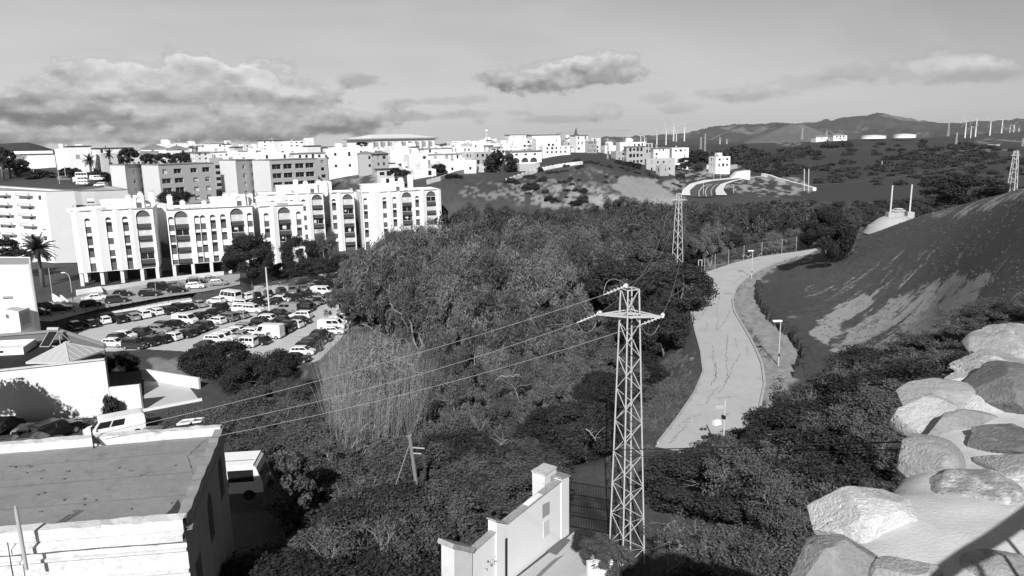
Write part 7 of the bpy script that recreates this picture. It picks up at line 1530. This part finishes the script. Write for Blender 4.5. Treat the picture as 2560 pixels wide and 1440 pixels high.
# crane, church spire, skyline pylons
q = ray(1405, 385) * 520; H = (ray(1405, 316) * 520).z - q.z; root = thing('tower_crane', 'thin tower crane with a long jib above the hilltop town', 'crane', q); MB().beam(q - Vector((0, 0, 3)), q + Vector((0, 0, H)), .8).build('mast', GREYM, root); j = q + Vector((0, 0, H * .78)); je = ray(1576, 325) * 545; MB().beam(j, je, .85).build('jib', GREYM, root); MB().beam(j, ray(1385, 338) * 515, .6).build('counter_jib', GREYM, root); MB().beam(q + Vector((0, 0, H)), j.lerp(je, .5), .12).build('tie', GREYM, root)
q = ray(1440, 345) * 520; root = thing('church_spire', 'small dark pointed spire on the hilltop skyline', 'spire', q); MB().box(q + Vector((0, 0, -1)), (4, 4, 6)).build('tower', GREYM, root); MB().lathe(q + Vector((0, 0, 2)), [(1.9, 0), (.9, 1.6), (.25, 4.4), (.02, 5.4)], 8).build('spire', DARK, root)
for (px, pyb, pyt, d, lab, g_) in ((1519, 418, 345, 360, 'pale lattice mast left of the second group of houses', None), (1762, 386, 335, 520, 'lattice mast behind the second group, taller of two', None), (1752, 373, 343, 900, 'lattice mast behind the second group, shorter of two', None), (2005, 349, 320, 1500, 'faint pylon on the far ridge left of the bungalow', None), (2390, 362, 332, 900, 'pylon on the scrub knoll at the right', None), (2370, 340, 308, 2200, 'faint distant pylon in front of the right mountain', None), (2204, 424, 403, 520, 'pale post on the scrub slope above the two posts', None), (2555, 374, 346, 900, 'pylon at the extreme right edge below the turbines', None), (57, 360, 347, 2300, 'dark mast on the hill at the far left', None), (2066, 342, 327, 1600, 'thin faint pylon behind the villa on the far ridge', None)):
    H = (ray(px, pyt) * d).z - (ray(px, pyb) * d).z; k = d / 1850 * 2.5; lattice(px, pyb, d, H, k * 1.3, k * .5, .5, lab, arm=(H * .93, k * 1.8, .1) if 'mast' not in lab and 'post' not in lab else None, panels=7, leg=k * .28, br=k * .16, m=GREYM)
for px in (2011, 2022):
    q = ray(px, 466) * 320; root = thing('twin_post', 'post of the H-frame power line end left of the valley wood, %s one' % ('left' if px < 2015 else 'right'), 'post', q); MB().tube([q - Vector((0, 0, 2)), (ray(px, 422) * 320)], .17, 6).build('shaft', CONCL, root)
wire((ray(2022, 462) * 322, E3[1]), 1.5, .07, WIRE, 'pale power wire crossing the right valley to the pylon at the right edge', 40, None)
# fence of slim posts along the grass bank below the street
P_ = P2([(90, 792), (165, 775), (240, 762), (330, 745), (420, 730), (500, 719), (565, 708)], -31.6); root = thing('bank_fence', 'slim post and wire fence on the grass bank between street and car park', 'fence', (*P_[0], -31.6)); pts_ = []
for i in range(len(P_) - 1):
    for k in range(3): t = k / 3; pts_.append((P_[i][0] * (1 - t) + P_[i + 1][0] * t, P_[i][1] * (1 - t) + P_[i + 1][1] * t))
for x, y in pts_: z = gz(x, y); MB().tube([(x, y, z - .2), (x, y, z + 2.4)], .045, 5).build('post', POLE, root)
for h_ in (.8, 1.6, 2.35):
    b = MB(); b.tube([(x, y, gz(x, y) + h_) for x, y in pts_], .012, 4); b.build('fence_wire', WIRE, root)
# chain-link fence by the track
fp = [(1761, 685, 647), (1787, 674, 635), (1821, 662, 625), (1859, 652, 614), (1904, 642, 605), (1954, 634, 597), (1990, 628, 592)]
root = None; prev = None
P0_ = atz(1761, 685, -21.5); root = thing('chain_link_fence', 'thin chain-link fence on slim posts along the far side of the track', 'fence', P0_); tops = []
for px, pb_, ptp in fp:
    q = atz(px, pb_, -21.5); H = zat(px, ptp, q.y) + 21.5; MB().tube([(q.x, q.y, -22), (q.x, q.y, -21.5 + H)], .035, 6).build('post', POLE, root); tops.append((Vector((q.x, q.y, -21.5)), H))
for i in range(len(tops) - 1):
    b = MB(); (a, ha), (c, hc) = tops[i], tops[i + 1]
    for f in (.05, .5, .97): b.tube([a + Vector((0, 0, ha * f)), c + Vector((0, 0, hc * f))], .012, 4)
    n_ = 30
    for k in range(n_):
        t0, t1 = k / n_, (k + 3) / n_
        if t1 <= 1: b.tube([a.lerp(c, t0) + Vector((0, 0, .1)), a.lerp(c, t1) + Vector((0, 0, ha * .95))], .003, 3, caps=False); b.tube([a.lerp(c, t1) + Vector((0, 0, .1)), a.lerp(c, t0) + Vector((0, 0, ha * .95))], .003, 3, caps=False)
    b.build('wire_mesh', WIRE, root)
q = atz(1750, 697, -21.5); root = thing('fence_gate_frame', 'tall narrow fence gate frame with diagonal brace at the near end of the fence', 'gate frame', q); Hh = zat(1747, 650, q.y) + 21.5; b = MB(); b.tube([q - Vector((.3, 0, .3)), q + Vector((-.3, 0, Hh))], .06, 6); b.tube([q + Vector((.25, .1, -.3)), q + Vector((.25, .1, Hh))], .06, 6); b.build('posts', POLE, root)
b = MB(); [b.tube([q + Vector((-.3, 0, Hh * f)), q + Vector((.25, .1, Hh * f))], .05, 6) for f in (.2, .55, 1)]; b.build('rungs', POLE, root); e = atz(1717, 699, -21.5); MB().tube([e, q + Vector((-.3, 0, Hh * .65))], .05, 6).build('brace', POLE, root)
# camera and loudspeaker pole
tp = ray(1813, 1001) * 46.5; root = thing('camera_pole', 'slim pole with two horn speakers and a white camera box at the bush edge', 'pole', (tp.x, tp.y, tp.z - 5)); MB().tube([tp - Vector((0, 0, 5)), tp], .06, 7).build('shaft', POLE, root)
for dy in (0, .28): c = tp + Vector((-.28, -.1, -.35 - dy * .0)) + Vector((-dy, 0, 0)); MB().tube([c + Vector((.1, 0, 0)), c + Vector((-.02, -.22, 0))], .04, 10, .14).build('horn', METAL, root)
MB().beam(tp + Vector((0, 0, -.35)), tp + Vector((-.55, 0, -.35)), .04).build('bracket', METAL, root)
c = ray(1792, 1056) * 46.4; b = MB(); b.box((c.x, c.y, c.z), (.55, .3, .32), .4, .85); b.build('camera_box', WHITE, root); MB().tube([c, c + Vector((.25, 0, -.2)), Vector((tp.x, tp.y, c.z - .25))], .03, 6).build('camera_arm', METAL, root); MB().box((tp.x - .08, tp.y - .05, c.z + .35), (.25, .2, .22)).build('dome', BLACK, root)
# bunker-like concrete dome with two posts
q = hit(2238, 560, 85, 140); D_ = q.y; zq = q.z - .25; root = thing('concrete_dome', 'low grey concrete dome with a drum and two tall posts on the near hill', 'bunker', (q.x, q.y, zq)); R = 3.55
MB().lathe((q.x, q.y, zq), [(R * 1.3, -1.2), (R * 1.12, -.1), (R, .2), (R * .88, .6), (R * .74, 1.0), (R * .6, 1.3), (R * .45, 1.5), (.01, 1.65)], 40).build('dome', CONC, root)
MB().lathe((q.x + .2, q.y, zq + 1.35), [(1.05, 0), (1.05, .95), (1.2, .98), (1.2, 1.12), (.9, 1.22), (.01, 1.24)], 28).build('drum', CONC, root); MB().box((q.x + .3, q.y, zq + 2.72), (1.1, .9, .08), .1).build('hatch', CONCL, root)
for s, px, pyt in ((-1, 2224, 463), (1, 2272, 461)):
    x = (ray(px, 525) * D_).x; zt_ = (ray(px, pyt) * D_).z; MB().box((x, q.y - .3, zq + 1.45), (1.05, 1.1, 1.5)).build('plinth', CONC, root); MB().tube([(x, q.y - .3, zq + 2.1), (x + .02, q.y - .3, zt_)], .125, 8, .11).build('post', CONCL, root)
q = ray(2355, 538) * 108; r = random.Random(4); root = thing('rubble_heap', 'flat heap of pale rubble on the near hill right of the concrete dome', 'rubble', q); ORG[root.name] = Vector(q)
b = MB(); [b.box((q.x + r.uniform(-1.2, 1.2), q.y + r.uniform(-.8, .8), q.z + r.uniform(0, .25)), (r.uniform(.3, 1), r.uniform(.3, .8), r.uniform(.1, .35)), r.uniform(0, 3), .7) for _ in range(16)]; b.build('stones', CONCL, root)
# ------------------------------------------------------------------ new road, white walls on the middle hill
def strip(name, L_px, R_px, m, lift, n_=26, kind='structure', lo=240):
    def samp(P, n_):
        d = [0]; [d.append(d[-1] + math.hypot(P[i + 1][0] - P[i][0], P[i + 1][1] - P[i][1])) for i in range(len(P) - 1)]; t = np.linspace(0, d[-1], n_); return list(zip(np.interp(t, d, [p[0] for p in P]), np.interp(t, d, [p[1] for p in P])))
    A = samp(L_px, n_); B = samp(R_px, n_); b = MB(); k = 5
    for i in range(n_):
        for j in range(k + 1): t = j / k; h = hit(A[i][0] * (1 - t) + B[i][0] * t, A[i][1] * (1 - t) + B[i][1] * t, lo); b.v.append((h.x, h.y, h.z + lift))
    for i in range(n_ - 1):
        for j in range(k): a = i * (k + 1) + j; b.f.append((a, a + 1, a + k + 2, a + k + 1))
    return tag(b.build(name, m, smooth=True), kind=kind)
Rz = lambda L_: [(1640 + x / 4, 250 + y / 4) for x, y in L_]
ASD = mat('dark_asphalt', .085, .06, .3); REV = mat('white_revetment', .68, .06, .4)
strip('new_road', Rz([(345, 975), (335, 915), (400, 855), (560, 818), (780, 795), (960, 770)]), Rz([(560, 975), (590, 905), (640, 850), (760, 812), (900, 785), (1060, 768)]), ASD, .35)
strip('road_shoulder', Rz([(255, 960), (262, 910), (340, 845), (480, 808), (700, 790), (900, 764)]), Rz([(345, 962), (335, 915), (400, 855), (560, 818), (780, 795), (960, 770)]), REV, .42)
strip('road_shoulder', Rz([(600, 960), (592, 905), (642, 850), (760, 812), (900, 785), (1060, 768)]), Rz([(712, 960), (672, 905), (700, 850), (800, 815), (930, 788), (1062, 772)]), REV, .42)
strip('road_line', Rz([(428, 975), (424, 925), (460, 875), (530, 848)]), Rz([(436, 975), (432, 925), (468, 878), (534, 850)]), PALE, .45, 14); strip('road_line', Rz([(500, 975), (488, 925), (510, 875), (560, 850)]), Rz([(508, 975), (496, 925), (518, 877), (564, 852)]), PALE, .45, 14); strip('road_line', Rz([(556, 965), (545, 915), (575, 870), (620, 848)]), Rz([(562, 965), (551, 915), (581, 872), (624, 850)]), PALE, .45, 14)
def ribwall(name, px_list, H, th, m, label, lo=230):
    b = MB(); P = [hit(x, y, lo) for x, y in px_list]
    for i in range(len(P) - 1): b.beam(P[i] + Vector((0, 0, H / 2 - .5)), P[i + 1] + Vector((0, 0, H / 2 - .5)), th, H + 1)
    return tag(b.build(name, m), label, 'wall')
ribwall('revetment_wall', Rz([(1062, 762), (1130, 775), (1210, 806), (1310, 832), (1400, 860), (1470, 875), (1530, 895), (1585, 910)]), 1.6, 1.6, REV, 'zigzag white revetment wall running down right of the new road')
# stepped wall on the middle hill
b = MB(); P = [hit(1266 + 190 * i / 19, 457 - 46 * i / 19 - 8 * math.sin(i / 19 * 3.1), 230) for i in range(20)]
for i in range(19): a, c = P[i], P[i + 1]; z = max(a.z, c.z); m_ = (a + c) / 2; L = math.hypot(c.x - a.x, c.y - a.y); b.box((m_.x, m_.y, z - .2), (L + .05, .5, 3.0), math.atan2(c.y - a.y, c.x - a.x))
tag(b.build('stepped_wall', REV), 'long stepped white wall climbing the middle hill below the arcaded villa', 'wall')
ribwall('garden_wall', [(1766, 422), (1790, 423), (1812, 425), (1842, 421)], 2.4, .5, PALE, 'pale garden wall in front of the detached white house'); ribwall('garden_wall', [(1270, 425), (1300, 428), (1350, 426)], 3.0, .5, CONC, 'layered stone terrace wall below the arcaded villa'); ribwall('garden_wall', [(1068, 461), (1100, 452), (1140, 438), (1165, 432)], 1.6, .4, CONCL, 'pale rough garden wall climbing left of the big round tree')
q = hit(1842, 446, 240); rr_ = hit(1866, 446, 240); b = MB(); a = Vector((q.x - 5, q.y, q.z - 2)); w_ = rr_.x - q.x; b.v = [(a.x, a.y, a.z), (a.x + w_ + 5, a.y - 2, a.z), (a.x + w_ + 5, a.y - 2, a.z + 6.2), (a.x + 5, a.y - 1, a.z + 5.6), (a.x, a.y + 5, a.z), (a.x + w_ + 5, a.y + 3, a.z), (a.x + w_ + 5, a.y + 3, a.z + 6.2), (a.x + 5, a.y + 4, a.z + 5.6)]; b.f = [(0, 1, 2, 3), (1, 5, 6, 2), (3, 2, 6, 7), (5, 4, 7, 6), (4, 0, 3, 7)]
tag(b.build('bridge_abutment', CONCL), 'pale concrete abutment with a sloping edge above the new road', 'abutment')
# lamps on the new road
for i, (px, pyb, pyt) in enumerate(((1758, 489, 458), (1801, 452, 434), (1784, 455, 425), (1834, 483, 462))):
    q = hit(px, pyb, 240); H = zat(px, pyt, q.y) - q.z; root = thing('street_lamp', 'thin lamp on the new road, %s of the four' % ['nearest', 'right upper', 'left upper', 'rightmost'][i], 'street lamp', q, 'lamps on the new road'); MB().tube([q, q + Vector((0, 0, H)), q + Vector((-1.2, 0, H + .2))], .11, 5).build('post', POLE, root)
# wind turbines
TB = [(1642, 331, 366), (1665, 323, 356), (1684, 311, 344), (1711, 311, 344), (1691, 330, 345), (1574, 341, 353), (1602, 341, 353), (1611, 342, 355), (1800, 346, 355), (1817, 350, 357), (2413, 304, 337), (2427, 317, 336), (2439, 298, 333), (2475, 304, 332), (2503, 300, 337), (2523, 320, 341), (2533, 314, 339), (2546, 323, 338)]
r = random.Random(12)
for i, (px, t_, bt) in enumerate(TB):
    d = 2500; q = ray(px, bt) * d; H = (ray(px, t_) * d).z - q.z; g_ = 'turbines of the left wind farm' if px < 2000 else 'turbines of the right wind farm'; root = thing('wind_turbine', 'white wind turbine %s' % ('over the second group of houses, ' if px < 1900 else 'at the right edge, ') + ORD[sorted([p[0] for p in TB if (p[0] < 2000) == (px < 2000)]).index(px)] + ' from the left', 'wind turbine', q, g_)
    MB().tube([q - Vector((0, 0, 12)), q + Vector((0, 0, H))], 2.3 if H > 30 else 1.6, 8, 1.3).build('tower', WHITE2, root); n_ = q + Vector((0, 0, H)); yaw = 1.25 if px < 2000 else .8; u = Vector((math.cos(yaw), math.sin(yaw), 0)); MB().beam(n_ - u * 5, n_ + u * 4, 3, 3).build('nacelle', WHITE2, root); side = Vector((-u.y, u.x, 0)); ph = r.uniform(0, 2)
    for k in range(3): an = ph + k * 2.094; v = side * math.cos(an) + Vector((0, 0, math.sin(an))); c = n_ - u * 5.6; MB().beam(c, c + v * H * .52, 1.0, .4).build('blade', WHITE2, root)
for dx, h in ((-9, 5), (0, 7), (8, 4)):
    q = ray(2192 + dx, 287) * 6400; root = thing('summit_antenna', 'tiny antenna on the summit of the mountain, %s one' % {-9: 'left', 0: 'middle', 8: 'right'}[dx], 'antenna', q, 'summit antennas'); MB().beam(q - Vector((0, 0, 15)), q + Vector((0, 0, h * 3.5)), 4).build('mast', GREYM, root)
# prototypes never planted (far variants) are removed again
for o in [o for o in C.objects if o.get('label') == 'x']:
    for c in list(o.children): bpy.data.objects.remove(c)
    bpy.data.objects.remove(o)

# ------------------------------------------------------------------ the air: thin even haze round the whole scene
hz = MB().box((0, 0, 75), (27000, 27000, 300)); hm = bpy.data.materials.new('thin_haze'); hm.use_nodes = True; t = hm.node_tree; t.nodes.clear(); pv_ = t.nodes.new('ShaderNodeVolumePrincipled'); pv_.inputs['Color'].default_value = (.9, .9, .9, 1); pv_.inputs['Density'].default_value = 2.6e-5; pv_.inputs['Anisotropy'].default_value = .2
ou = t.nodes.new('ShaderNodeOutputMaterial'); t.links.new(pv_.outputs[0], ou.inputs['Volume']); tag(hz.build('haze', hm), kind='stuff')
